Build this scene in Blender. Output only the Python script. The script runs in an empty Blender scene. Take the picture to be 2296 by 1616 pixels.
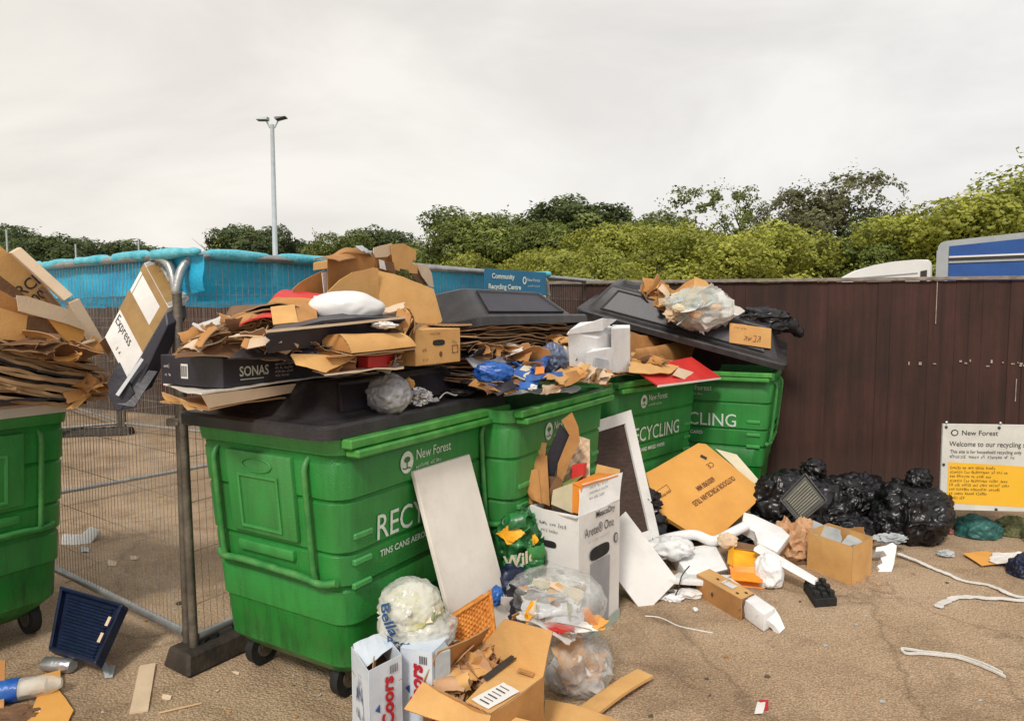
import bpy, bmesh, math, random
from mathutils import Vector, Matrix, noise
V = Vector
SC = bpy.context.scene
COL = SC.collection
# ------------------------------------------------------------------ camera
W0, H0, F0 = 2295.0, 1616.0, 1537.0
PITCH = math.radians(4.0)
CAM = V((0, 0, 1.70))
cd = bpy.data.cameras.new('camera'); cam = bpy.data.objects.new('camera', cd); COL.objects.link(cam)
cam.location = CAM; cam.rotation_euler = (math.radians(90) - PITCH, 0, 0)
cd.sensor_fit = 'HORIZONTAL'; cd.sensor_width = 36; cd.lens = 36 * F0 / W0
cd.clip_start = 0.05; cd.clip_end = 2000
SC.camera = cam
def ray(u, v):
    x = (u - W0/2)/F0; y = (H0/2 - v)/F0
    c, s = math.cos(PITCH), math.sin(PITCH)
    return V((x, c + y*s, -s + y*c))
def Q(u, v, d):                       # point of the yard seen at (u, v), d metres away along the ground
    r = ray(u, v); return CAM + r*(d/r.y)
def G(u, v, z=0.0):                   # point at height z seen at (u, v)
    r = ray(u, v); return CAM + r*((z - CAM.z)/r.z)
# row of bins: corner, direction along the fronts, direction inwards
RP = V((-.685, 2.65, 0)); EX = V((.502, .865, 0)); EY = V((-.865, .502, 0))
def R(u, v, w):                       # point on the upright plane w metres behind the fronts of the row
    r = ray(u, v); p0 = RP + EY*w
    t = (p0 - CAM).dot(EY)/r.dot(EY)
    return CAM + r*t
# ------------------------------------------------------------------ objects
ROOT = {}
def tag(o, label=None, cat=None, group=None, kind=None):
    if label: o['label'] = label
    if cat: o['category'] = cat
    if group: o['group'] = group
    if kind: o['kind'] = kind
    return o
def thing(name, label, cat, loc=(0, 0, 0), group=None, rotz=0):
    o = bpy.data.objects.new(name, None); COL.objects.link(o)
    o.empty_display_size = .1
    o.location = loc; o.rotation_euler = (0, 0, rotz)
    tag(o, label, cat, group); ROOT[o.name] = Matrix.Translation(V(loc)) @ Matrix.Rotation(rotz, 4, 'Z')
    return o
def mk(name, vf, mats, parent=None, label=None, cat=None, group=None, kind=None, smooth=False, fm=None, local=False, recalc=True):
    vs, fs = vf
    vs = [V(v) for v in vs]
    if parent is not None:
        org = V((0, 0, 0))
        if not local: inv = ROOT[parent.name].inverted(); vs = [inv @ v for v in vs]
    elif local: org = V((0, 0, 0))
    else:
        n = len(vs); org = V((sum(v.x for v in vs)/n, sum(v.y for v in vs)/n, min(v.z for v in vs)))
    if isinstance(fs, Faces) and not isinstance(mats, (list, tuple)) and mats.name in ('cardboard', 'cardboard_mid', 'cardboard_dark', 'cardboard_orange', 'kraft_paper'):
        fm = [0]*fs.rim + [1]*(len(fs)-fs.rim); mats = [mats, M['card_edge']]
    me = bpy.data.meshes.new(name)
    me.from_pydata([v - org for v in vs], [], fs)
    if not isinstance(mats, (list, tuple)): mats = [mats]
    for m in mats: me.materials.append(m)
    if fm:
        for p, i in zip(me.polygons, fm): p.material_index = i
    bm = bmesh.new(); bm.from_mesh(me)
    if recalc: bmesh.ops.recalc_face_normals(bm, faces=bm.faces)
    bm.to_mesh(me); bm.free()
    if smooth:
        me.polygons.foreach_set('use_smooth', [True]*len(me.polygons))
        try: me.set_sharp_from_angle(angle=math.radians(40 if smooth is True else smooth))
        except Exception: pass
    o = bpy.data.objects.new(name, me); COL.objects.link(o)
    if parent is not None:
        o.parent = parent; ROOT[o.name] = ROOT[parent.name]
    else:
        o.location = org; ROOT[o.name] = Matrix.Translation(org)
    tag(o, label, cat, group, kind)
    return o
def dup(root, loc, rotz=0, label=None, group=None, scale=None, swap=None):
    r = root.copy(); COL.objects.link(r); r.location = loc; r.rotation_euler = (0, 0, rotz)
    if scale: r.scale = scale
    if label: r['label'] = label
    if group: r['group'] = group
    for ch in list(root.children):
        c = ch.copy(); COL.objects.link(c); c.parent = r
        for g in ch.children:
            d = g.copy(); COL.objects.link(d); d.parent = c
    return r
# ------------------------------------------------------------------ shapes: each returns (verts, faces)
def join(*parts):
    vs, fs = [], []
    for a, b in parts:
        n = len(vs); vs += list(a); fs += [tuple(i + n for i in f) for f in b]
    return vs, fs
def hexa(p):                          # 8 points: bottom ring 0-3, top ring 4-7
    return list(p), [(3,2,1,0), (4,5,6,7), (0,1,5,4), (1,2,6,5), (2,3,7,6), (3,0,4,7)]
def boxv(o, a, b, c):                 # corner and three edges
    o, a, b, c = V(o), V(a), V(b), V(c)
    return hexa([o, o+a, o+a+b, o+b, o+c, o+a+c, o+a+b+c, o+b+c])
def box(x0, x1, y0, y1, z0, z1):
    return boxv((x0, y0, z0), (x1-x0, 0, 0), (0, y1-y0, 0), (0, 0, z1-z0))
def bbox(x0, x1, y0, y1, z0, z1, r=.01):     # box with chamfered edges
    vs, fs = box(x0, x1, y0, y1, z0, z1)
    return bevel((vs, fs), r)
def bevel(vf, r, seg=1):
    bm = bmesh.new(); vv = [bm.verts.new(v) for v in vf[0]]
    for f in vf[1]:
        try: bm.faces.new([vv[i] for i in f])
        except Exception: pass
    bmesh.ops.bevel(bm, geom=list(bm.edges), offset=r, segments=seg, affect='EDGES', profile=.5)
    bm.verts.index_update()
    out = ([v.co.copy() for v in bm.verts], [tuple(v.index for v in f.verts) for f in bm.faces])
    bm.free(); return out
def tube(pts, r, n=8, cap=True):
    pts = [V(p) for p in pts]; vs, fs = [], []
    rr = r if isinstance(r, (list, tuple)) else [r]*len(pts)
    ref = None
    for i, p in enumerate(pts):
        t = (pts[min(i+1, len(pts)-1)] - pts[max(i-1, 0)]).normalized()
        if ref is None:
            ref = t.cross(V((0, 0, 1)))
            if ref.length < .1: ref = t.cross(V((1, 0, 0)))
        a = (ref - t*ref.dot(t)).normalized(); ref = a; b = t.cross(a)
        for k in range(n):
            q = 2*math.pi*k/n
            vs.append(p + (a*math.cos(q) + b*math.sin(q))*rr[i])
    for i in range(len(pts)-1):
        for k in range(n):
            fs.append((i*n+k, i*n+(k+1) % n, (i+1)*n+(k+1) % n, (i+1)*n+k))
    if cap:
        fs.append(tuple(range(n))[::-1]); fs.append(tuple(len(vs)-n+k for k in range(n)))
    return vs, fs
def strip(pts, w, th, up=V((0, 0, 1)), rnd=None):           # flat band along a path
    pts = [V(p) for p in pts]; vs, fs = [], []
    for i, p in enumerate(pts):
        t = (pts[min(i+1, len(pts)-1)] - pts[max(i-1, 0)]).normalized()
        a = t.cross(up).normalized(); ww = w*(1 if rnd is None else rnd.uniform(.75, 1.2))/2
        vs += [p - a*ww, p + a*ww, p + a*ww + up*th, p - a*ww + up*th]
    for i in range(len(pts)-1):
        for k in range(4): fs.append((i*4+k, i*4+(k+1) % 4, i*4+4+(k+1) % 4, i*4+4+k))
    fs += [(3, 2, 1, 0), tuple(len(vs)-4+k for k in range(4))]
    return vs, fs
def smoothpath(pts, n=6):
    pts = [V(p) for p in pts]; out = []
    for i in range(len(pts)-1):
        p0 = pts[max(i-1, 0)]; p1 = pts[i]; p2 = pts[i+1]; p3 = pts[min(i+2, len(pts)-1)]
        for k in range(n):
            t = k/n
            out.append(.5*((2*p1) + (p2-p0)*t + (2*p0-5*p1+4*p2-p3)*t*t + (3*p1-p0-3*p2+p3)*t**3))
    return out + [pts[-1]]
class Faces(list): rim = 0
def sheet(c, th=.004, nx=8, ny=6, bend=0, bend2=0, wob=0, seed=0, rag=0):
    a, b, d, e = [V(x) for x in c]     # a-b bottom edge, d-e top edge (a,b,d,e in turn around)
    nrm = (b-a).cross(e-a)
    if nrm.length < 1e-9: nrm = (b-a).cross(d-a)
    nrm.normalize()
    rg = random.Random(seed)
    off = V((seed*7.3, seed*1.7, 3.1)); grid = []
    for j in range(ny+1):
        for i in range(nx+1):
            s, t = i/nx, j/ny
            if rag:
                if i in (0, nx): s += rg.uniform(-rag, rag)
                if j in (0, ny): t += rg.uniform(-rag, rag)
            p = (a*(1-s) + b*s)*(1-t) + (e*(1-s) + d*s)*t
            h = bend*math.sin(math.pi*s) + bend2*math.sin(math.pi*t)
            if wob: h += wob*noise.noise(p*6 + off) + wob*.5*noise.noise(p*17 + off)
            grid.append(p + nrm*h)
    n = len(grid); vs = grid + [p - nrm*th for p in grid]; fs = []
    w = nx+1
    for j in range(ny):
        for i in range(nx):
            q = (j*w+i, j*w+i+1, (j+1)*w+i+1, (j+1)*w+i)
            fs.append(q); fs.append(tuple(k+n for k in q)[::-1])
    fs = Faces(fs); fs.rim = len(fs)
    for i in range(nx):
        fs.append((i+1, i, i+n, i+1+n)); k = ny*w
        fs.append((k+i, k+i+1, k+i+1+n, k+i+n))
    for j in range(ny):
        fs.append((j*w, (j+1)*w, (j+1)*w+n, j*w+n)); k = nx
        fs.append(((j+1)*w+k, j*w+k, j*w+k+n, (j+1)*w+k+n))
    return vs, fs
def poly(pts, th=.005, jit=0, seed=0):  # plate with an irregular outline
    pts = [V(p) for p in pts]; rg = random.Random(seed)
    if jit:
        q = []
        for i, p in enumerate(pts):
            nx = pts[(i+1) % len(pts)]; k = max(1, int((nx-p).length/.05))
            for m in range(k):
                q.append(p.lerp(nx, m/k) + (V([rg.uniform(-jit, jit) for _ in range(3)]) if m else V((0, 0, 0))))
        pts = q
    n = V((0, 0, 0)); c = sum(pts, V((0, 0, 0)))/len(pts)
    for i in range(len(pts)): n += (pts[i]-c).cross(pts[(i+1) % len(pts)]-c)
    n.normalize()
    if n.dot(CAM - c) < 0: n = -n
    # flatten onto its mean plane so that the plate is truly flat
    pts = [p - n*(p-c).dot(n) for p in pts]
    k = len(pts)
    vs = pts + [p - n*th for p in pts]
    fs = [tuple(range(k)), tuple(range(2*k-1, k-1, -1))] + [(i, (i+1) % k, (i+1) % k + k, i+k) for i in range(k)]
    return vs, fs
def blob(c, r, seed=0, sub=4, amp=.25, fr=2.2, sharp=True, flat=None, axis=None, npl=17, pl=.10, cr=0, crd=(0, 0, 1)):   # crumpled lump
    bm = bmesh.new(); bmesh.ops.create_icosphere(bm, subdivisions=sub, radius=1)
    off = V((seed*3.7, seed*9.1, seed*5.3)); c = V(c); r = V(r) if not isinstance(r, (int, float)) else V((r, r, r))
    vs = []
    for v in bm.verts:
        p = v.co.copy(); k = 1.0
        n1 = noise.noise(p*fr + off); n2 = noise.noise(p*fr*2.3 + off*2); n3 = noise.noise(p*fr*5 + off)
        if sharp: k += amp*(.5 - abs(n1)*1.6) + amp*.55*(.35 - abs(n2)*1.5) + amp*.25*(.3-abs(n3))
        else: k += amp*n1 + amp*.4*n2
        if axis is not None:
            ax = V(axis).normalized(); d_ = p.dot(ax)
            a1 = ax.orthogonal().normalized(); a2 = ax.cross(a1)
            an = math.atan2(p.dot(a2), p.dot(a1)) + .35*noise.noise(p*2.5 + off)
            f_ = max(0, min(1, (d_ + .35)/1.1))*(1 if d_ < .97 else .3)
            k += pl*f_*(.5 - abs(math.sin(an*npl/2)))+ pl*.5*f_*(.5 - abs(math.sin(an*npl*1.31/2 + 1)))
            k -= .16*max(0, d_-.75)/.25
        if cr:
            e1 = V(crd).normalized(); e2 = e1.orthogonal().normalized(); e3 = e1.cross(e2)
            w_ = V((p.dot(e1)*1.3, p.dot(e2)*4.2, p.dot(e3)*4.2)) + off
            w_ += V((0, noise.noise(p*1.6+off), noise.noise(p*1.6-off)))*1.2
            k += cr*(.42 - abs(noise.noise(w_))*2.0)
            w2 = V((p.dot(e2)*1.6, p.dot(e1)*6.5, p.dot(e3)*6.5)) - off
            k += cr*.45*(.4 - abs(noise.noise(w2))*2.0)
        q = V((p.x*r.x, p.y*r.y, p.z*r.z))*k + c
        if flat is not None and q.z < flat: q.z = flat + (q.z-flat)*.06
        vs.append(q)
    bm.verts.index_update()
    fs = [tuple(v.index for v in f.verts) for f in bm.faces]; bm.free()
    return vs, fs
def bagv(c, r, seed=0, neck=.25, lean=(0, 0, 0), nt=72, npz=44, amp=.16, floor=None, pleats=13):
    """tied refuse sack: full body, pleated shoulders drawn into a neck with a ruffled end"""
    rg = random.Random(seed); off = V((seed*4.1, seed*2.3, seed*6.7)); c = V(c); vs = []; lean = V(lean)
    rx, ry, rz = r
    prof = []
    for j in range(npz+1):
        t = j/npz
        if t < .80:
            a = -math.pi/2 + (t/.80)*(math.pi*.93)
            prof.append((math.cos(a), math.sin(a), max(0, (t-.45)/.35)))
        else:
            k = (t-.80)/.20
            prof.append((.22 - .13*math.sin(min(1, k*2.4)*math.pi/1) + .2*max(0, k-.45), .98 + neck*k, 1.0))
    ph = [rg.uniform(0, 6.28) for _ in range(4)]
    for j, (rad, z, pl) in enumerate(prof):
        for i in range(nt):
            q = 2*math.pi*i/nt
            d = V((math.cos(q), math.sin(q), z))
            n1 = noise.noise(d*1.7 + off); n2 = noise.noise(d*4 + off*1.3); n3 = noise.noise(V((d.x*9, d.y*9, d.z*5)) + off)
            k = 1 + amp*(.45 - abs(n1)*1.7) + amp*.6*(.3 - abs(n2)*1.4) + amp*.3*(.3-abs(n3)*1.2)
            k += .15*pl*(.5-abs(math.sin(q*pleats/2 + ph[0] + n1*2.5))) + .07*pl*(.5-abs(math.sin(q*pleats*.83 + n2*2)))
            k += .05*(.4 - abs(noise.noise(V((q*3.5, z*2.2, seed)))*2.2))
            k += .2*pl*max(0, z-.9)*math.sin(q*5 + ph[1])
            p = c + V((math.cos(q)*rad*k*rx, math.sin(q)*rad*k*ry, z*rz*(1 + .05*n1))) + lean*max(0, z)*rz
            if floor is not None and p.z < floor: p.z = floor + (p.z-floor)*.05
            vs.append(p)
    fs = []
    for j in range(npz):
        for i in range(nt):
            fs.append((j*nt+i, j*nt+(i+1) % nt, (j+1)*nt+(i+1) % nt, (j+1)*nt+i))
    fs.append(tuple(range(nt))[::-1]); fs.append(tuple(npz*nt+i for i in range(nt)))
    return vs, fs
def PL(u, v, p0, n):                   # point of the plane (p0, n) seen at (u, v)
    r = ray(u, v); return CAM + r*((V(p0) - CAM).dot(n)/r.dot(n))
def nrm(a, b, c): return (V(b)-V(a)).cross(V(c)-V(a)).normalized()
def crushed(name, c, r, mats, label, cat, seed=0, n=7, group=None, parent=None, part='panel', bend=.25, floor=None):
    """lump of crushed card: several bent sheets jammed together"""
    rg = random.Random(seed); c = V(c); r = V(r); root = parent or thing(name, label, cat, tuple(c), group)
    for i in range(n):
        o = V((rg.uniform(-1, 1)*r.x*.45, rg.uniform(-1, 1)*r.y*.45, rg.uniform(-1, 1)*r.z*.45))
        nn = V((rg.gauss(0, .6), -abs(rg.gauss(.6, .5)), rg.gauss(.3, .6))).normalized()
        a = nn.cross(V((rg.uniform(-1, 1), rg.uniform(-.4, .4), rg.uniform(-1, 1)))).normalized(); b = nn.cross(a)
        a = V((a.x*r.x, a.y*r.y, a.z*r.z))*rg.uniform(.5, .95); b = V((b.x*r.x, b.y*r.y, b.z*r.z))*rg.uniform(.4, .85)
        p = c + o; L_ = (a.length + b.length)/2
        vf = sheet([p-a-b, p+a-b, p+a+b*rg.uniform(.6, 1), p-a*rg.uniform(.6, 1)+b], th=.004, nx=9, ny=7, bend=rg.uniform(-bend, bend)*L_, bend2=rg.uniform(-bend, bend)*L_, wob=.12*L_, seed=seed*9+i, rag=.05)
        if floor is not None: vf = ([V((v.x, v.y, max(v.z, floor + .001*i))) for v in vf[0]], vf[1])
        mk(part, vf, M[mats[i % len(mats)]], root, smooth=25)
    return root
def cyl(c, ax, r, n=20):
    c, ax = V(c), V(ax); return tube([c, c+ax], r, n)
# ------------------------------------------------------------------ lettering
def text(body, size, org, ux, uy, mat, name, parent, squeeze=1.0, lift=.002, bold=0, align='LEFT', shear=0, space=1.0):
    if body[0] == '~':                # print too small or blurred to read: strokes with the rhythm of words
        rg = random.Random(len(body)*31 + int(size*1e4)); ux, uy = V(ux).normalized(), V(uy).normalized(); nz = ux.cross(uy).normalized(); org = V(org)
        vs, fs, x = [], [], 0
        for ch in body[1:]:
            if ch != ' ':
                h = size*rg.choice((.45, .45, .5, .68)); w_ = size*.07
                for (x0, y0, x1, y1) in rg.sample([(0, 0, 0, h), (.3*size, 0, .3*size, h), (0, 0, .3*size, h), (0, h, .3*size, 0), (0, h*.5, .3*size, h*.5), (0, 0, .3*size, 0), (0, h, .3*size, h)], 3):
                    d = V((x1-x0, y1-y0, 0)).normalized(); p = V((-d.y, d.x, 0))*w_/2; i = len(vs)
                    for q in (V((x+x0, y0, 0))-p, V((x+x1, y1, 0))-p, V((x+x1, y1, 0))+p, V((x+x0, y0, 0))+p): vs.append(org + ux*(q.x*squeeze) + uy*q.y + nz*(lift + .0001*len(fs)/50))
                    fs.append((i, i+1, i+2, i+3))
            x += size*.5
        return mk('printed_line', (vs, fs), mat, parent, recalc=False)
    cu = bpy.data.curves.new('t', 'FONT'); cu.body = body; cu.size = size; cu.align_x = align; cu.shear = shear
    cu.offset = bold; cu.space_character = space; cu.resolution_u = 3
    to = bpy.data.objects.new('t', cu); COL.objects.link(to)
    dg = bpy.context.evaluated_depsgraph_get(); me = bpy.data.meshes.new_from_object(to.evaluated_get(dg))
    bpy.data.objects.remove(to); bpy.data.curves.remove(cu)
    ux, uy = V(ux).normalized(), V(uy).normalized(); nz = ux.cross(uy).normalized(); org = V(org)
    vs = [org + ux*(v.co.x*squeeze) + uy*v.co.y + nz*lift for v in me.vertices]
    fs = [tuple(p.vertices) for p in me.polygons]; bpy.data.meshes.remove(me)
    return mk(name, (vs, fs), mat, parent, recalc=False)
# ------------------------------------------------------------------ materials
def newmat(name):
    m = bpy.data.materials.new(name); m.use_nodes = True
    nt = m.node_tree; b = nt.nodes['Principled BSDF']; return m, nt, b
def N(nt, t, **kw):
    n = nt.nodes.new(t)
    for k, v in kw.items():
        if k in n.inputs: n.inputs[k].default_value = v
        else: setattr(n, k, v)
    return n
def rgba(c): return (c[0], c[1], c[2], 1)
def surf(name, c1, c2, scale=8, rough=.6, bump=.2, bscale=60, detail=6, metallic=0, stretch=(1, 1, 1), c3=None, spec=.5,
         dirt=0, coat=0, trans=0, contrast=(.3, .7), bdist=.01):
    m, nt, b = newmat(name); L = nt.links.new
    tc = N(nt, 'ShaderNodeTexCoord'); mp = N(nt, 'ShaderNodeMapping'); mp.inputs['Scale'].default_value = stretch
    L(tc.outputs['Object'], mp.inputs['Vector'])
    oi = N(nt, 'ShaderNodeObjectInfo'); ad = N(nt, 'ShaderNodeVectorMath', operation='ADD')
    mu = N(nt, 'ShaderNodeVectorMath', operation='SCALE'); mu.inputs['Scale'].default_value = 13.0
    cx = N(nt, 'ShaderNodeCombineXYZ'); L(oi.outputs['Random'], cx.inputs[0]); L(oi.outputs['Random'], cx.inputs[1])
    L(cx.outputs[0], mu.inputs[0]); L(mp.outputs[0], ad.inputs[0]); L(mu.outputs[0], ad.inputs[1])
    n1 = N(nt, 'ShaderNodeTexNoise', Scale=scale, Detail=detail, Roughness=.6); L(ad.outputs[0], n1.inputs['Vector'])
    r = N(nt, 'ShaderNodeValToRGB'); r.color_ramp.elements[0].color = rgba(c1); r.color_ramp.elements[1].color = rgba(c2)
    r.color_ramp.elements[0].position, r.color_ramp.elements[1].position = contrast
    if c3:
        e = r.color_ramp.elements.new(sum(contrast)/2); e.color = rgba(c3)
    L(n1.outputs['Fac'], r.inputs['Fac']); out = r.outputs['Color']
    if dirt:
        n3 = N(nt, 'ShaderNodeTexNoise', Scale=scale*.35, Detail=8, Roughness=.75); L(ad.outputs[0], n3.inputs['Vector'])
        r3 = N(nt, 'ShaderNodeMapRange'); r3.inputs[1].default_value = .48; r3.inputs[2].default_value = .75
        r3.inputs[4].default_value = dirt; L(n3.outputs['Fac'], r3.inputs[0])
        mx = N(nt, 'ShaderNodeMix', data_type='RGBA'); L(r3.outputs[0], mx.inputs[0]); L(out, mx.inputs[6])
        mx.inputs[7].default_value = (.09, .065, .045, 1); out = mx.outputs[2]
    L(out, b.inputs['Base Color'])
    b.inputs['Roughness'].default_value = rough; b.inputs['Metallic'].default_value = metallic
    b.inputs['Specular IOR Level'].default_value = spec
    if coat: b.inputs['Coat Weight'].default_value = coat
    if bump:
        n2 = N(nt, 'ShaderNodeTexNoise', Scale=bscale, Detail=5); L(ad.outputs[0], n2.inputs['Vector'])
        bp = N(nt, 'ShaderNodeBump', Strength=bump, Distance=bdist); L(n2.outputs['Fac'], bp.inputs['Height']); L(bp.outputs[0], b.inputs['Normal'])
    return m
def plastic_film(name, tint, alpha=(.35, .9), rough=.22, wr=14, thick=1):
    m, nt, b = newmat(name); L = nt.links.new
    tc = N(nt, 'ShaderNodeTexCoord')
    n = N(nt, 'ShaderNodeTexNoise', Scale=wr, Detail=7, Roughness=.7, Distortion=1.8); L(tc.outputs['Object'], n.inputs['Vector'])
    n.noise_type = 'RIDGED_MULTIFRACTAL'
    n2 = N(nt, 'ShaderNodeTexNoise', Scale=wr*.45, Detail=4, Distortion=1.0); L(tc.outputs['Object'], n2.inputs['Vector'])
    mr = N(nt, 'ShaderNodeMapRange'); mr.inputs[1].default_value = .3; mr.inputs[2].default_value = .7
    mr.inputs[3].default_value = alpha[0]; mr.inputs[4].default_value = alpha[1]; L(n2.outputs['Fac'], mr.inputs[0])
    b.inputs['Base Color'].default_value = rgba(tint); b.inputs['Roughness'].default_value = rough
    bp = N(nt, 'ShaderNodeBump', Strength=.9, Distance=.012); L(n.outputs['Fac'], bp.inputs['Height']); L(bp.outputs[0], b.inputs['Normal'])
    tr = N(nt, 'ShaderNodeBsdfTransparent'); ms = N(nt, 'ShaderNodeMixShader')
    L(mr.outputs[0], ms.inputs[0]); L(tr.outputs[0], ms.inputs[1]); L(b.outputs[0], ms.inputs[2])
    L(ms.outputs[0], nt.nodes['Material Output'].inputs['Surface'])
    return m
M = {}
M['card'] = surf('cardboard', (.60, .32, .105), (.70, .41, .15), 6, .85, .15, 90, dirt=.3, stretch=(1, 1, 1))
M['card_mid'] = surf('cardboard_mid', (.40, .180, .050), (.54, .265, .085), 6, .85, .2, 90, dirt=.45)
M['card_dark'] = surf('cardboard_dark', (.13, .062, .028), (.24, .12, .055), 7, .85, .3, 80, dirt=.4)
M['card_pale'] = surf('cardboard_pale', (.62, .46, .31), (.70, .54, .38), 5, .85, .15, 90, dirt=.2)
M['card_orange'] = surf('cardboard_orange', (.66, .31, .062), (.74, .37, .085), 5, .75, .12, 90, dirt=.15)
def fluted():
    m, nt, b = newmat('fluted_card_edge'); L = nt.links.new; tc = N(nt, 'ShaderNodeTexCoord')
    w = N(nt, 'ShaderNodeTexWave', Scale=85, Distortion=2.5, Detail=3); w.bands_direction = 'DIAGONAL'; L(tc.outputs['Object'], w.inputs['Vector'])
    r = N(nt, 'ShaderNodeValToRGB'); r.color_ramp.elements[0].color = (.20, .10, .045, 1); r.color_ramp.elements[1].color = (.52, .34, .18, 1)
    r.color_ramp.elements[0].position = .1; r.color_ramp.elements[1].position = .6
    L(w.outputs['Fac'], r.inputs['Fac']); L(r.outputs[0], b.inputs['Base Color']); b.inputs['Roughness'].default_value = .9
    return m
M['card_edge'] = fluted()
M['paper'] = surf('kraft_paper', (.46, .25, .13), (.60, .36, .2), 9, .8, .5, 40)
M['white_card'] = surf('white_card', (.70, .68, .65), (.80, .78, .75), 4, .6, .1, 60, dirt=.3)
M['white_board'] = surf('white_board', (.76, .70, .62), (.88, .82, .75), 5, .55, .1, 80, dirt=.3)
M['foam'] = surf('polystyrene', (.80, .80, .80), (.88, .88, .88), 6, .8, .6, 140, dirt=.28)
M['foam_grey'] = surf('grey_foam', (.42, .44, .48), (.62, .64, .68), 5, .6, .3, 60)
M['black_plastic'] = surf('black_plastic', (.014, .013, .016), (.04, .038, .042), 10, .42, .25, 120, dirt=.3)
M['black_card'] = surf('black_card', (.014, .013, .022), (.03, .028, .04), 6, .45, .15, 70)
M['black_matt'] = surf('black_rubber', (.008, .008, .008), (.02, .02, .02), 20, .8, .5, 60)
def bin_green():
    m = surf('green_plastic', (.004, .135, .016), (.009, .25, .030), 3.2, .36, .3, 190, detail=9, dirt=.55, contrast=(.3, .72))
    return m
M['green'] = bin_green()
def worn_highlights(m, col, lo=.52, hi=.60, amt=.6):  # bright highlights and wear on convex edges, both put into the colour
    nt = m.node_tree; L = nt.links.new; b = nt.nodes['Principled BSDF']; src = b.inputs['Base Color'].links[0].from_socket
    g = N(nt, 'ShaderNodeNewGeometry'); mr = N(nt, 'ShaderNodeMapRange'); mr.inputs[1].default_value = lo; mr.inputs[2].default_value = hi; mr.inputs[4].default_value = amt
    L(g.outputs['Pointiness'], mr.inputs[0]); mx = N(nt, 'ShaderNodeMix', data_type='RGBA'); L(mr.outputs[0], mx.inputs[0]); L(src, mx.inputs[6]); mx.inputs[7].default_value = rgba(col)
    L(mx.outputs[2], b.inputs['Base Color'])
worn_highlights(M['green'], (.10, .42, .12))
def streaks(m, amt=.75):
    nt = m.node_tree; L = nt.links.new; b = nt.nodes['Principled BSDF']; src = b.inputs['Base Color'].links[0].from_socket
    tc = N(nt, 'ShaderNodeTexCoord'); mp = N(nt, 'ShaderNodeMapping'); mp.inputs['Scale'].default_value = (11, 11, 1.1); L(tc.outputs['Object'], mp.inputs['Vector'])
    n = N(nt, 'ShaderNodeTexNoise', Scale=1.3, Detail=8, Roughness=.75); L(mp.outputs[0], n.inputs['Vector'])
    r = N(nt, 'ShaderNodeValToRGB'); r.color_ramp.elements[0].position = .36; r.color_ramp.elements[0].color = (.40, .38, .34, 1); r.color_ramp.elements[1].position = .52; r.color_ramp.elements[1].color = (1, 1, 1, 1)
    L(n.outputs['Fac'], r.inputs['Fac'])
    # grime gathering towards the foot
    sx = N(nt, 'ShaderNodeSeparateXYZ'); L(tc.outputs['Object'], sx.inputs[0]); gr = N(nt, 'ShaderNodeMapRange'); gr.inputs[1].default_value = .1; gr.inputs[2].default_value = .55
    gr.inputs[3].default_value = 1; gr.inputs[4].default_value = amt*.45; L(sx.outputs[2], gr.inputs[0])
    mx = N(nt, 'ShaderNodeMix', data_type='RGBA', blend_type='MULTIPLY'); L(gr.outputs[0], mx.inputs[0]); L(src, mx.inputs[6]); L(r.outputs[0], mx.inputs[7])
    # fine pale scratches
    mp2 = N(nt, 'ShaderNodeMapping'); mp2.inputs['Scale'].default_value = (2, 2, 60); mp2.inputs['Rotation'].default_value = (.2, .15, 0); L(tc.outputs['Object'], mp2.inputs['Vector'])
    n2 = N(nt, 'ShaderNodeTexNoise', Scale=2.4, Detail=6, Roughness=.8); L(mp2.outputs[0], n2.inputs['Vector'])
    mr = N(nt, 'ShaderNodeMapRange'); mr.inputs[1].default_value = .70; mr.inputs[2].default_value = .76; mr.inputs[4].default_value = .45; L(n2.outputs['Fac'], mr.inputs[0])
    m2 = N(nt, 'ShaderNodeMix', data_type='RGBA'); L(mr.outputs[0], m2.inputs[0]); L(mx.outputs[2], m2.inputs[6]); m2.inputs[7].default_value = (.12, .36, .13, 1)
    L(m2.outputs[2], b.inputs['Base Color'])
streaks(M['green'])
M['green_lip'] = surf('green_plastic_lip', (.02, .20, .03), (.10, .36, .07), 9, .35, .25, 150, dirt=.2)  # lip highlight put into the colour as a lighter green
M['green_pale'] = surf('green_plastic_pale', (.015, .18, .035), (.09, .30, .08), 14, .4, .2, 150)  # paler mottled green
M['ink'] = surf('black_ink', (.02, .018, .02), (.04, .035, .03), 30, .6, 0)
M['ink_brown'] = surf('brown_ink', (.13, .05, .02), (.2, .08, .03), 30, .6, 0)
M['white_paint'] = surf('white_lettering', (.5, .6, .5), (.75, .8, .74), 30, .5, 0)
M['galv'] = surf('galvanised_steel', (.30, .31, .31), (.5, .5, .49), 14, .42, .15, 80, metallic=.75)
M['wire'] = surf('steel_wire', (.16, .14, .12), (.36, .33, .29), 20, .5, 0, metallic=.4)
M['old_steel'] = surf('weathered_steel', (.10, .085, .07), (.25, .22, .18), 10, .5, .3, 60, metallic=.6, dirt=.5)
M['net'] = surf('blue_net', (.006, .30, .55), (.02, .52, .80), 4, .55, .5, 50)
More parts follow.
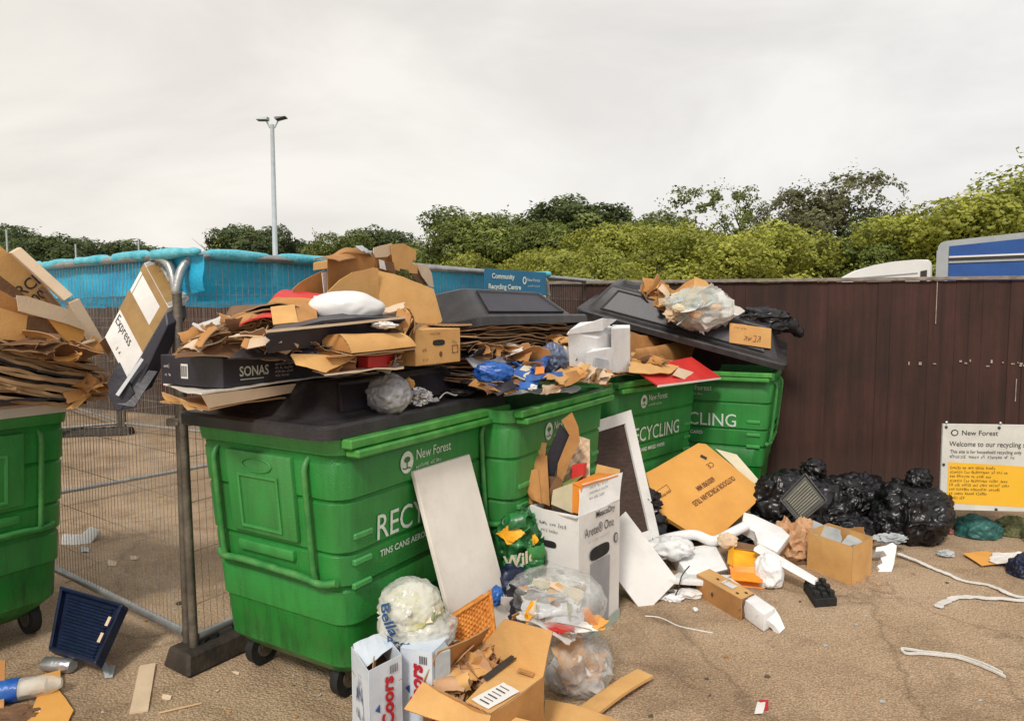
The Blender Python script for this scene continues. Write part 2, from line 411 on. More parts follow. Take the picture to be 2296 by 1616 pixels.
def see_through(m, lo, hi, sc):
    nt = m.node_tree; L = nt.links.new; b = nt.nodes['Principled BSDF']; tc = N(nt, 'ShaderNodeTexCoord')
    n = N(nt, 'ShaderNodeTexNoise', Scale=sc, Detail=6, Roughness=.7); L(tc.outputs['Object'], n.inputs['Vector'])
    mr = N(nt, 'ShaderNodeMapRange'); mr.inputs[1].default_value = .35; mr.inputs[2].default_value = .75; mr.inputs[3].default_value = lo; mr.inputs[4].default_value = hi; L(n.outputs['Fac'], mr.inputs[0])
    tr = N(nt, 'ShaderNodeBsdfTransparent'); ms = N(nt, 'ShaderNodeMixShader'); L(mr.outputs[0], ms.inputs[0]); L(b.outputs[0], ms.inputs[1]); L(tr.outputs[0], ms.inputs[2])
    L(ms.outputs[0], nt.nodes['Material Output'].inputs['Surface'])
see_through(M['net'], .0, .12, 5)
M['net_pale'] = surf('blue_net_roll', (.03, .38, .50), (.18, .60, .70), 16, .5, .6, 60)
M['red'] = surf('red_card', (.55, .02, .02), (.68, .04, .03), 6, .5, .1, 50)
M['orange'] = surf('orange_card', (.75, .22, .02), (.85, .30, .04), 6, .5, .1, 50)
M['yellow'] = surf('yellow_plastic', (.85, .34, .01), (.92, .52, .015), 9, .45, .4, 25)
M['amber'] = surf('amber_plastic', (.80, .20, .008), (.90, .30, .01), 9, .45, .4, 25)
M['blue'] = surf('blue_film', (.01, .06, .32), (.03, .16, .5), 8, .3, .5, 30)
M['navy'] = surf('navy_plastic', (.003, .006, .022), (.008, .018, .06), 12, .42, .3, 70)
M['silver'] = surf('aluminium', (.45, .44, .46), (.7, .7, .72), 18, .32, .4, 50, metallic=.8)
M['grey_paper'] = surf('grey_paper', (.33, .36, .38), (.48, .5, .5), 8, .7, .3, 40)
M['black_bag'] = surf('black_sack_film', (.004, .0038, .005), (.011, .010, .013), 8, .33, 0, spec=.5)
def crease(m, sc, st):
    nt = m.node_tree; L = nt.links.new; b = nt.nodes['Principled BSDF']; tc = N(nt, 'ShaderNodeTexCoord')
    n = N(nt, 'ShaderNodeTexNoise', Scale=sc, Detail=6, Roughness=.6, Distortion=1.4); n.noise_type = 'RIDGED_MULTIFRACTAL'
    L(tc.outputs['Object'], n.inputs['Vector'])
    bp = N(nt, 'ShaderNodeBump', Strength=st, Distance=.05); L(n.outputs['Fac'], bp.inputs['Height']); L(bp.outputs[0], b.inputs['Normal'])
crease(M['black_bag'], 8.0, .8)
M['grey_bag'] = surf('grey_sack_film', (.20, .20, .215), (.34, .34, .36), 8, .4, 0); crease(M['grey_bag'], 9, .6)
M['white_bag'] = surf('white_bag_film', (.66, .66, .66), (.8, .8, .8), 6, .5, 0); crease(M['white_bag'], 6, .25)
M['teal_bag'] = surf('teal_sack_film', (.01, .07, .065), (.03, .15, .13), 8, .45, 0); crease(M['teal_bag'], 8, .5)
M['olive'] = surf('olive_cuttings', (.05, .055, .018), (.22, .23, .10), 45, .9, .9, 60)
M['green_bag'] = surf('printed_green_film', (.012, .07, .02), (.03, .24, .06), 14, .35, 0, c3=(.02, .13, .035)); crease(M['green_bag'], 9, .8)
M['film'] = plastic_film('clear_film', (.72, .73, .71), (.08, .5))
M['film_dense'] = plastic_film('milky_film', (.78, .78, .72), (.3, .75), wr=10)
M['film_green'] = plastic_film('greenish_film', (.72, .77, .74), (.12, .55), rough=.16, wr=6)
M['mixed'] = surf('mixed_rubbish', (.7, .62, .5), (.28, .12, .05), 9, .7, .6, 30, c3=(.6, .36, .2), contrast=(.35, .62))
M['mixed_pale'] = surf('pale_rubbish', (.72, .72, .66), (.45, .42, .12), 9, .7, .6, 30, c3=(.62, .6, .4), contrast=(.35, .65))
M['wicker'] = surf('woven_orange', (.50, .16, .02), (.75, .32, .06), 25, .7, .9, 50)
M['wood'] = surf('pale_wood', (.50, .32, .17), (.62, .43, .25), 12, .75, .2, 60, stretch=(1, 1, 6))
M['bark'] = surf('bark', (.05, .04, .03), (.13, .1, .075), 12, .9, .5, 30)
M['lamp_grey'] = surf('lamp_column_grey', (.36, .42, .46), (.46, .52, .55), 5, .6, .1)
M['yellow_sign'] = surf('yellow_print', (.80, .44, .02), (.86, .5, .04), 4, .6, .05)
M['sign_white'] = surf('sign_white', (.58, .58, .54), (.68, .68, .63), 4, .6, .1, dirt=.2)
M['sign_blue'] = surf('sign_blue', (.008, .12, .24), (.012, .16, .30), 4, .5, .05)
M['beer_card'] = surf('pale_blue_card', (.50, .58, .68), (.70, .74, .78), 5, .5, .1, 50)
M['beer_red'] = surf('crimson_print', (.42, .01, .02), (.5, .015, .03), 8, .5, 0)
M['beer_blue'] = surf('navy_print', (.02, .06, .25), (.03, .1, .33), 8, .5, 0)
M['truck_white'] = surf('white_vehicle_paint', (.66, .67, .67), (.74, .75, .75), 2, .35, .05, coat=.3)
M['truck_blue'] = surf('blue_curtain', (.008, .055, .24), (.014, .09, .33), 2, .5, .2, 6)
M['truck_grey'] = surf('grey_vehicle_trim', (.28, .31, .33), (.38, .41, .43), 3, .5, .1)
M['glass'] = surf('dark_glass', (.03, .035, .04), (.05, .055, .06), 2, .1, 0)
M['strap'] = surf('white_strapping', (.60, .58, .54), (.74, .72, .68), 12, .7, .4, 60, dirt=.3)
M['black_foam'] = surf('black_foam', (.006, .006, .006), (.016, .016, .016), 30, .75, 0)
M['green_card'] = surf('olive_print', (.20, .26, .07), (.34, .38, .14), 5, .6, .1)
M['cream'] = surf('cream_print', (.62, .54, .36), (.74, .66, .48), 8, .6, .1)
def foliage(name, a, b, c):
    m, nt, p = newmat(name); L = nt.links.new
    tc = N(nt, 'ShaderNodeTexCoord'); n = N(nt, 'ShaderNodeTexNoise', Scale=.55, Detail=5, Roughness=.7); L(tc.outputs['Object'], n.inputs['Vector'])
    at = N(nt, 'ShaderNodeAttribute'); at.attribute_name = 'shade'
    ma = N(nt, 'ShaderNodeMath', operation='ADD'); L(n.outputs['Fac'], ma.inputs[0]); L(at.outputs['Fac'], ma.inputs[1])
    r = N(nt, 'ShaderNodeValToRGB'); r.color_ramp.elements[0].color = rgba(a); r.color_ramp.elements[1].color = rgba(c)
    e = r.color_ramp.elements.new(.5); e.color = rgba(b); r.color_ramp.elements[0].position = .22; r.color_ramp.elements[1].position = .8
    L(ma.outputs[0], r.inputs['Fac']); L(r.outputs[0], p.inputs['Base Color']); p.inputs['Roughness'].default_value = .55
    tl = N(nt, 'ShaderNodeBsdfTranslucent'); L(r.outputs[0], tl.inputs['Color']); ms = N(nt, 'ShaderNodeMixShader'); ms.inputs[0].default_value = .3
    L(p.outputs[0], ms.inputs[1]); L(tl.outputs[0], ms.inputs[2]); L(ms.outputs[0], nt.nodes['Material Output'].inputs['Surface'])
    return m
M['leaf_dark'] = foliage('leaves_dark', (.03, .045, .013), (.105, .145, .036), (.26, .31, .09))
M['leaf_mid'] = foliage('leaves_mid', (.06, .085, .014), (.20, .245, .045), (.42, .47, .11))
M['leaf_light'] = foliage('leaves_light', (.13, .15, .018), (.39, .41, .055), (.68, .68, .13))
M['leaf_grey'] = foliage('leaves_grey', (.09, .09, .04), (.20, .20, .09), (.38, .37, .18))
# ================================================================== world and light
w = bpy.data.worlds.new('World'); SC.world = w; w.use_nodes = True
nt = w.node_tree; L = nt.links.new; bg = nt.nodes['Background']
SUN_EL, SUN_AZ = math.radians(46), math.radians(199)      # behind the camera, to the left
sky = N(nt, 'ShaderNodeTexSky'); sky.sky_type = 'NISHITA'; sky.sun_disc = False
sky.sun_elevation = SUN_EL; sky.sun_rotation = SUN_AZ
tc = N(nt, 'ShaderNodeTexCoord'); mp = N(nt, 'ShaderNodeMapping'); mp.inputs['Scale'].default_value = (1, 1, 2.6)
L(tc.outputs['Generated'], mp.inputs['Vector'])
n1 = N(nt, 'ShaderNodeTexNoise', Scale=1.7, Detail=7, Roughness=.55, Distortion=.5); L(mp.outputs[0], n1.inputs['Vector'])
r1 = N(nt, 'ShaderNodeValToRGB'); e = r1.color_ramp.elements
e[0].position = .32; e[0].color = (5.7, 5.7, 5.8, 1); e[1].position = .66; e[1].color = (7.5, 7.45, 7.3, 1)
mm = r1.color_ramp.elements.new(.5); mm.color = (6.5, 6.4, 6.3, 1)
L(n1.outputs['Fac'], r1.inputs['Fac'])
sx = N(nt, 'ShaderNodeSeparateXYZ'); L(tc.outputs['Generated'], sx.inputs[0])
gx = N(nt, 'ShaderNodeMapRange'); gx.inputs[1].default_value = -.6; gx.inputs[2].default_value = .6; L(sx.outputs[0], gx.inputs[0])
tint = N(nt, 'ShaderNodeMix', data_type='RGBA'); L(gx.outputs[0], tint.inputs[0])
tint.inputs[6].default_value = (1.05, 1.0, .925, 1); tint.inputs[7].default_value = (1.01, .995, .98, 1)
mu = N(nt, 'ShaderNodeMix', data_type='RGBA', blend_type='MULTIPLY'); mu.inputs[0].default_value = 1
L(r1.outputs[0], mu.inputs[6]); L(tint.outputs[2], mu.inputs[7])
mx = N(nt, 'ShaderNodeMix', data_type='RGBA'); mx.inputs[0].default_value = .94
L(sky.outputs[0], mx.inputs[6]); L(mu.outputs[2], mx.inputs[7]); L(mx.outputs[2], bg.inputs['Color'])
bg.inputs['Strength'].default_value = .128
sd = bpy.data.lights.new('sun', 'SUN'); sd.energy = 2.5; sd.angle = math.radians(11); sd.color = (1, .95, .87)
so = bpy.data.objects.new('sun', sd); COL.objects.link(so)
dirs = V((math.sin(SUN_AZ)*math.cos(SUN_EL), math.cos(SUN_AZ)*math.cos(SUN_EL), math.sin(SUN_EL)))
so.rotation_euler = dirs.to_track_quat('Z', 'Y').to_euler(); so.location = (0, 0, 8)
SC.view_settings.view_transform = 'Standard'; SC.view_settings.look = 'None'; SC.view_settings.exposure = 0
# ================================================================== ground
def ground_mat():
    m, nt, b = newmat('worn_tarmac'); L = nt.links.new
    tc = N(nt, 'ShaderNodeTexCoord')
    def nz(s, d=6, r=.6, dist=0):
        n = N(nt, 'ShaderNodeTexNoise', Scale=s, Detail=d, Roughness=r, Distortion=dist); L(tc.outputs['Object'], n.inputs['Vector']); return n.outputs['Fac']
    def ramp(src, stops):
        r = N(nt, 'ShaderNodeValToRGB'); el = r.color_ramp.elements
        el[0].position, el[0].color = stops[0][0], rgba(stops[0][1]); el[1].position, el[1].color = stops[-1][0], rgba(stops[-1][1])
        for p, c in stops[1:-1]: x = el.new(p); x.color = rgba(c)
        L(src, r.inputs['Fac']); return r.outputs['Color']
    base = ramp(nz(.9, 8, .65), [(.3, (.33, .225, .14)), (.5, (.49, .352, .228)), (.72, (.60, .455, .32))])
    grit = ramp(nz(120, 4, .7), [(.36, (.36, .32, .28)), (.5, (.95, .93, .9)), (.66, (1.45, 1.42, 1.38))])
    vo = N(nt, 'ShaderNodeTexVoronoi', Scale=85); L(tc.outputs['Object'], vo.inputs['Vector'])
    st = ramp(vo.outputs['Distance'], [(.0, (1.5, 1.45, 1.35)), (.25, (1.0, 1.0, 1.0)), (.7, (.62, .6, .57))])
    m1 = N(nt, 'ShaderNodeMix', data_type='RGBA', blend_type='MULTIPLY'); m1.inputs[0].default_value = .75; L(base, m1.inputs[6]); L(grit, m1.inputs[7])
    m2 = N(nt, 'ShaderNodeMix', data_type='RGBA', blend_type='MULTIPLY'); m2.inputs[0].default_value = .7; L(m1.outputs[2], m2.inputs[6]); L(st, m2.inputs[7])
    stain = ramp(nz(2.3, 9, .7, .6), [(.34, (.50, .45, .40)), (.50, (1, 1, 1)), (.9, (1.08, 1.06, 1.02))])
    m3 = N(nt, 'ShaderNodeMix', data_type='RGBA', blend_type='MULTIPLY'); m3.inputs[0].default_value = .6; L(m2.outputs[2], m3.inputs[6]); L(stain, m3.inputs[7])
    mpn = N(nt, 'ShaderNodeTexNoise', Scale=1.6, Detail=5); L(tc.outputs['Object'], mpn.inputs['Vector'])
    vm = N(nt, 'ShaderNodeVectorMath', operation='MULTIPLY_ADD'); L(mpn.outputs['Color'], vm.inputs[0]); vm.inputs[1].default_value = (1.1, 1.1, 0); L(tc.outputs['Object'], vm.inputs[2])
    vc = N(nt, 'ShaderNodeTexVoronoi', Scale=.62); vc.feature = 'DISTANCE_TO_EDGE'; L(vm.outputs[0], vc.inputs['Vector'])
    ck = ramp(vc.outputs['Distance'], [(.0, (.30, .27, .24)), (.006, (.6, .57, .53)), (.014, (1, 1, 1))])
    m4 = N(nt, 'ShaderNodeMix', data_type='RGBA', blend_type='MULTIPLY'); m4.inputs[0].default_value = .4; L(m3.outputs[2], m4.inputs[6]); L(ck, m4.inputs[7])
    spots = ramp(nz(7, 3, .5), [(.24, (.35, .32, .3)), (.31, (1, 1, 1)), (.8, (1, 1, 1))])
    m5 = N(nt, 'ShaderNodeMix', data_type='RGBA', blend_type='MULTIPLY'); m5.inputs[0].default_value = .8; L(m4.outputs[2], m5.inputs[6]); L(spots, m5.inputs[7])
    L(m5.outputs[2], b.inputs['Base Color']); b.inputs['Roughness'].default_value = .85
    bp = N(nt, 'ShaderNodeBump', Strength=.7, Distance=.008); ad = N(nt, 'ShaderNodeMath', operation='SUBTRACT')
    L(nz(60, 5), ad.inputs[0]); L(vo.outputs['Distance'], ad.inputs[1]); L(ad.outputs[0], bp.inputs['Height']); L(bp.outputs[0], b.inputs['Normal'])
    return m
GM = ground_mat()
gvs = []; gfs = []
mk('ground', ([(-600, -60, 0), (600, -60, 0), (600, 900, 0), (-600, 900, 0)], [(0, 1, 2, 3)]), GM, kind='structure')
# loose grit
rg = random.Random(4); gv, gf = [], []
for i in range(5200):
    d = 1.9 + 7*rg.random()**1.6; x = rg.uniform(-.9, .9)*d
    s = rg.uniform(.0015, .0055) * (1.5 if rg.random() < .08 else 1); n = len(gv)
    a = rg.uniform(0, 6.28)
    for k in range(4):
        gv.append(V((x + s*math.cos(a+k*1.57)*rg.uniform(.6, 1.2), d + s*math.sin(a+k*1.57)*rg.uniform(.6, 1.2), 0)))
    gv.append(V((x, d, s*.8)))
    gf += [(n, n+1, n+4), (n+1, n+2, n+4), (n+2, n+3, n+4), (n+3, n, n+4)]
M['grit'] = surf('grit', (.16, .12, .08), (.5, .42, .33), 40, .8, 0)
mk('loose_grit', (gv, gf), M['grit'], kind='stuff', label='loose grit and crumbs scattered over the tarmac', cat='grit')
# ================================================================== brown boundary fences
def fence_mat():
    m, nt, b = newmat('brown_stained_boards'); L = nt.links.new
    tc = N(nt, 'ShaderNodeTexCoord'); mp = N(nt, 'ShaderNodeMapping'); mp.inputs['Scale'].default_value = (9, 9, .5); L(tc.outputs['Object'], mp.inputs['Vector'])
    n = N(nt, 'ShaderNodeTexNoise', Scale=1.4, Detail=8, Roughness=.7); L(mp.outputs[0], n.inputs['Vector'])
    at = N(nt, 'ShaderNodeAttribute'); at.attribute_name = 'shade'
    ad = N(nt, 'ShaderNodeMath', operation='ADD'); L(n.outputs['Fac'], ad.inputs[0]); L(at.outputs['Fac'], ad.inputs[1])
    r = N(nt, 'ShaderNodeValToRGB'); el = r.color_ramp.elements
    el[0].position = .28; el[0].color = (.022, .0095, .0065, 1); el[1].position = .85; el[1].color = (.090, .035, .025, 1)
    x = el.new(.52); x.color = (.048, .018, .012, 1)
    L(ad.outputs[0], r.inputs['Fac'])
    mp2 = N(nt, 'ShaderNodeMapping'); mp2.inputs['Scale'].default_value = (14, 14, .9); L(tc.outputs['Object'], mp2.inputs['Vector'])
    n2 = N(nt, 'ShaderNodeTexNoise', Scale=2.2, Detail=7, Roughness=.8); L(mp2.outputs[0], n2.inputs['Vector'])
    mr = N(nt, 'ShaderNodeMapRange'); mr.inputs[1].default_value = .69; mr.inputs[2].default_value = .84; mr.inputs[4].default_value = .35; L(n2.outputs['Fac'], mr.inputs[0])
    mx = N(nt, 'ShaderNodeMix', data_type='RGBA'); L(mr.outputs[0], mx.inputs[0]); L(r.outputs[0], mx.inputs[6]); mx.inputs[7].default_value = (.16, .12, .10, 1)
    n4 = N(nt, 'ShaderNodeTexNoise', Scale=1.1, Detail=6, Roughness=.65); L(tc.outputs['Object'], n4.inputs['Vector'])
    r4 = N(nt, 'ShaderNodeValToRGB'); r4.color_ramp.elements[0].position = .3; r4.color_ramp.elements[0].color = (.55, .55, .55, 1); r4.color_ramp.elements[1].position = .7; r4.color_ramp.elements[1].color = (1.35, 1.25, 1.2, 1)
    L(n4.outputs['Fac'], r4.inputs['Fac']); m6 = N(nt, 'ShaderNodeMix', data_type='RGBA', blend_type='MULTIPLY'); m6.inputs[0].default_value = 1; L(mx.outputs[2], m6.inputs[6]); L(r4.outputs[0], m6.inputs[7])
    sz_ = N(nt, 'ShaderNodeSeparateXYZ'); L(tc.outputs['Object'], sz_.inputs[0]); gz = N(nt, 'ShaderNodeMapRange'); gz.inputs[1].default_value = .0; gz.inputs[2].default_value = .45; gz.inputs[3].default_value = .55; gz.inputs[4].default_value = 0; L(sz_.outputs[2], gz.inputs[0])
    m7 = N(nt, 'ShaderNodeMix', data_type='RGBA'); L(gz.outputs[0], m7.inputs[0]); L(m6.outputs[2], m7.inputs[6]); m7.inputs[7].default_value = (.055, .038, .028, 1)
    L(m7.outputs[2], b.inputs['Base Color']); b.inputs['Roughness'].default_value = .8
    bp = N(nt, 'ShaderNodeBump', Strength=.35, Distance=.01); L(n.outputs['Fac'], bp.inputs['Height']); L(bp.outputs[0], b.inputs['Normal'])
    return m
M['boards'] = fence_mat()
M['capping'] = surf('weathered_capping', (.13, .10, .085), (.34, .29, .25), 7, .85, .3, 40, stretch=(1, 6, 6))
def shade_attr(o, fn):
    me = o.data; a = me.attributes.new('shade', 'FLOAT', 'FACE'); a.data.foreach_set('value', fn(me))
def board_fence(a, b, h, label, seed, bw=.105, flecks=False):
    a, b = V(a), V(b); Lh = (b-a).length; t = (b-a)/Lh; n = V((t.y, -t.x, 0)); rg = random.Random(seed)
    if n.dot(CAM - a) < 0: n = -n
    root = thing('timber_fence', label, 'fence', tuple(a))
    vs, fs, sh = [], [], []
    k = int(Lh/bw)
    for i in range(k):
        o = a + t*(i*bw - .006) + n*rg.choice((0, .002, .004, .007))
        top = h - rg.uniform(0, .006)
        v, f = boxv(o + V((0, 0, .02)), t*(bw + .006), -n*.02, V((0, 0, top-.02)))
        vs, fs = join((vs, fs), (v, f)); sh += [rg.uniform(-.035, .035)]*6
    ob = mk('boards', (vs, fs), M['boards'], root); shade_attr(ob, lambda me: sh)
    mk('capping', bevel(boxv(a - t*.01 + n*.035 + V((0, 0, h)), t*(Lh+.02), -n*.08, V((0, 0, .032))), .004), M['capping'], root)
    mk('rail', join(boxv(a - n*.021 + V((0, 0, .35)), t*Lh, -n*.04, V((0, 0, .09))), boxv(a - n*.021 + V((0, 0, 1.5)), t*Lh, -n*.04, V((0, 0, .09)))), M['bark'], root)
    if flecks:
        fv = ([], [])
        M['fleck'] = surf('bare_wood', (.22, .18, .14), (.5, .44, .38), 20, .8, 0)
        for i in range(34):
            s = rg.uniform(1.3, 3.6)
            o = a + t*s + n*.0145 + V((0, 0, 1.24 + rg.uniform(-.02, .025)))
            mk('stain_fleck', boxv(o, t*rg.uniform(.006, .03), n*.0015, V((0, 0, rg.uniform(.008, .03)))), M['fleck'], root)
        for s, z0, z1 in [(2.25, .45, .75), (2.55, .92, 1.12), (3.2, 1.6, 1.98), (1.1, 1.65, 1.98), (2.1, 1.1, 1.3)]:
            o = a + t*s + n*.0145
            mk('stain_streak', boxv(o + V((0, 0, z0)), t*.006, n*.0015, V((0, 0, z1-z0))), M['fleck'], root)
    return root
board_fence((6.9, 5.36, 0), (-.02, 7.17, 0), 1.985, 'dark brown boundary fence with weathered top rail behind the sign', 3, flecks=True)
board_fence((-.06, 7.26, 0), (-5.5, 11.1, 0), 1.97, 'dark brown board fence far behind the wire mesh panels in the centre', 5, .12)
board_fence((-5.54, 11.14, 0), (-14.5, 15.2, 0), 1.97, 'dark brown board fence in the far left background behind the mesh', 6, .12)
# ================================================================== temporary mesh fence panels
PW, PH = 3.45, 1.97
def panel_proto(label, dz):
    r = thing('mesh_fence_panel', label, 'fence panel', (0, 0, 0), 'temporary wire mesh fence panels')
    R_ = .021; z0, z1 = .12, PH; rc = .16
    mk('top_rail', tube(smoothpath([(0, 0, z1-rc-.02), (0, 0, z1-rc), (.045, 0, z1-.05), (rc, 0, z1), (rc+.05, 0, z1)], 4) +
        [V((PW-rc-.05, 0, z1))] + smoothpath([(PW-rc, 0, z1), (PW-.045, 0, z1-.05), (PW, 0, z1-rc), (PW, 0, z1-rc-.02)], 4), R_, 10), M['galv'], r, smooth=60, local=True)
    for x in (0, PW):
        mk('post', cyl((x, 0, .06), (0, 0, z1-rc-.02-.06), R_, 10), M['old_steel'], r, smooth=60, local=True)
    mk('bottom_rail', cyl((.02, 0, z0+.02), (PW-.04, 0, 0), .02, 10), M['galv'], r, smooth=60, local=True)
    wv = ([], [])
    n = int((PW-.05)/.036)
    for i in range(1, n):
        x = .025 + i*(PW-.05)/n
        wv = join(wv, tube([(x, .004, z0), (x, .004, z1-.02)], .0014, 4, False))
    for z in (.30, .56, .80, 1.02, 1.26, 1.48, 1.62, 1.78):
        wv = join(wv, tube([(.02, -.002, z), (PW-.02, -.002, z)], .0017, 4, False))
    mk('wire_mesh', wv, M['wire'], r, local=True)
    return r
def place(root, p, d):
    root.location = p; root.rotation_euler = (0, 0, math.atan2(d[1], d[0]))
def pdup(src, p, d, label):
    return dup(src, p, math.atan2(d[1], d[0]), label)
PR = panel_proto('mesh fence panel with bent tube corner running right behind the near green bin', 0)
dR = V((.54, .84, 0)).normalized(); pR = V((-1.53, 3.2, 0)); place(PR, pR, dR); PR.rotation_euler[1] = -math.atan2(.055, PW)
dL = V((-.818, .575, 0)).normalized(); pL = V((-1.585, 3.245, 0))
pdup(PR, pL, dL, 'mesh fence panel between the two nearest green bins').rotation_euler[1] = 0
pdup(PR, pR + dR*1.5 + V((-.1, .065, .05)), dR, 'mesh fence panel ending in front of the brown fence at the yard corner').rotation_euler[1] = 0
F1 = V((-5.52, 9.62, 0))
fa, fb, fc = V((-.62, -.44, 0)).normalized(), V((.9, -.43, 0)).normalized(), V((-.74, .67, 0)).normalized()
pdup(PR, F1 + fa*.05, fa, 'distant mesh fence panel reaching left from the black foot block').rotation_euler[1] = 0
pdup(PR, F1 + fb*.06, fb, 'distant mesh fence panel reaching right from the black foot block').rotation_euler[1] = 0
pdup(PR, F1 + fc*.12 + V((0, .05, 0)), fc, 'farthest mesh fence panel beyond the black foot block').rotation_euler[1] = 0
pdup(PR, (-4.55, 5.08, 0), V((.615, .79, 0)), 'mesh fence panel standing crosswise behind the panel between the bins').rotation_euler[1] = 0
def foot(name, p, d, L_=.72, label=''):
    d = V(d).normalized(); n = V((-d.y, d.x, 0)); p = V(p)
    r = thing('ballast_block', label, 'fence foot', tuple(p), 'fence feet')
    a = p - d*L_/2 - n*.11
    prof = hexa([a, a+d*L_, a+d*L_+n*.22, a+n*.22, a+d*.02+n*.025+V((0, 0, .10)), a+d*(L_-.02)+n*.025+V((0, 0, .10)), a+d*(L_-.02)+n*.195+V((0, 0, .10)), a+d*.02+n*.195+V((0, 0, .10))])
    M.setdefault('footm', surf('recycled_rubber', (.012, .009, .007), (.055, .04, .028), 9, .7, .5, 40, dirt=.6))
    mk('block', bevel(prof, .012), M['footm'], r)
    for s in (-.26, -.15, .12, .24):
        c = p + d*s*L_
        mk('socket', tube([c + V((0, 0, .095)), c + V((0, 0, .112))], .033, 12), M['black_matt'], r)
    return r
foot('f', (-1.60+.16, 3.13+.235, 0), (.55, .83, 0), .56, 'muddy fence foot block holding the two nearest posts')
foot('f', F1 + V((-.28, -.2, 0)), (.95, .18, 0), 1.0, 'black fence foot block in the distance behind the mesh')
mk('fence_clamp', join(bevel(boxv(pR + V((-.09, -.02, 1.17)), (.12, 0, 0), (0, .07, 0), (0, 0, .035)), .004), cyl(pR + V((-.03, -.04, 1.187)), (0, .11, 0), .008, 8)), M['old_steel'],
   label='small steel clamp joining the two nearest fence posts', cat='clamp')
# blue debris netting tied along the panels
def net(p, d, s0, s1, drop, label, seed, zt=PH, zr=0, side=1, roll=True):
    p, d = V(p), V(d).normalized(); n = V((d.y, -d.x, 0))*side; rg = random.Random(seed)
    root = thing('debris_netting', label, 'netting', tuple(p + d*s0), 'blue netting rolled along the fence tops')
    nx = int((s1-s0)/.035); nz = 9; vs, fs = [], []
    for j in range(nz+1):
        for i in range(nx+1):
            s = s0 + (s1-s0)*i/nx; t = j/nz
            dz = drop*(1 + .14*noise.noise(V((s*2.2, seed, 0))) + .05*noise.noise(V((s*9, seed, 2))))
            o = -.026 + .016*noise.noise(V((s*3+t, seed+5, t*1.5))) + .012*math.sin(s*7+t*4)*t
            vs.append(p + d*s + n*o + V((0, 0, zt + zr*s/PW - .005 - dz*t)))
    for j in range(nz):
        for i in range(nx): fs.append((j*(nx+1)+i, j*(nx+1)+i+1, (j+1)*(nx+1)+i+1, (j+1)*(nx+1)+i))
    mk('curtain', (vs, fs), M['net'], root, smooth=80)
    if roll:
        pts, rad = [], []
        k = int((s1-s0)/.045)
        for i in range(k+1):
            s = s0 + (s1-s0)*i/k
            pts.append(p + d*s + V((0, 0, zt + zr*s/PW + .008 + .012*noise.noise(V((s*4, seed, 9))))) + n*.006*math.sin(s*9))
            rad.append(.026 + .014*noise.noise(V((s*5, seed, 4))) - (.014 if i % 9 == 0 else 0))
        mk('rolled_edge', tube(pts, rad, 9), M['net_pale'], root, smooth=80)
    return root
net(pR, dR, .10, 1.12, .215, 'bright blue netting hanging from the near panel behind the cardboard heap', 2, zr=.055)
net(pR + dR*1.42, dR, .40, 1.12, .30, 'blue netting on the white rail left of the recycling centre sign', 8, zt=PH+.02, zr=.055, roll=False)
net(pR + dR*2.84, dR, .34, .60, .34, 'loose end of blue netting right of the recycling centre sign', 9, zt=PH+.045, zr=.055)
net(pL, dL, -.20, 2.9, .185, 'blue netting rolled over the panel above the leaning white carton', 12, side=-1)
net((-4.55, 5.08, 0), V((.615, .79, 0)), .1, 3.3, .20, 'blue netting on the crosswise panel further back', 14, zt=PH-.01)
net(F1 + fa*.05, fa, .1, 3.3, .2, 'pale netting on the distant left panel', 15, zt=PH)
# ================================================================== recycling centre sign on the fence
def quad_frame(o, ux, uy, wd, ht): return None
sg0 = Q(1078, 606, 4.90); sg1 = Q(1216, 617, 5.40)
sd_ = (sg1 - sg0); sd_.z = 0; sw = sd_.length; sd_.normalize(); sn = V((sd_.y, -sd_.x, 0))
sb = V((sg0.x, sg0.y, 1.75)) + sn*.03
rt = thing('recycling_centre_sign', 'blue and white recycling centre sign hung on the mesh fence', 'sign', tuple(sb))
mk('blue_panel', bevel(boxv(sb + V((0, 0, .085)), sd_*sw, sn*.006, V((0, 0, .175))), .001), M['sign_blue'], rt)
mk('white_panel', bevel(boxv(sb + V((0, 0, -.25)), sd_*sw, sn*.006, V((0, 0, .332))), .001), M['cream'], rt)
fo = sb + sn*.0065
text('Community', .050, fo + sd_*.07 + V((0, 0, .195)), sd_, (0, 0, 1), M['white_paint'], 'lettering', rt, bold=.0015)
text('Recycling Centre', .050, fo + sd_*.035 + V((0, 0, .12)), sd_, (0, 0, 1), M['white_paint'], 'lettering', rt, bold=.0015)
text('New Forest', .034, fo + sd_*(sw-.225) + V((0, 0, .185)), sd_, (0, 0, 1), M['white_paint'], 'lettering', rt, squeeze=.9)
text('~district council', .018, fo + sd_*(sw-.22) + V((0, 0, .145)), sd_, (0, 0, 1), M['white_paint'], 'lettering', rt)
text('~closed cctv', .03, fo + sd_*.04 + V((0, 0, .045)), sd_, (0, 0, 1), M['ink'], 'lettering', rt)
cc = fo + sd_*(sw-.255) + V((0, 0, .19)) + sn*.002
mk('emblem', ([cc + sd_*(.022*math.cos(a)) + V((0, 0, .03*math.sin(a))) for a in [k*.314 for k in range(20)]] + [cc + sd_*(.012*math.cos(a)) + V((0, 0, .018*math.sin(a))) for a in [k*.314 for k in range(20)]],
   [(k, (k+1) % 20, 20+(k+1) % 20, 20+k) for k in range(20)]), M['white_paint'], rt)
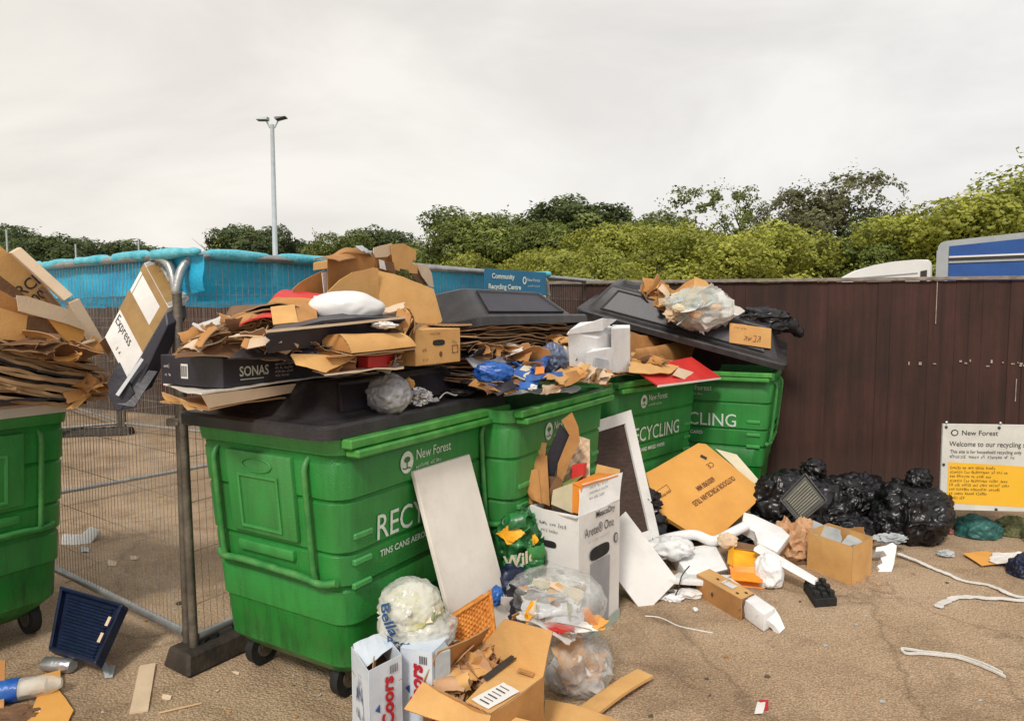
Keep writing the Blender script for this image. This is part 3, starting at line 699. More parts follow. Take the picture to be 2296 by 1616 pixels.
# ================================================================== lamp column
lp = Q(620, 700, 29.0); lp.z = 0
rt = thing('lamp_column', 'tall grey lighting column with two floodlights rising behind the blue netting', 'street lamp', tuple(lp))
LH = 9.45
mk('column', tube([lp, lp+V((0, 0, 3)), lp+V((0, 0, 3.02)), lp+V((0, 0, LH))], [.17, .15, .115, .08], 12), M['lamp_grey'], rt, smooth=60)
mk('bracket', join(tube([lp+V((-.22, 0, LH+.12)), lp+V((-.1, 0, LH-.12)), lp+V((0, 0, LH-.15)), lp+V((.1, 0, LH-.12)), lp+V((.24, 0, LH+.14))], .035, 8)), M['lamp_grey'], rt)
for s, nm in ((-1, 0), (1, 1)):
    c = lp + V((s*.30, 0, LH+.17 + (.03 if s > 0 else 0)))
    u = V((s*.62, 0, .16 if s > 0 else .0)).normalized(); n_ = V((-u.z, 0, u.x))
    if n_.z < 0: n_ = -n_
    hd = mk('floodlight', bevel(hexa([c - u*.13 - V((0, .17, 0)), c + u*.33 - V((0, .17, 0)), c + u*.33 + V((0, .17, 0)), c - u*.13 + V((0, .17, 0)),
        c - u*.16 - V((0, .13, 0)) + n_*.13, c + u*.30 - V((0, .13, 0)) + n_*.05, c + u*.30 + V((0, .13, 0)) + n_*.05, c - u*.16 + V((0, .13, 0)) + n_*.13]), .012), M['black_plastic'] if s > 0 else M['lamp_grey'], rt)
    mk('lens', boxv(c - u*.10 - V((0, .14, 0)) - n_*.006, u*.40, V((0, .28, 0)), -n_*.004), M['glass'], hd)
# thin distant poles on the left
for (u, vt, d, lab) in ((14, 515, 33, 'thin pale pole at the left edge in front of the dark trees'), (169, 548, 33, 'thin pale pole second from the left edge beyond the netting'), (310, 535, 33, 'thin pale pole above the leaning white carton')):
    p = Q(u, vt, d); b_ = V((p.x, p.y, 0)); mk('pole', tube([b_, p], [.05, .035], 8), M['lamp_grey'], label=lab, cat='pole', group='thin poles in the distance')
# ================================================================== trees
def leafcloud(seed, lobes, n, s, mat, name, parent, sparse=0, sprig=0):
    rg = random.Random(seed); vs, fs, sh = [], [], []
    tot = sum(l[3]**2 for l in lobes)
    for (cx, cy, cz, r, ry) in lobes:
        off = V((rg.uniform(0, 50), rg.uniform(0, 50), 0)); lb = rg.uniform(-.12, .12)
        m = int(n*r*r/tot); k = 0; tries = 0
        while k < m and tries < m*12:
            tries += 1
            d = V((rg.gauss(0, 1), rg.gauss(0, 1), rg.gauss(0, 1))).normalized()
            if d.z < -.35 and rg.random() < .6: continue
            bump = 1 + .38*noise.noise(d*2.0 + off) + .20*noise.noise(d*5 + off)
            rad = r*bump*(1 - .42*rg.random()**2.2)
            p = V((cx + d.x*rad, cy + d.y*rad*ry, cz + d.z*rad*.85))
            if p.z < .15: continue
            if sparse and (noise.noise(p*.8 + off) < sparse*.3 - .18 or noise.noise(p*2.4 - off) < -.02): continue
            if noise.noise(p*1.3 + off) < -.34: continue
            k += 1
            sz = s*rg.uniform(.55, 1.25)
            nn = (d + V((rg.uniform(-.9, .9), rg.uniform(-.9, .9), rg.uniform(-.5, .9)))).normalized()
            a = nn.cross(V((rg.uniform(-1, 1), rg.uniform(-1, 1), rg.uniform(-1, 1)))).normalized(); b = nn.cross(a)
            i = len(vs)
            vs += [p - a*sz*.5, p + b*sz*.32, p + a*sz*.55 + nn*sz*.12, p - b*sz*.30]; fs.append((i, i+1, i+2, i+3))
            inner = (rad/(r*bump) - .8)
            sh.append(lb + .16*d.z + .36*inner + .25*noise.noise(p*1.1 + off) + rg.uniform(-.1, .1))  # crown shade put into the leaf colour: darker inside, lighter upwards
    if sprig:
        for _ in range(sprig):
            l = rg.choice(lobes); a = rg.uniform(0, 6.28); e = rg.uniform(.2, 1.5)
            d = V((math.cos(a)*math.cos(e), math.sin(a)*math.cos(e), math.sin(e)))
            for m in range(14):
                p = V((l[0], l[1], l[2])) + d*l[3]*(.85 + m*.035) + V((rg.gauss(0, .12), rg.gauss(0, .12), rg.gauss(0, .12)))
                i = len(vs); x = V((rg.uniform(-1, 1), rg.uniform(-1, 1), rg.uniform(-1, 1))).normalized()*s*.5; y = x.cross(d)*.7
                vs += [p-x, p+y, p+x, p-y]; fs.append((i, i+1, i+2, i+3)); sh.append(rg.uniform(-.2, .15))
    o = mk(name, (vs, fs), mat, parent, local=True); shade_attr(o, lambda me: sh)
    return o
def branches(seed, h, spread, n, parent, r0=.14, name='trunk', up=.55):
    rg = random.Random(seed); top = V((rg.uniform(-.2, .2), rg.uniform(-.2, .2), h*.85))
    vf = tube(smoothpath([V((0, 0, -.02)), V((.05, 0, h*.3)), V((-.08, .05, h*.6)), top], 3), [r0*(1-.075*i) for i in range(10)], 7)
    for i in range(n):
        z = h*rg.uniform(.22, .8); a = rg.uniform(0, 6.28); l = spread*rg.uniform(.5, 1)
        e = V((math.cos(a)*l, math.sin(a)*l, z + l*rg.uniform(up, up+.7)))
        m1 = V((e.x*.5, e.y*.5, z + (e.z-z)*.4))
        vf = join(vf, tube([V((0, 0, z)), m1, e], [r0*.42, r0*.26, r0*.08], 5))
        for k in range(3):
            s = m1.lerp(e, rg.uniform(.1, .8)); q = s + V((rg.uniform(-1, 1), rg.uniform(-1, 1), rg.uniform(.2, 1)))*l*.35
            vf = join(vf, tube([s, q], [r0*.12, r0*.04], 4))
    return mk(name, vf, M['bark'], parent, local=True)
def tree_proto(kind, seed, mat, lobes, n, s, h, spread, nb=7, sparse=0, sprig=5):
    r = thing(kind, 'tree', 'tree', (0, 0, 0)); leafcloud(seed, lobes, n, s, M[mat], 'crown', r, sparse, sprig)
    branches(seed, h, spread, nb, r, up=.3); return r
def rl(seed, k, w_, z0, z1, r0, r1):
    g = random.Random(seed); o = []
    for i in range(k):
        a = g.uniform(0, 6.28); q = math.sqrt(g.random())*w_; z = g.uniform(z0, z1); sh = 1 - .45*(z-z0)/(z1-z0+.01)
        o.append((math.cos(a)*q*sh, math.sin(a)*q*sh, z, g.uniform(r0, r1), 1.0))
    return o
TP = {
 'oak': [tree_proto('oak_tree', 11, 'leaf_dark', rl(1, 14, 2.3, 2.6, 6.5, .8, 1.5), 26000, .17, 6.5, 2.6),
         tree_proto('oak_tree', 12, 'leaf_dark', rl(2, 13, 2.6, 2.2, 6.3, .8, 1.4), 26000, .17, 6.3, 2.6)],
 'mid': [tree_proto('broadleaf_tree', 13, 'leaf_mid', rl(3, 15, 2.4, 2.0, 6.5, .7, 1.4), 28000, .16, 6.3, 2.4),
         tree_proto('broadleaf_tree', 14, 'leaf_mid', rl(4, 14, 2.2, 1.8, 6.4, .7, 1.4), 28000, .16, 6, 2.4)],
 'light': [tree_proto('willow_bush', 15, 'leaf_light', rl(5, 15, 2.9, 1.0, 4.3, .8, 1.4), 30000, .14, 4.5, 2.2),
           tree_proto('willow_bush', 16, 'leaf_light', rl(6, 14, 2.7, 1.0, 4.4, .8, 1.4), 30000, .14, 4.5, 2.2)],
 'thin': [tree_proto('sparse_tree', 17, 'leaf_grey', rl(7, 18, 2.2, 3.4, 7.2, .7, 1.2), 11000, .14, 7.0, 1.9, 14, sparse=.5, sprig=40),
          tree_proto('sparse_tree', 18, 'leaf_mid', rl(8, 16, 2.0, 3.2, 7.1, .7, 1.2), 11000, .14, 7.0, 1.8, 12, sparse=.45, sprig=40)],
}
TH = {'oak': 7.3, 'mid': 7.2, 'light': 5.3, 'thin': 7.7}
used = set()
def tree(kind, u, vtop, d, label, wide=1.0, rot=0, alt=0, group='trees beyond the yard'):
    pr = TP[kind][alt]; p = Q(u, vtop, d); h = p.z; s = h/TH[kind]
    sc = (s*wide, s*wide, s)
    if (kind, alt) in used: o = dup(pr, (p.x, p.y, 0), rot, label, group, sc)
    else:
        o = pr; used.add((kind, alt)); o.location = (p.x, p.y, 0); o.rotation_euler = (0, 0, rot); o.scale = sc; o['label'] = label; o['group'] = group
    return o
T_ = [
 ('oak', -40, 498, 52, 'dark tree cut off by the left edge of the photo', 1.5, .3, 0),
 ('oak', 55, 492, 50, 'dark rounded tree behind the leaning cardboard at far left', 1.25, 1.3, 1),
 ('oak', 118, 525, 55, 'low shoulder of the dark far left tree clump', 1.3, 2.6, 0),
 ('oak', 215, 532, 58, 'dark low tree between the second and third thin poles', 1.5, 4.1, 1),
 ('oak', 285, 538, 60, 'dark low tree just left of the third thin pole', 1.5, 5.0, 0),
 ('oak', 355, 556, 62, 'low dark tree over the blue netting corner', 1.6, .9, 1),
 ('oak', 560, 498, 40, 'dark spreading tree just left of the lamp column', 1.15, 2.2, 0),
 ('light', 545, 556, 34, 'yellow green bush at the foot of the lamp column', 1.3, .4, 1),
 ('mid', 655, 545, 44, 'small green tree just right of the lamp column', 1.3, 2.0, 1),
 ('oak', 722, 510, 42, 'dark round tree between lamp column and cardboard heap', 1.25, 3.6, 1),
 ('mid', 775, 522, 40, 'green tree with wispy top behind the cardboard heap', 1.1, 5.2, 0),
 ('oak', 845, 512, 46, 'dark tree with twin tops above the cardboard heap', 1.35, .2, 0),
 ('oak', 915, 515, 46, 'dark tree between cardboard heap and taller green tree', 1.35, 1.9, 1),
 ('mid', 1030, 470, 40, 'tall green tree above the white fence rail', 1.3, 1.1, 0),
 ('mid', 1115, 482, 38, 'green tree above the recycling centre sign', 1.3, 2.9, 1),
 ('light', 1080, 572, 31, 'low yellow green bush above the recycling centre sign', 1.2, 2.5, 0),
 ('oak', 1290, 445, 41, 'tall dark tree with flat top in the centre of the tree line', 1.45, 4.0, 0),
 ('mid', 1225, 500, 36, 'lighter tree at the left flank of the tall dark tree', 1.1, 4.4, 1),
 ('mid', 1400, 470, 40, 'green tree on the right shoulder of the tall dark tree', 1.3, .7, 0),
 ('light', 1265, 545, 27, 'yellow green bush right of the recycling centre sign', 1.2, .3, 1),
 ('light', 1340, 560, 25, 'low yellow green bush above the tilted black lids', 1.2, 3.3, 0),
 ('light', 1440, 478, 31, 'yellow green willow bush below the dark tree shoulder', 1.15, 5.1, 1),
 ('light', 1570, 510, 27, 'broad yellow green bush above the clear waste sack', 1.3, 1.2, 0),
 ('light', 1700, 495, 29, 'yellow green bush in front of the sparse trees', 1.25, 2.4, 1),
 ('thin', 1555, 418, 40, 'sparse leafy tree at the left of the thin crowned group', 1.15, 1.5, 1),
 ('thin', 1665, 425, 41, 'sparse leafy tree second in the thin crowned group', 1.0, 3.9, 1),
 ('thin', 1790, 428, 36, 'sparse grey tree with bare twigs against the sky', 1.25, .6, 0),
 ('thin', 1885, 388, 36, 'tallest sparse tree left of the vehicle roofs', 1.15, 2.2, 0),
 ('oak', 1960, 440, 35, 'narrow dark tree right of the tallest sparse tree', .75, 1.0, 1),
 ('mid', 1850, 545, 31, 'green bush below the tallest sparse tree', 1.2, 3.0, 0),
 ('mid', 1950, 540, 29, 'green bush behind the white cab roof', 1.1, 5.5, 1),
 ('light', 2065, 478, 30, 'yellow green tree above the white cab roof', 1.2, .8, 0),
 ('light', 2150, 435, 28, 'tall yellow green tree behind the blue lorry body', 1.25, 2.1, 1),
 ('light', 2250, 400, 28, 'tallest yellow green tree at the right edge', 1.25, 3.5, 0),
 ('mid', 2340, 395, 30, 'green tree cut off by the right edge', 1.3, 4.6, 1),
 ('oak', 1180, 560, 60, 'low dark tree deep behind the sign', 2.2, .5, 0),
 ('oak', 1500, 540, 60, 'dark tree deep behind the yellow green bushes', 2.4, 1.5, 1),
 ('oak', 1760, 560, 60, 'low dark tree deep behind the sparse trees', 2.4, 2.5, 0),
 ('oak', 2050, 540, 55, 'dark tree deep behind the white cab', 2.4, 3.5, 1),
]
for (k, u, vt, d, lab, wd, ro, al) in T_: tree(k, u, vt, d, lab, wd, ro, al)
# ================================================================== lorry behind the fence
lo = Q(2096, 700, 14.5); lo.z = 0
rt = thing('lorry', 'white and blue lorry standing behind the brown fence at the right', 'lorry', tuple(lo))
TX, TY = V((.85, -.527, 0)), V((.527, .85, 0))
def at_(dx, dy, z): return lo + TX*dx + TY*dy + V((0, 0, z))
ZT = Q(2096, 541, 14.5).z; ZR = Q(2295, 510, 13.4).z; LL = 6.5; slope = (ZR-ZT)/2.1
zr = lambda x: ZT + slope*x if x < 3.2 else ZT + slope*3.2
zb = .9
def prism(pts, y0, y1):
    n = len(pts); vs = [at_(x, y0, z) for x, z in pts] + [at_(x, y1, z) for x, z in pts]
    return vs, [tuple(range(n)), tuple(range(2*n-1, n-1, -1))] + [(i, (i+1) % n, (i+1) % n+n, i+n) for i in range(n)]
bd = mk('cargo_body', prism([(.0, zb), (0, zr(0)-.12), (.05, zr(0)-.03), (.16, zr(0)), (3.2, zr(3.2)), (LL, zr(9)), (LL, zb)], 0, 2.3), M['truck_grey'], rt)
mk('side_curtain', prism([(.20, zb+.3), (.20, zr(.20)-.13), (3.2, zr(3.2)-.13), (LL-.2, zr(9)-.13), (LL-.2, zb+.3)], -.012, -.002), M['truck_blue'], bd)
mk('frame_rail', prism([(.2, 2.83), (.2, 2.865), (LL-.1, 2.895), (LL-.1, 2.86)], -.035, -.013), M['truck_white'], bd)
mk('frame_rail', prism([(.2, 2.72), (.2, 2.76), (LL-.1, 2.79), (LL-.1, 2.75)], -.035, -.013), M['truck_grey'], bd)
mk('rope_channel', prism([(.2, 2.765), (.2, 2.825), (LL-.1, 2.855), (LL-.1, 2.795)], -.022, -.0125), M['ink'], bd)
mk('corner_post', prism([(-.02, zb), (-.02, zr(0)-.2), (.06, zr(0)-.16), (.19, zr(.19)-.16), (.19, zb)], -.05, -.003), M['truck_grey'], bd)
cabp = [(-2.2, .6), (-2.2, 1.7), (-2.05, 2.25), (-1.85, 2.48), (-1.6, 2.62), (-1.2, 2.74), (-.85, 2.80), (-.4, 2.83), (-.15, 2.82), (-.09, 2.72), (-.09, .6)]
cb = mk('cab', bevel(prism(cabp, .12, 2.2), .03), M['truck_white'], rt)
mk('door_window', prism([(-1.75, 1.75), (-1.55, 2.25), (-.75, 2.38), (-.75, 1.75)], .105, .117), M['glass'], cb)
mk('fairing_seam', prism([(-1.55, 2.455), (-1.55, 2.475), (-.35, 2.555), (-.35, 2.535)], .10, .118), M['truck_grey'], cb)
mk('side_vent', prism([(-.30, 2.3), (-.30, 2.58), (-.18, 2.60), (-.18, 2.3)], .10, .118), M['ink'], cb)
for x in (-1.7, 3.6, 4.8):
    ty = mk('tyre', cyl(at_(x, .05, .5), TY*.28, .5, 28), M['black_matt'], rt)
    mk('rim', cyl(at_(x, .03, .5), TY*.03, .28, 20), M['truck_grey'], ty)
# ================================================================== wheeled containers
BL, BD, ZRIM = 1.27, .87, 1.20
def rrect(x0, x1, y0, y1, r, k=6):
    pts = []
    for cx, cy, a0 in ((x1-r, y0+r, -90), (x1-r, y1-r, 0), (x0+r, y1-r, 90), (x0+r, y0+r, 180)):
        for i in range(k+1):
            a = math.radians(a0 + 90*i/k); pts.append((cx + r*math.cos(a), cy + r*math.sin(a)))
    return pts
def loft(secs):
    vs, fs = [], []; n = len(secs[0][1])
    for z, ps in secs: vs += [V((x, y, z)) for x, y in ps]
    for j in range(len(secs)-1):
        for i in range(n): fs.append((j*n+i, j*n+(i+1) % n, (j+1)*n+(i+1) % n, (j+1)*n+i))
    return vs, fs
# local axes: x along the front, y inwards (front face at y = 0), z up
def inset(z):
    t = (ZRIM - z)/(ZRIM-.25); return (.015 + .085*t, .012 + .035*t, .010+.012*t)
def front_y(z): return inset(z)[1]
def make_bin():
    r = thing('wheeled_container', 'green bin', 'recycling bin', (0, 0, 0), 'green wheeled recycling containers')
    secs = []
    def sec(z, extra=0, rad=.09):
        a, f, b = inset(z); return (z, rrect(a-extra, BL-a+extra, f-extra, BD-b+extra, rad))
    zs = [(.085, -.24, .05), (.088, -.16, .07), (.105, -.10, .09), (.15, -.045, .10), (.205, 0, .1)]
    for z, e_, rd in zs: secs.append(sec(z, e_, rd))
    for z, e0, e1 in ((.40, 0, .009), (.55, .009, .004), (.575, .004, .013), (.705, .013, .006), (.72, .006, .016), (.93, .016, .009), (.945, .009, .018), (1.10, .018, .014)):
        secs.append(sec(z-.004, e0)); secs.append(sec(z+.004, e1))
    secs += [sec(1.13, .014), sec(1.135, .022, .08), sec(ZRIM, .024, .07), sec(ZRIM, .0, .06), sec(1.05, -.02, .06), sec(.45, -.03, .06)]
    vf = loft(secs); n = len(secs[0][1]); vf[1].append(tuple(range(n))[::-1]); vf[1].append(tuple(len(vf[0])-n+i for i in range(n)))
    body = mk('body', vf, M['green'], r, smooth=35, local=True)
    # double ridged front lip
    lip = join(bbox(.04, BL-.03, -.075, -.004, 1.128, 1.160, .007), bbox(.02, BL-.01, -.055, .0, 1.163, 1.203, .007))
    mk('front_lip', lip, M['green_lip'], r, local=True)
    # pocket ribs on the front
    rb = ([], [])
    for x0, x1 in ((.10, .21), (BL-.21, BL-.10)):
        for z in (.77, .66, .56):
            y = front_y(z) - .012
            mk('front_rib', bbox(x0, x1, y-.012, y+.01, z, z+.028, .006), M['green'], r, local=True)
    # end panels with lifting bars
    for sgn in (0, 1):
        def X(a, z):                  # a: distance out of the end wall
            i = inset(z)[0]; return (i - a) if sgn == 0 else (BL - i + a)
        def slab(y0, y1, z0, z1, a0, a1):
            return hexa([V((X(a0, z0), y0, z0)), V((X(a0, z0), y1, z0)), V((X(a1, z0), y1, z0)), V((X(a1, z0), y0, z0)),
                         V((X(a0, z1), y0, z1)), V((X(a0, z1), y1, z1)), V((X(a1, z1), y1, z1)), V((X(a1, z1), y0, z1))])
        ep = mk('end_panel', bevel(slab(.25, .66, .74, 1.11, -.01, .038), .014, 2), M['green'], r, smooth=40, local=True)
        fr = ([], [])
        for (y0, y1, z0, z1) in ((.33, .58, 1.0, 1.012), (.33, .58, .77, .782), (.33, .342, .782, 1.0), (.568, .58, .782, 1.0)):
            fr = join(fr, slab(y0, y1, z0, z1, .034, .046))
        mk('recess_edge', fr, M['green'], ep, local=True)
        el = [V((X(.041, 1.055 + .03*math.sin(a)), .455 + .09*math.cos(a), 1.055 + .03*math.sin(a))) for a in [k*math.pi/14 for k in range(28)]]
        mk('oval_emblem', tube(el + [el[0]], .0035, 6), M['green'], ep, local=True)
        mk('step_panel', bevel(slab(.29, .64, .65, .70, -.01, .034), .012, 2), M['green'], r, smooth=40, local=True)
        hb = ([], [])
        for y in (.17, .73):
            hb = join(hb, tube(smoothpath([(X(.0, 1.10), y, 1.12), (X(.035, 1.08), y, 1.08), (X(.04, 1.0), y, 1.0), (X(.04, .8), y, .8), (X(.038, .64), y, .64), (X(.03, .60), y, .605)], 4), .013, 8))
        hb = join(hb, tube(smoothpath([(X(.02, .60), -.0+.06, .60), (X(.034, .6), .14, .585), (X(.04, .6), .25, .60), (X(.04, .61), .6, .61), (X(.034, .6), .74, .60), (X(.01, .6), .80, .61)], 4), .016, 8))
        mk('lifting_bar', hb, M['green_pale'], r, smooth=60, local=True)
    # castors
    for x in (.24, BL-.24):
        for y in (.20, BD-.12):
            ty = mk('wheel', cyl((x-.0, y-.022, .085), (0, .044, 0), .085, 24), M['black_matt'], r, smooth=40, local=True)
            mk('hub', cyl((x, y-.026, .085), (0, .052, 0), .045, 16), M['old_steel'], ty, local=True)
            mk('castor_fork', join(hexa([V((x-.03, y-.036, .09)), V((x+.03, y-.036, .09)), V((x+.03, y-.03, .09)), V((x-.03, y-.03, .09)), V((x-.07, y-.036, .2)), V((x+.05, y-.036, .2)), V((x+.05, y-.03, .2)), V((x-.07, y-.03, .2))]),
                hexa([V((x-.03, y+.03, .09)), V((x+.03, y+.03, .09)), V((x+.03, y+.036, .09)), V((x-.03, y+.036, .09)), V((x-.07, y+.03, .2)), V((x+.05, y+.03, .2)), V((x+.05, y+.036, .2)), V((x-.07, y+.036, .2))]),
                box(x-.08, x+.07, y-.045, y+.045, .2, .215)), M['old_steel'], r, local=True)
    return r
def blid(name, parent, org, ex, ey, ez, L_=BL+.10, D_=BD+.08, hh=.20, slope=.17, root_mat='black_plastic', brim=.075, top_recess=True):
    """domed lid: skirt, brim, sloping sides with a sunk front panel, flat top"""
    def P(x, y, z): return org + ex*x + ey*y + ez*z
    ks = [(0, -.045, 0), (0, .0, 0), (.012, .012, 0), (brim, .016, 0), (brim+.012, .022, 0), (brim+slope*.93, hh*.95, 0), (brim+slope+.02, hh, 0), (brim+slope+.05, hh, 0), (brim+slope+.07, hh-.02, 0)]
    vs, fs = [], []; n = None
    for a, z, _ in ks:
        ps = rrect(a*.9, L_-a*.9, a, D_-a, max(.02, .07-a*.15), 4); n = len(ps)
        vs += [P(x, y, z) for x, y in ps]
    for j in range(len(ks)-1):
        for i in range(n): fs.append((j*n+i, j*n+(i+1) % n, (j+1)*n+(i+1) % n, (j+1)*n+i))
    fs.append(tuple(len(ks[:-1])*n+i for i in range(n)))
    # underside
    base = len(vs)
    for a, z in ((.006, -.045), (.02, -.006), (brim, .006), (brim+slope, hh-.02)):
        vs += [P(x, y, z) for x, y in rrect(a*.9+.002, L_-a*.9-.002, a+.002, D_-a-.002, max(.02, .07-a*.15), 4)]
    for j in range(3):
        for i in range(n): fs.append((base+j*n+(i+1) % n, base+j*n+i, base+(j+1)*n+i, base+(j+1)*n+(i+1) % n))
    fs.append(tuple(base+3*n+i for i in range(n))[::-1])
    o = mk(name, (vs, fs), M[root_mat], parent, smooth=30)
    # sunk front panel drawn as a raised frame around a dark field
    def S(x, t, out=0):               # point on the front slope, t 0..1 up
        y = brim+.012 + (slope*.93-.012)*t; z = .022 + (hh*.95-.022)*t; nn = V((0, -(hh*.95-.022), (slope*.93-.012))).normalized()
        return P(x, y + nn.y*out, z + nn.z*out)
    x0, x1, x2, x3 = .20, .30, L_-.30, L_-.20
    outer = [S(x0, .08), S(x3, .08), S(x2, .92), S(x1, .92)]; inner = [S(x0+.03, .13), S(x3-.03, .13), S(x2-.01, .87), S(x1+.01, .87)]
    fr = ([], [])
    for i in range(4):
        j = (i+1) % 4; nn = (outer[1]-outer[0]).cross(outer[3]-outer[0]).normalized()*.012
        fr = join(fr, hexa([outer[i], outer[j], inner[j], inner[i], outer[i]+nn, outer[j]+nn, inner[j]+nn*.4, inner[i]+nn*.4]))
    mk('panel_rim', fr, M[root_mat], o)
    mk('sunk_panel', hexa([p + (outer[1]-outer[0]).cross(outer[3]-outer[0]).normalized()*.0015 for p in inner] + [p + (outer[1]-outer[0]).cross(outer[3]-outer[0]).normalized()*.003 for p in inner]), M['black_card'], o)
    return o
def frame_of(rot): return V((math.cos(rot), math.sin(rot), 0)), V((-math.sin(rot), math.cos(rot), 0))
BIN = make_bin()
BIN.location = RP; A1 = math.atan2(EX.y, EX.x); BIN.rotation_euler = (0, 0, A1)
BIN['label'] = 'nearest green bin with black lid closed under the cardboard heap, marked RECY'
ROOT[BIN.name] = Matrix.Translation(RP) @ Matrix.Rotation(A1, 4, 'Z')
bins = [(BIN, RP, A1)]
for p, a, lab in ((V((-.005, 3.455, 0)), A1+.005, 'second green bin in the row, behind the tall white carton of cardboard'),
                  (V((.70, 4.80, 0)), math.atan2(.73, .68), 'third green bin with RECYCLING lettering beside the white frame'),
                  (V((1.01, 6.165, 0)), math.atan2(-.43, .90), 'farthest green bin turned beside the brown fence, reading LING'),
                  (V((-2.74, 2.78, 0)) + V((-.865, .502, 0))*1.27 + V((0, 0, 0)), math.atan2(-.502, .865), 'green bin cut off by the left edge under flattened cardboard')):
    o = dup(BIN, p, a, lab); ROOT[o.name] = Matrix.Translation(p) @ Matrix.Rotation(a, 4, 'Z')
    bins.append((o, p, a))
def on_front(b, s, z, out=.0):        # point on the front wall of bin b
    o, p, a = b; ex, ey = frame_of(a); return p + ex*s + ey*(front_y(z) - .020 - out) + V((0, 0, z))
def emblem(b, s, z, k=1.0, name='council_emblem'):
    o, p, a = b; ex, ey = frame_of(a); c = on_front(b, s, z, .003); up = (on_front(b, s, z+.1) - on_front(b, s, z)).normalized()
    rx, ry = .045*k, .05*k; n = 26
    out = [c + ex*(rx*math.cos(t)) + up*(ry*math.sin(t)) for t in [2*math.pi*i/n for i in range(n)]]
    vs = list(out) ; fs = [tuple(range(n))]
    em = mk(name, (vs, fs), M['white_paint'], o)
    # a tree on waves in the middle of the disc, in green
    c2 = c - ey*.0015; tv = ([], [])
    def q(x, y): return c2 + ex*(x*k) + up*(y*k)
    tv = join(tv, ([q(-.004, -.03), q(.004, -.03), q(.003, .0), q(-.003, .0)], [(0, 1, 2, 3)]))
    tv = join(tv, ([q(.022*math.cos(t), .012+.014*math.sin(t)) for t in [2*math.pi*i/12 for i in range(12)]], [tuple(range(12))]))
    tv = join(tv, ([q(-.03, -.02), q(-.012, -.026), q(.012, -.022), q(.03, -.028), q(.03, -.033), q(.012, -.028), q(-.012, -.032), q(-.03, -.026)], [(0, 1, 6, 7), (1, 2, 5, 6), (2, 3, 4, 5)]))
    mk('tree_motif', tv, M['green'], em)
    return em
def bin_text(b, s, body, sub, small=True, s2=None):
    o, p, a = b; ex, ey = frame_of(a)
    up = (on_front(b, s, .8) - on_front(b, s, .7)).normalized()
    text(body, .155, on_front(b, s, .735), ex, up, M['white_paint'], 'lettering', o, squeeze=.90, lift=.0025, bold=.0005)
    text(sub, .040, on_front(b, s + .03, .655), ex, up, M['white_paint'], 'small_lettering', o, lift=.0025, bold=.0008)
    emblem(b, s+.20, 1.035, 1.0)
    text('New Forest', .066, on_front(b, s+.265, 1.035), ex, up, M['white_paint'], 'council_name', o, lift=.0025, squeeze=.85)
    text('~district council', .024, on_front(b, s+.27, .995), ex, up, M['white_paint'], 'council_name', o, lift=.0025)
bin_text(bins[0], .225, 'RECYCLING', 'TINS CANS AEROSOLS')
bin_text(bins[1], .22, 'RECYCLING', 'TINS CANS AEROSOLS')
bin_text(bins[2], .22, 'RECYCLING', 'CARDBOARD MIXED PAPER')
bin_text(bins[3], .235, 'RECYCLING', 'RECYCLED PAPER CARD')
# lids, hinged along the back
blid('lid', bins[0][0], RP - EX*.07 - EY*.01 + V((0, 0, ZRIM+.05)), EX, EY, V((0, 0, 1)), hh=.155, slope=.15, brim=.10, D_=BD+.06, L_=BL+.12)
def lid_at(b, FL, FR, back, **kw):
    ex = (V(FR) - V(FL)).normalized(); ey = V(back); ey = (ey - ex*ey.dot(ex)).normalized(); ez = ex.cross(ey).normalized()
    return blid('lid', b[0], V(FL), ex, ey, ez, L_=(V(FR)-V(FL)).length, **kw)
FL2 = V((-.125, 3.52, 1.68)); lid_at(bins[1], FL2 - EX*.03, FL2 + EX*1.30, EY*.86 + V((0, 0, -.14)), D_=.87, hh=.20)
FL4 = V((.56, 6.12, 1.73)); FR4 = V((2.24, 5.56, 1.26)); lid_at(bins[3], FL4, FR4, V((.33, .92, .20)), D_=.9, hh=.24)
a5 = bins[4]; e5x, e5y = frame_of(a5[2]); blid('lid', a5[0], a5[1] - e5x*.05 - e5y*.03 + V((0, 0, ZRIM+.04)), e5x, e5y, V((0, 0, 1)), hh=.05, root_mat='white_card')
# ================================================================== helpers for rubbish
def up(p, z): return V((p.x, p.y, p.z + z))
def atz(p, z): return V((p.x, p.y, z))
def item(name, vf, mat, label, cat, group=None, **kw): return mk(name, vf, M[mat] if isinstance(mat, str) else mat, None, label, cat, group, **kw)
def pp(pts, w=None, d=None):          # outline given as seen, on a row plane w or at depth d
    return [R(u, v, w) if w is not None else Q(u, v, d) for u, v in pts]
def rnk(pts): return [R(*p) for p in pts]
def panelset(name, label, cat, panels, group=None, **kw):
    """thing made of several boards: panels = [(part name, corners, material, options)]"""
    c = sum((V(p) for p in panels[0][1]), V((0, 0, 0)))/len(panels[0][1])
    root = thing(name, label, cat, tuple(c), group)
    for i, (nm, pts, mat, op) in enumerate(panels):
        op = dict(op); typ = op.pop('t', 's')
        if typ == 's':
            a = dict(th=.005, nx=8, ny=6, wob=.006, seed=i+len(label)); a.update(op); vf = sheet(pts, **a); sm = 30
        else:
            a = dict(th=.005, jit=.002, seed=i+len(label)); a.update(op); vf = poly(pts, **a); sm = False
        mk(nm, vf, M[mat], root, smooth=sm)
    return root
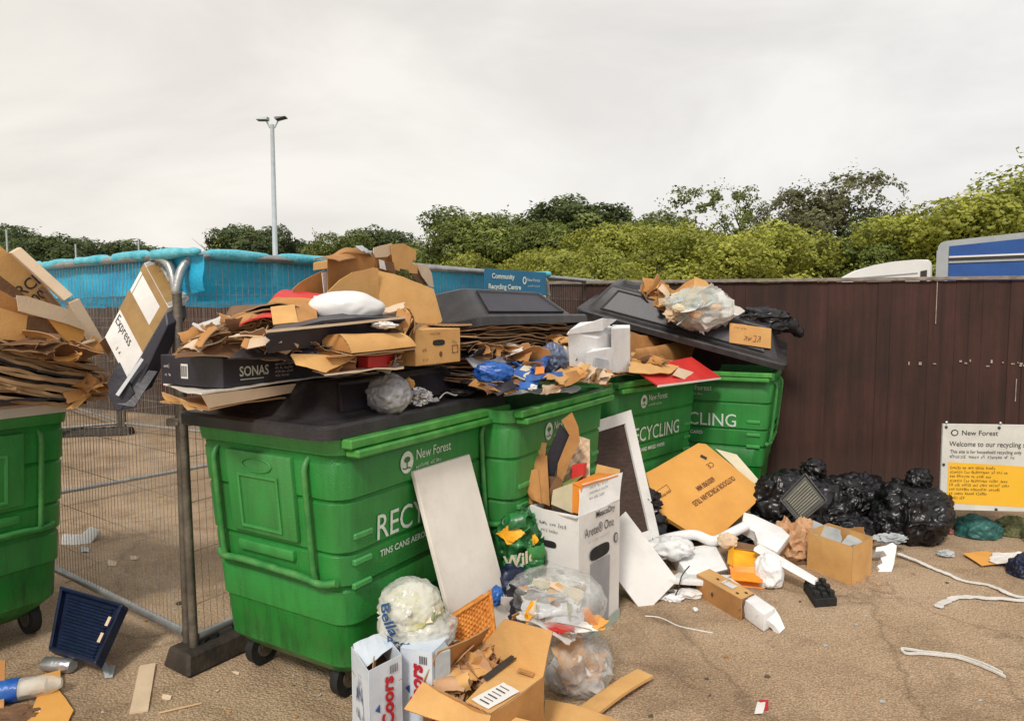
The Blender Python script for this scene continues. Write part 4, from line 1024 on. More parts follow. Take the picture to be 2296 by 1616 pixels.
def carton(name, label, cat, N_, A, B, h, mat='card', inner='card_dark', th=.005, flaps=(), group=None, root=None, tilt=None):
    """standing open carton: near corner, edge to A, edge to B, height; flaps: (edge index, tip offset vector, length)"""
    N_, A, B = V(N_), V(A), V(B); C = A + B - N_; H = V((0, 0, h)) if not isinstance(h, Vector) else h
    r = root or thing(name, label, cat, tuple(N_), group)
    cs = [N_, A, C, B]
    cen = (N_+C)/2
    for i in range(4):
        p, q = cs[i], cs[(i+1) % 4]
        mk('side_panel', sheet([p, q, q+H, p+H], th=th, nx=10, ny=8, wob=.004, seed=i+3, bend=.004), M[mat], r, smooth=30)
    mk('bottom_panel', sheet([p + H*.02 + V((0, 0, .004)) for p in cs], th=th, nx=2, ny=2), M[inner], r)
    for (i, tips, m) in flaps:
        p, q = cs[i]+H, cs[(i+1) % 4]+H
        mk('flap', sheet([p, q, V(tips[1]), V(tips[0])], th=th*.8, nx=8, ny=6, wob=.008, seed=i+21), M[m], r, smooth=30)
    return r
# ================================================================== nearest heap: on the first bin
# black bathroom carton at the front left
c0 = V((-1.135, 2.68, 1.402)); nL, nR = .40, .86
rt = thing('flat_carton', 'long black flat carton printed SONAS on the near left of the heap', 'box', tuple(c0))
mk('carton_body', bevel(boxv(c0, EX*nR, EY*nL, V((0, 0, .122))), .003), M['black_card'], rt)
f_ = -EY*.0015
text('SONAS', .056, c0 + EX*.075 + V((0, 0, .042)) + f_, EX, (0, 0, 1), M['white_paint'], 'lettering', rt, squeeze=.82, bold=.001)
mk('lettering', boxv(c0 + EX*.080 + V((0, 0, .026)) + f_, EX*.115, f_*.5, V((0, 0, .004))), M['white_paint'], rt)
for k, wd in enumerate((.13, .11, .12, .09)):
    text(('~aaaaaaaa aaaaaaa aaaa', '~aaa aa aaaaaaa', '~aaaaaaaa aaaaa', '~aaaa aaaaaa')[k], .014, c0 + EX*.255 + V((0, 0, .075 - .016*k)) + f_, EX, (0, 0, 1), M['white_card'], 'lettering', rt)
g_ = -EX*.0015; o_ = c0 + EY*nL
mk('label', boxv(o_ - EY*.14 + V((0, 0, .028)) + g_, -EY*.045, g_*.3, V((0, 0, .06))), M['white_card'], rt)
for q_ in range(6):
    mk('label_line', boxv(o_ - EY*(.144 + .0065*q_) + V((0, 0, .036)) + g_*1.6, -EY*(.0022 if q_ % 2 else .004), g_*.2, V((0, 0, .044))), M['ink'], rt)
text('~aaaa', .020, o_ - EY*.03 + V((0, 0, .07)) + g_, -EY, (0, 0, 1), M['white_card'], 'lettering', rt)
text('~aa aa', .016, o_ - EY*.035 + V((0, 0, .035)) + g_, -EY, (0, 0, 1), M['white_card'], 'lettering', rt)
# white flat carton underneath
A_ = G(452, 884, 1.392); B_ = A_ + EX*1.0 + V((0, 0, .012)); D_ = G(366, 860, 1.392); C_ = D_ + EX*1.0
panelset('flattened_white_carton', 'flattened white topped carton sticking out under the long black carton', 'cardboard', [
    ('top_sheet', [A_, B_, C_, D_], 'white_board', dict(th=.007, bend=.012, wob=.01, nx=14)),
    ('bottom_sheet', [A_ + V((0, 0, -.055)) + EX*.03, B_ + V((0, 0, -.02)), C_ + V((0, 0, -.02)), D_ + V((0, 0, -.07)) - EX*.02], 'card_mid', dict(th=.006, bend=-.015, wob=.012, nx=12)),
    ('side_fold', [A_ + V((0, 0, -.055)) + EX*.03, B_ + V((0, 0, -.02)), B_ + V((0, 0, -.004)), A_ + V((0, 0, -.004))], 'card_pale', dict(th=.004, bend=.01, nx=12)),
    ('torn_end', [A_ + V((0, 0, -.055)) - EY*.01, D_ + V((0, 0, -.07)), D_ + EY*.02 + V((0, 0, -.04)), A_ + EY*.03 + V((0, 0, -.035))], 'card', dict(th=.004, wob=.03, rag=.06)),
])
# fanned stack of flattened cartons at the left of the heap
rg = random.Random(7)
mats_ = ['card_dark', 'card_mid', 'card_dark', 'card_dark', 'card', 'card_dark', 'card_mid', 'card_dark', 'card_dark']
for k in range(26):
    t = k/25
    u0 = 388 + 100*t**1.5 + rg.uniform(-6, 8); v0 = 796 - 62*t + rg.uniform(-2, 2)
    u1 = 700 + rg.uniform(-30, 40); v1 = 772 - 92*t + rg.uniform(-5, 5)
    w0 = .50 + rg.uniform(-.03, .03); w1 = .28 + rg.uniform(-.04, .04)
    a = R(u0, v0, w0); b = R(u1, v1, w1); dd = .34 + rg.uniform(-.04, .04)
    item('cardboard_sheet', sheet([a, b, b + EY*dd + V((0, 0, -.012)), a + EY*dd*.25 + EX*.10], th=rg.uniform(.003, .007), nx=16, ny=6, bend=.035 + rg.uniform(-.01, .012), wob=.014, seed=k, rag=.015),
         mats_[k % 9], 'flattened brown cardboard sheet in the fanned stack above the long black carton', 'cardboard', 'flattened cardboard in the fanned stack on the nearest bin', smooth=30)
a, b = R(395, 806, .50), R(640, 800, .3)
item('folded_carton', sheet([R(392, 806, .47), R(520, 806, .36), R(560, 745, .45), R(420, 778, .52)], th=.006, wob=.02, bend=.02, seed=44), 'card_dark', 'dark brown bent carton flap at the base of the fanned stack', 'cardboard', smooth=30)
# red printed sheets
panelset('red_carton', 'torn red printed carton lying on the fanned cardboard stack', 'cardboard', [
    ('printed_face', [R(590, 690, .48), R(717, 700, .34), R(727, 660, .50), R(640, 646, .66)], 'red', dict(bend2=.02, wob=.014, rag=.02)),
    ('fold', [R(592, 692, .47), R(700, 690, .33), R(724, 682, .33), R(640, 672, .48)], 'card_mid', dict(bend2=.03, wob=.012)),
    ('white_edge', [R(702, 672, .34), R(726, 680, .33), R(726, 664, .42), R(704, 662, .42)], 'white_card', dict(th=.003)),
])
item('red_sheet', sheet([R(535, 732, .33), R(606, 712, .28), R(628, 700, .34), R(560, 712, .44)], th=.004, wob=.012, bend=.01, seed=5, rag=.04), 'red', 'small torn orange red sheet poking out of the fanned stack', 'cardboard', smooth=30)
panelset('corrugated_carton', 'orange brown carton with fluted edge between red sheet and white bag', 'box', [
    ('fluted_side', [R(612, 726, .24), R(668, 722, .18), R(660, 682, .30), R(606, 688, .34)], 'card', dict(wob=.004)),
    ('inner_side', [R(640, 726, .22), R(706, 724, .16), R(690, 700, .34), R(655, 700, .36)], 'card_orange', dict(wob=.01)),
    ('back_side', [R(668, 722, .18), R(712, 722, .16), R(708, 672, .36), R(660, 680, .34)], 'card_mid', dict(wob=.008)),
])
for k in range(5):
    p = R(618 + 10*k, 722 - k, .225); item('fluting_gap', boxv(p, EX*.006, -EY*.002, V((0, 0, .05))), 'card_dark', 'dark fold slot on the fluted carton edge', 'slot', 'slots in the fluted carton') if False else None
# white bag
bc = R(774, 692, .22)
item('white_bag', blob(bc, (.165, .10, .078), 3, 5, .07, 1.4, sharp=False, flat=bc.z-.042), 'white_bag', 'smooth white plastic bag lying flat in front of the big cardboard panel', 'bag', smooth=180)
# black flattened carton boards
panelset('black_flat_carton', 'wide black flattened carton with pale cut edge across the middle of the heap', 'cardboard', [
    ('top_board', [R(600, 744, .10), R(908, 712, -.02), R(880, 690, .36), R(640, 716, .46)], 'black_card', dict(th=.012, bend=.02, wob=.008, nx=14)),
    ('pale_edge', [R(598, 746, .09), R(909, 714, -.03), R(909, 709, -.03), R(598, 740, .09)], 'card_pale', dict(th=.006, bend=.02, wob=.008, nx=14)),
    ('hanging_board', [R(596, 792, .13), R(900, 756, .04), R(906, 716, .0), R(600, 748, .12)], 'black_card', dict(th=.006, bend=-.012, wob=.014, nx=14, rag=.02)),
])
item('black_flap', sheet([R(510, 806, .20), R(655, 808, .13), R(650, 768, .20), R(545, 778, .27)], th=.006, wob=.012, bend=.012, seed=31), 'black_plastic', 'short black bent board behind the printed end of the black carton', 'cardboard', smooth=30)
panelset('small_carton', 'small pale carton end poking out between the fanned stack and the black boards', 'box', [
    ('front', [R(553, 783, .16), R(632, 768, .11), R(630, 752, .13), R(560, 760, .17)], 'card_pale', dict(wob=.008)),
    ('top', [R(560, 760, .17), R(630, 752, .13), R(640, 735, .26), R(590, 738, .3)], 'card', dict(wob=.008)),
    ('end', [R(540, 776, .22), R(553, 783, .16), R(560, 760, .17), R(548, 758, .24)], 'card_mid', dict(wob=.004)),
])
panelset('long_tan_carton', 'flat tan carton squashed under the black boards in mid heap', 'box', [
    ('front', [R(788, 792, -.02), R(934, 776, -.08), R(902, 746, -.03), R(760, 749, .03)], 'card', dict(bend2=.01, wob=.006)),
    ('end', [R(722, 778, .10), R(790, 792, -.02), R(762, 748, .03), R(726, 752, .12)], 'card_mid', dict(wob=.006, bend2=.01)),
    ('bottom', [R(722, 780, .10), R(790, 794, -.02), R(930, 780, -.08), R(930, 790, .1)], 'card_dark', dict(wob=.004)),
])
rt = panelset('open_tan_carton', 'low tan carton with open dark side showing a red block', 'box', [
    ('lid_flap', [R(662, 818, .10), R(728, 836, .02), R(800, 800, .02), R(650, 793, .12)], 'card', dict(bend=.012, wob=.008, rag=.02)),
    ('top', [R(735, 800, .02), R(905, 786, -.06), R(905, 776, .2), R(700, 790, .3)], 'card_mid', dict(wob=.008)),
    ('base', [R(728, 838, .01), R(905, 822, -.07), R(905, 815, .2), R(700, 828, .3)], 'card_pale', dict(wob=.008)),
    ('back', [R(728, 836, .18), R(905, 822, .10), R(905, 782, .10), R(728, 796, .18)], 'card_dark', dict(wob=.008)),
])
mk('red_block', bevel(boxv(R(826, 826, .03), EX*.17, EY*.06, V((0, 0, .05))), .003), M['red'], rt)
crushed('crumpled_waste', R(765, 817, .06), (.08, .05, .04), ['card_dark', 'grey_paper', 'card_mid', 'black_card'], 'crumpled mixed scraps inside the low open tan carton', 'scrap', 8)
# carton with hand hole
hb0 = R(932, 821, -.0)
ha = R(1037, 806, -.0); ha = hb0 + EX*.39; 
hz = V((0, 0, .165)); hx = EX*.355
rt = thing('hand_hole_carton', 'tan carton with oval hand hole at the right end of the nearest heap', 'box', tuple(hb0))
mk('carton_body', bevel(boxv(hb0, hx, EY*.24, hz), .003), M['card'], rt)
pz = lambda x, z: hb0 + EX*x + V((0, 0, z)) - EY*.0015
def oval(c, ax, ay, a, b, k=3.0, n=24):
    vs = []
    for i in range(n):
        t = 2*math.pi*i/n; ct, st = math.cos(t), math.sin(t)
        vs.append(c + ax*(a*abs(ct)**(2/k)*(1 if ct >= 0 else -1)) + ay*(b*abs(st)**(2/k)*(1 if st >= 0 else -1)))
    return vs, [tuple(range(n))]
mk('hand_hole', oval(pz(.175, .10), EX, V((0, 0, 1)), .048, .014), M['black_matt'], rt)
text('~aaaaaaa', .022, pz(.11, .138), EX, (0, 0, 1), M['ink_brown'], 'lettering', rt)
text('~aaa', .026, pz(.285, .09), EX, (0, 0, 1), M['ink_brown'], 'lettering', rt)
mk('symbol', join(boxv(pz(.282, .045), EX*.05, -EY*.001, V((0, 0, .004))), boxv(pz(.282, .08), EX*.05, -EY*.001, V((0, 0, .004))), boxv(pz(.282, .045), EX*.004, -EY*.001, V((0, 0, .038))), boxv(pz(.328, .045), EX*.004, -EY*.001, V((0, 0, .038)))), M['ink_brown'], rt)
mk('symbol', oval(pz(.19, .045), EX, V((0, 0, 1)), .012, .014, 2), M['ink_brown'], rt)
text('~aa', .03, pz(.05, .06), EX, (0, 0, 1), M['ink_brown'], 'lettering', rt)
text('~a a', .025, pz(.05, .02), EX, (0, 0, 1), M['ink_brown'], 'lettering', rt)
# big creased cardboard panel and cartons on top
panelset('big_cardboard_panel', 'largest tan cardboard panel, creased down the middle, standing over the heap', 'cardboard', [
    ('left_leaf', pp([(735, 735), (735, 655), (762, 628), (790, 611), (838, 600), (848, 602), (852, 735)], .40), 'card', dict(t='p', jit=.003)),
    ('right_leaf', [R(*p) for p in [(852, 735, .40), (847, 602, .40), (905, 620, .37), (968, 649, .33), (986, 702, .29), (1001, 762, .26), (945, 762, .28), (880, 758, .36)]], 'card', dict(t='p', jit=.002)),
])
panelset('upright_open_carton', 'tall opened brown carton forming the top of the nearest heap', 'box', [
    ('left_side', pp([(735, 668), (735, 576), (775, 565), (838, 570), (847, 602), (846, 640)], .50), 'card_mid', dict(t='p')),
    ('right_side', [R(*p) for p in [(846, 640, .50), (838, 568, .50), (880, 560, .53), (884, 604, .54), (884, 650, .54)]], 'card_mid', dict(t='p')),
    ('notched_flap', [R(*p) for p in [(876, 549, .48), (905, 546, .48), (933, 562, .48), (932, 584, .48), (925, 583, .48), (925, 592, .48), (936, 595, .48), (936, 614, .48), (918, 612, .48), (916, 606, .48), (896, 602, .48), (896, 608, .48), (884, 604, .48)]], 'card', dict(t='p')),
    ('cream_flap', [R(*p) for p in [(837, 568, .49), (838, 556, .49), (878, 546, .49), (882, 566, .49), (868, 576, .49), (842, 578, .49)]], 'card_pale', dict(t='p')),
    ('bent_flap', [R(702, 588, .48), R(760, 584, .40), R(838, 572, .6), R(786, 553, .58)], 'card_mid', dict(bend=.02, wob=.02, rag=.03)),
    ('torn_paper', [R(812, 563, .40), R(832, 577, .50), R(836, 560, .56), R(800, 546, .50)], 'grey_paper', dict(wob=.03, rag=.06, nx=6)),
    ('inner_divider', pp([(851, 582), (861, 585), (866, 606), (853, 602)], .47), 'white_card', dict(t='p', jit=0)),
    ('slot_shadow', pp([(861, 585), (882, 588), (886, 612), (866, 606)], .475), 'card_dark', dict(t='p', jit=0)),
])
panelset('leaning_tan_panel', 'tan panel and white strip leaning behind the red carton', 'cardboard', [
    ('panel', pp([(655, 650), (672, 634), (700, 618), (728, 606), (738, 660), (700, 672)], .58), 'card_mid', dict(t='p')),
    ('white_strip', pp([(722, 612), (732, 610), (738, 655), (727, 658)], .53), 'white_card', dict(t='p', jit=0)),
])
item('small_carton_end', bevel(hexa([R(702, 607, .68), R(738, 602, .62), R(745, 600, .74), R(712, 605, .8), R(702, 589, .68), R(738, 584, .62), R(745, 582, .74), R(712, 587, .8)]), .002), 'card', 'small tan carton end stuck out left of the top carton', 'box')
panelset('fallen_side_panel', 'narrow ragged tan strip hanging right of the notched flap', 'cardboard', [
    ('strip', pp([(934, 592), (958, 594), (968, 612), (972, 644), (962, 642), (946, 620)], .64), 'card_pale', dict(t='p', jit=.006)),
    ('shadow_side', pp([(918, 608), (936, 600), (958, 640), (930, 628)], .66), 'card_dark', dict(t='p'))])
panelset('torn_box_corner', 'torn carton corner lying on the black boards right of the white bag', 'box', [
    ('pale_panel', [R(846, 706, .12), R(908, 690, .04), R(906, 678, .10), R(850, 692, .16)], 'card_pale', dict(wob=.01, rag=.04)),
    ('brown_panel', [R(884, 738, .02), R(915, 740, -.02), R(922, 705, .0), R(892, 690, .05)], 'card_mid', dict(wob=.015, rag=.05)),
    ('flap', [R(905, 752, -.03), R(924, 712, -.01), R(914, 688, .05), R(900, 700, .05)], 'card', dict(wob=.02, rag=.06)),
    ('under_panel', [R(870, 745, .05), R(905, 752, -.02), R(900, 715, .02), R(868, 720, .06)], 'card_dark', dict(wob=.01, rag=.04)),
])
item('paper_scrap', blob(R(862, 729, -.01), (.05, .03, .014), 12, 3, .5, 2.5), 'white_card', 'blue white crumpled paper scrap on the black boards', 'scrap', smooth=30)
rg = random.Random(77)
for k in range(9):
    u0 = 690 + 24*k; w_ = .30 - .02*k
    a = R(u0, 765 - 3*k + rg.uniform(-5, 8), w_); b = R(u0 + rg.uniform(70, 130), 757 - 4*k + rg.uniform(-5, 8), w_-.06)
    item('cardboard_sheet', sheet([a, b, b + EY*.3, a + EY*.3 + V((0, 0, .02))], th=.006, nx=10, ny=4, wob=.014, seed=50+k, rag=.03), mats_[(k*2) % 9],
         'crushed cardboard layer filling the middle of the nearest heap', 'cardboard', 'crushed cardboard inside the nearest heap', smooth=30)
for k in range(7):
    a = R(560 + 45*k, 800 + rg.uniform(-6, 6), .34); b = R(720 + 42*k, 790 + rg.uniform(-9, 5), .28)
    item('cardboard_sheet', sheet([a, b, b + EY*.3, a + EY*.3], th=.006, nx=10, ny=4, wob=.02, seed=70+k, rag=.03), mats_[(k*2+1) % 9],
         'crushed cardboard layer filling the middle of the nearest heap', 'cardboard', 'crushed cardboard inside the nearest heap', smooth=30)
# pallet leaning behind
rt = thing('wooden_pallet', 'pale wooden pallet leaning behind the right edge of the big panel', 'pallet', tuple(R(1020, 700, .70)))
for k in range(5):
    u = 972 + 20*k
    mk('slat', sheet([R(u+6, 688, .72), R(u+20, 687, .70), R(u+6, 662, .86), R(u-8, 663, .88)], th=.014, nx=1, ny=1), M['wood'], rt)
    mk('lower_slat', sheet([R(u+12, 712, .66), R(u+24, 711, .64), R(u+14, 697, .72), R(u+2, 698, .74)], th=.014, nx=1, ny=1), M['wood'], rt)
mk('bearer', boxv(R(975, 690, .70), R(1066, 685, .64)-R(975, 690, .70), EY*.03, V((0, 0, .022))), M['card_pale'], rt)
mk('bearer', boxv(R(980, 716, .66), R(1058, 711, .60)-R(980, 716, .66), EY*.03, V((0, 0, .01))), M['wood'], rt)
# things on the brim of the first lid
bc = R(871, 884, .05); item('grey_bag_ball', blob(bc, (.098, .092, .088), 6, 5, .13, 1.7, axis=(-.5, -.7, .6), npl=9, pl=.08), 'grey_bag', 'grey plastic bag rolled into a ball on the black lid', 'bag', smooth=180)
item('foil_scrap', blob(R(937, 889, .03), (.055, .035, .035), 7, 4, .55, 2.4), 'silver', 'crumpled silver wrapper beside the grey bag ball on the lid', 'wrapper', smooth=30)
item('orange_peel_scrap', blob(R(915, 862, .08), (.028, .02, .03), 9, 3, .4, 2.4), 'card', 'small orange brown scrap above the silver wrapper on the lid', 'scrap', smooth=30)
item('white_string', tube(smoothpath([R(985, 893, .03), R(1000, 880, .05), R(1022, 886, .04), R(1040, 874, .07), R(1052, 876, .07)], 5), .0035, 5), 'strap', 'short pale cord lying on the lid right of the wrapper', 'cord')
item('dark_film_scrap', blob(R(1020, 880, .07), (.08, .03, .018), 19, 4, .5, 2.4), 'black_bag', 'dark film scrap lying on the lid near the pale cord', 'scrap', smooth=180)
item('paper_tag', sheet([R(960, 900, .0), R(985, 897, .0), R(980, 889, .03), R(958, 893, .03)], th=.002, wob=.01, nx=4, ny=3), 'grey_paper', 'small crumpled grey paper on the front of the lid', 'paper')
# ================================================================== second bin heap
rg = random.Random(21)
for k in range(26):
    u0 = 1048 + rg.uniform(-4, 14) + abs(13-k)*1.2; v0 = 822 - 3.9*k + rg.uniform(-2, 2); w_ = .05 + rg.uniform(-.04, .05)
    a = R(u0, v0, w_); b = R(1268 + rg.uniform(-20, 30), 818 - 3.6*k + rg.uniform(-8, 3), w_ - .03)
    item('cardboard_sheet', sheet([a, b, b + EY*.36, a + EY*.36], th=rg.uniform(.004, .009), nx=14, ny=4, bend=.02, wob=.02, seed=100+k, rag=.03), ['card_mid', 'card_dark', 'black_card', 'card_mid', 'card', 'card_dark'][k % 6],
         'bent cardboard layer squeezed under the raised lid of the second bin', 'cardboard', 'cardboard squeezed under the raised lid', smooth=30)
for k in range(9):
    w_ = -.12 + rg.uniform(-.03, .03)
    a = R(1088 + 5*k, 860 - 5*k + rg.uniform(-3, 3), w_+.05); b = R(1335 - 6*k + rg.uniform(-20, 10), 846 - 4*k + rg.uniform(-6, 6), w_)
    item('cardboard_sheet', sheet([a, b, b + EY*.4, a + EY*.4], th=rg.uniform(.004, .009), nx=14, ny=4, wob=.02, seed=130+k, rag=.03), ['card_dark', 'black_card', 'card_mid', 'card_dark', 'grey_paper'][k % 5],
         'dirty flattened layer along the rim of the second bin', 'cardboard', 'flattened layers along the rim of the second bin', smooth=30)
fo0 = R(1066, 832, -.02)
item('grey_foam_block', bevel(hexa([R(1062, 826, .02), R(1190, 806, -.06), R(1196, 800, .25), R(1080, 812, .30), R(1040, 800, .06), R(1180, 790, -.04), R(1190, 786, .25), R(1070, 784, .32)]), .006), 'foam_grey', 'pale grey wedge of packing foam at the left of the second heap', 'foam')
panelset('blue_packet', 'open blue and white printed packet in the middle of the second heap', 'packet', [
    ('front', [R(1140, 838, -.17), R(1205, 866, -.24), R(1232, 796, -.12), R(1190, 804, -.08)], 'blue', dict(wob=.012, bend=.01)),
    ('printed_panel', [R(1150, 842, -.185), R(1176, 852, -.215), R(1206, 806, -.125), R(1186, 808, -.105)], 'cream', dict(th=.003, wob=.012)),
    ('blue_edge', [R(1178, 856, -.225), R(1262, 842, -.25), R(1262, 832, -.24), R(1180, 840, -.21)], 'blue', dict(wob=.01)),
    ('red_print', [R(1198, 840, -.22), R(1220, 836, -.23), R(1220, 820, -.2), R(1202, 822, -.19)], 'orange', dict(th=.003, wob=.006)),
])
bc = R(1238, 812, -.12); item('navy_bag', blob(bc, (.075, .085, .10), 14, 5, .35, 1.9), surf('navy_film', (.01, .015, .05), (.16, .2, .3), 6, .3, .6, 25), 'crumpled navy and clear film bag behind the blue packet', 'bag', smooth=180)
item('blue_bag_scrap', blob(R(1105, 835, -.12), (.09, .05, .05), 15, 4, .4, 2), 'blue', 'crumpled blue bag low in the second heap under the grey foam', 'bag', smooth=180)
crushed('brown_carton_wad', R(1290, 838, -.23), (.14, .07, .07), ['card', 'card_mid', 'card_pale'], 'wad of torn tan cardboard right of the blue packet on the rim', 'cardboard', 16)
panelset('torn_flaps', 'torn tan flaps bent over the rim left of the white polystyrene', 'cardboard', [
    ('flap', [R(1215, 846, -.24), R(1262, 862, -.28), R(1290, 828, -.22), R(1272, 818, -.18)], 'card', dict(wob=.02, rag=.06)),
    ('flap', [R(1240, 870, -.28), R(1290, 858, -.28), R(1335, 828, -.25), R(1262, 836, -.23)], 'card_mid', dict(wob=.03, rag=.06)),
    ('fibres', [R(1212, 884, -.27), R(1262, 878, -.29), R(1262, 862, -.28), R(1222, 862, -.26)], 'card_pale', dict(wob=.03, rag=.08)),
])
item('pale_paper_strip', sheet([R(1130, 886, -.20), R(1300, 876, -.24), R(1300, 866, -.2), R(1135, 874, -.17)], th=.003, nx=16, ny=3, wob=.016, seed=9, rag=.05), 'grey_paper', 'long pale paper strip along the rim of the second bin', 'paper', smooth=30)
item('white_scrap', blob(R(1192, 868, -.235), (.025, .02, .015), 17, 3, .5, 2), 'foam', 'tiny white scrap on the rim below the blue packet', 'scrap')
# moulded polystyrene
o_ = R(1272, 832, -.12)
def PS(u, v, w): return R(u, v, w)
rt = thing('polystyrene_moulding', 'large white polystyrene moulding with stepped recess standing on the third bin', 'packaging', tuple(PS(1340, 830, -.2)))
mk('slab', bevel(hexa([PS(1276, 822, -.20), PS(1340, 836, -.24), PS(1402, 826, -.10), PS(1345, 812, -.05), PS(1272, 742, -.20), PS(1338, 758, -.24), PS(1396, 735, -.10), PS(1338, 725, -.05)]), .006, 2), M['foam'], rt)
mk('raised_wall', bevel(hexa([PS(1370, 836, -.22), PS(1413, 834, -.20), PS(1413, 830, -.08), PS(1374, 824, -.08), PS(1370, 736, -.22), PS(1412, 734, -.20), PS(1412, 728, -.08), PS(1372, 728, -.08)]), .006, 2), M['foam'], rt)
mk('top_ridge', bevel(hexa([PS(1268, 752, -.215), PS(1352, 742, -.235), PS(1360, 730, -.11), PS(1280, 738, -.10), PS(1278, 738, -.215), PS(1352, 712, -.23), PS(1385, 716, -.11), PS(1300, 722, -.10)]), .006, 2), M['foam'], rt)
mk('step', bevel(hexa([PS(1312, 826, -.265), PS(1370, 832, -.275), PS(1372, 832, -.235), PS(1316, 826, -.225), PS(1314, 790, -.265), PS(1356, 782, -.275), PS(1372, 778, -.235), PS(1330, 780, -.225)]), .005, 2), M['foam'], rt)
mk('notch', bevel(hexa([PS(1330, 826, -.28), PS(1366, 830, -.288), PS(1366, 830, -.27), PS(1330, 826, -.265), PS(1334, 800, -.28), PS(1364, 806, -.288), PS(1364, 806, -.27), PS(1334, 800, -.265)]), .004), M['foam_grey'], rt)
# ================================================================== third and fourth bin heap
panelset('orange_brown_tray', 'orange brown carton tray with curled side on the third bin', 'box', [
    ('curled_side', [R(1418, 800, -.15), R(1545, 812, -.16), R(1560, 756, -.12), R(1425, 782, -.10)], 'card_mid', dict(bend=-.02, bend2=.02, wob=.006, nx=12)),
    ('tray_front', [R(1415, 822, -.20), R(1545, 822, -.22), R(1545, 811, -.22), R(1415, 806, -.19)], 'card_orange', dict(wob=.006)),
    ('far_side', [R(1410, 800, .05), R(1475, 782, .0), R(1500, 764, .02), R(1412, 744, .08)], 'card_mid', dict(wob=.02, rag=.03)),
    ('inner_base', [R(1412, 806, -.18), R(1545, 812, -.2), R(1540, 800, .02), R(1415, 790, .04)], 'card', dict(wob=.01)),
])
item('cardboard_sheet', sheet([R(1410, 834, -.30), R(1500, 838, -.42), R(1525, 818, -.36), R(1412, 812, -.22)], th=.006, wob=.012, seed=3, rag=.03), 'card', 'tan sheet lying between the orange tray and the red board', 'cardboard', smooth=30)
item('tan_triangle', poly([R(1508, 840, -.43), R(1552, 857, -.50), R(1578, 841, -.49), R(1520, 824, -.40)], .005), 'card_pale', 'small pale tan triangle of card lying on the red board', 'cardboard')
rt = panelset('red_board', 'glossy red board with white edge jutting over the rim of the third bin', 'board', [
    ('board', [R(1418, 826, -.24), R(1476, 864, -.44), R(1616, 846, -.58), R(1550, 800, -.34)], 'red', dict(th=.010, wob=.003, nx=4)),
    ('white_edge', [R(1474, 868, -.442), R(1616, 850, -.582), R(1616, 846, -.582), R(1476, 863, -.442)], 'white_card', dict(th=.004, wob=0, nx=2)),
])
rg = random.Random(5)
for k in range(8):
    a = R(1380 + 8*k, 842 - 8*k, .02 + .03*rg.random()); b = R(1560 - 5*k, 836 - 8*k + rg.uniform(-6, 4), .0)
    item('cardboard_sheet', sheet([a, b, b + EY*.35, a + EY*.35], th=.007, nx=10, ny=4, wob=.02, seed=150+k, rag=.03), ['card_mid', 'card_dark', 'card_dark', 'card_mid'][k % 4],
         'brown layer packed under the long tilted lid', 'cardboard', 'cardboard packed under the long tilted lid', smooth=30)
# on top of the tilted lid
def ontop(u, v, d): return Q(u, v, d)
bc = Q(1568, 692, 5.85)
rt = thing('clear_sack', 'translucent greenish sack full of waste resting on the long tilted lid', 'bag', tuple(bc))
mk('film', blob(bc, (.285, .24, .185), 23, 5, .06, 1.5, axis=(-.85, -.45, .1), npl=15, pl=.09, cr=.05, crd=(-.8, -.4, .1)), M['film_green'], rt, smooth=180)
crushed('x', bc, (.25, .20, .16), ['white_card', 'grey_paper', 'foam_grey', 'white_card', 'card_pale', 'cream'], '', '', 24, n=26, parent=rt, part='waste_piece')
mk('contents', blob(bc, (.19, .14, .11), 24, 4, .35, 1.8), surf('sack_contents', (.55, .58, .54), (.16, .19, .17), 8, .7, .6, 30, c3=(.40, .44, .40)), rt, smooth=30)
for (u, v, m) in ((1605, 690, 'card_orange'), (1560, 705, 'card_orange'), (1520, 690, 'cream')):
    mk('scrap', blob(Q(u, v, 5.66), (.045, .02, .03), u, 3, .4, 2), M[m], rt)
mk('gathered_neck', blob(Q(1510, 676, 5.75), (.10, .06, .045), 25, 4, .45, 2), M['film_green'], rt, smooth=180)
for i, (u, v, d, r, ms, lab) in enumerate(((1462, 655, 6.1, (.13, .09, .12), ['card_mid', 'card', 'card_mid'], 'crumpled brown carton left of the clear sack'), (1497, 668, 5.95, (.10, .08, .15), ['card', 'card_pale', 'card_mid'], 'tall crumpled tan carton touching the clear sack'),
        (1437, 664, 6.25, (.10, .06, .06), ['card_pale', 'card'], 'pale torn card behind the crumpled brown cartons'), (1508, 702, 5.75, (.07, .05, .06), ['card_pale', 'card_pale'], 'pale card lump under the left side of the clear sack'))):
    crushed('crumpled_carton', Q(u, v, d), r, ms, lab, 'cardboard', 30+i)
panelset('tan_carton', 'tan carton top standing up behind the clear sack', 'box', [
    ('left', [Q(1502, 668, 6.1), Q(1555, 655, 6.0), Q(1556, 622, 6.1), Q(1508, 655, 6.15)], 'card_mid', dict(wob=.012)),
    ('right', [Q(1555, 655, 6.0), Q(1600, 652, 6.15), Q(1582, 630, 6.2), Q(1556, 620, 6.1)], 'card', dict(wob=.008)),
])
bc = Q(1700, 722, 6.0)
item('black_bag_tail', join(blob(bc, (.26, .16, .115), 41, 5, .35, 1.7), tube(smoothpath([bc + V((.10, 0, .03)), bc + V((.22, -.02, .0)), bc + V((.32, -.03, -.07)), bc + V((.37, -.03, -.13))], 5), [.09]*5 + [.07]*4 + [.05]*4 + [.03]*2 + [.01], 10)), 'black_bag', 'black plastic bag with trailing end behind the doodled carton', 'bag', smooth=180)
o_ = Q(1634, 762, 5.75); ux_ = V((.93, -.30, -.14)).normalized()
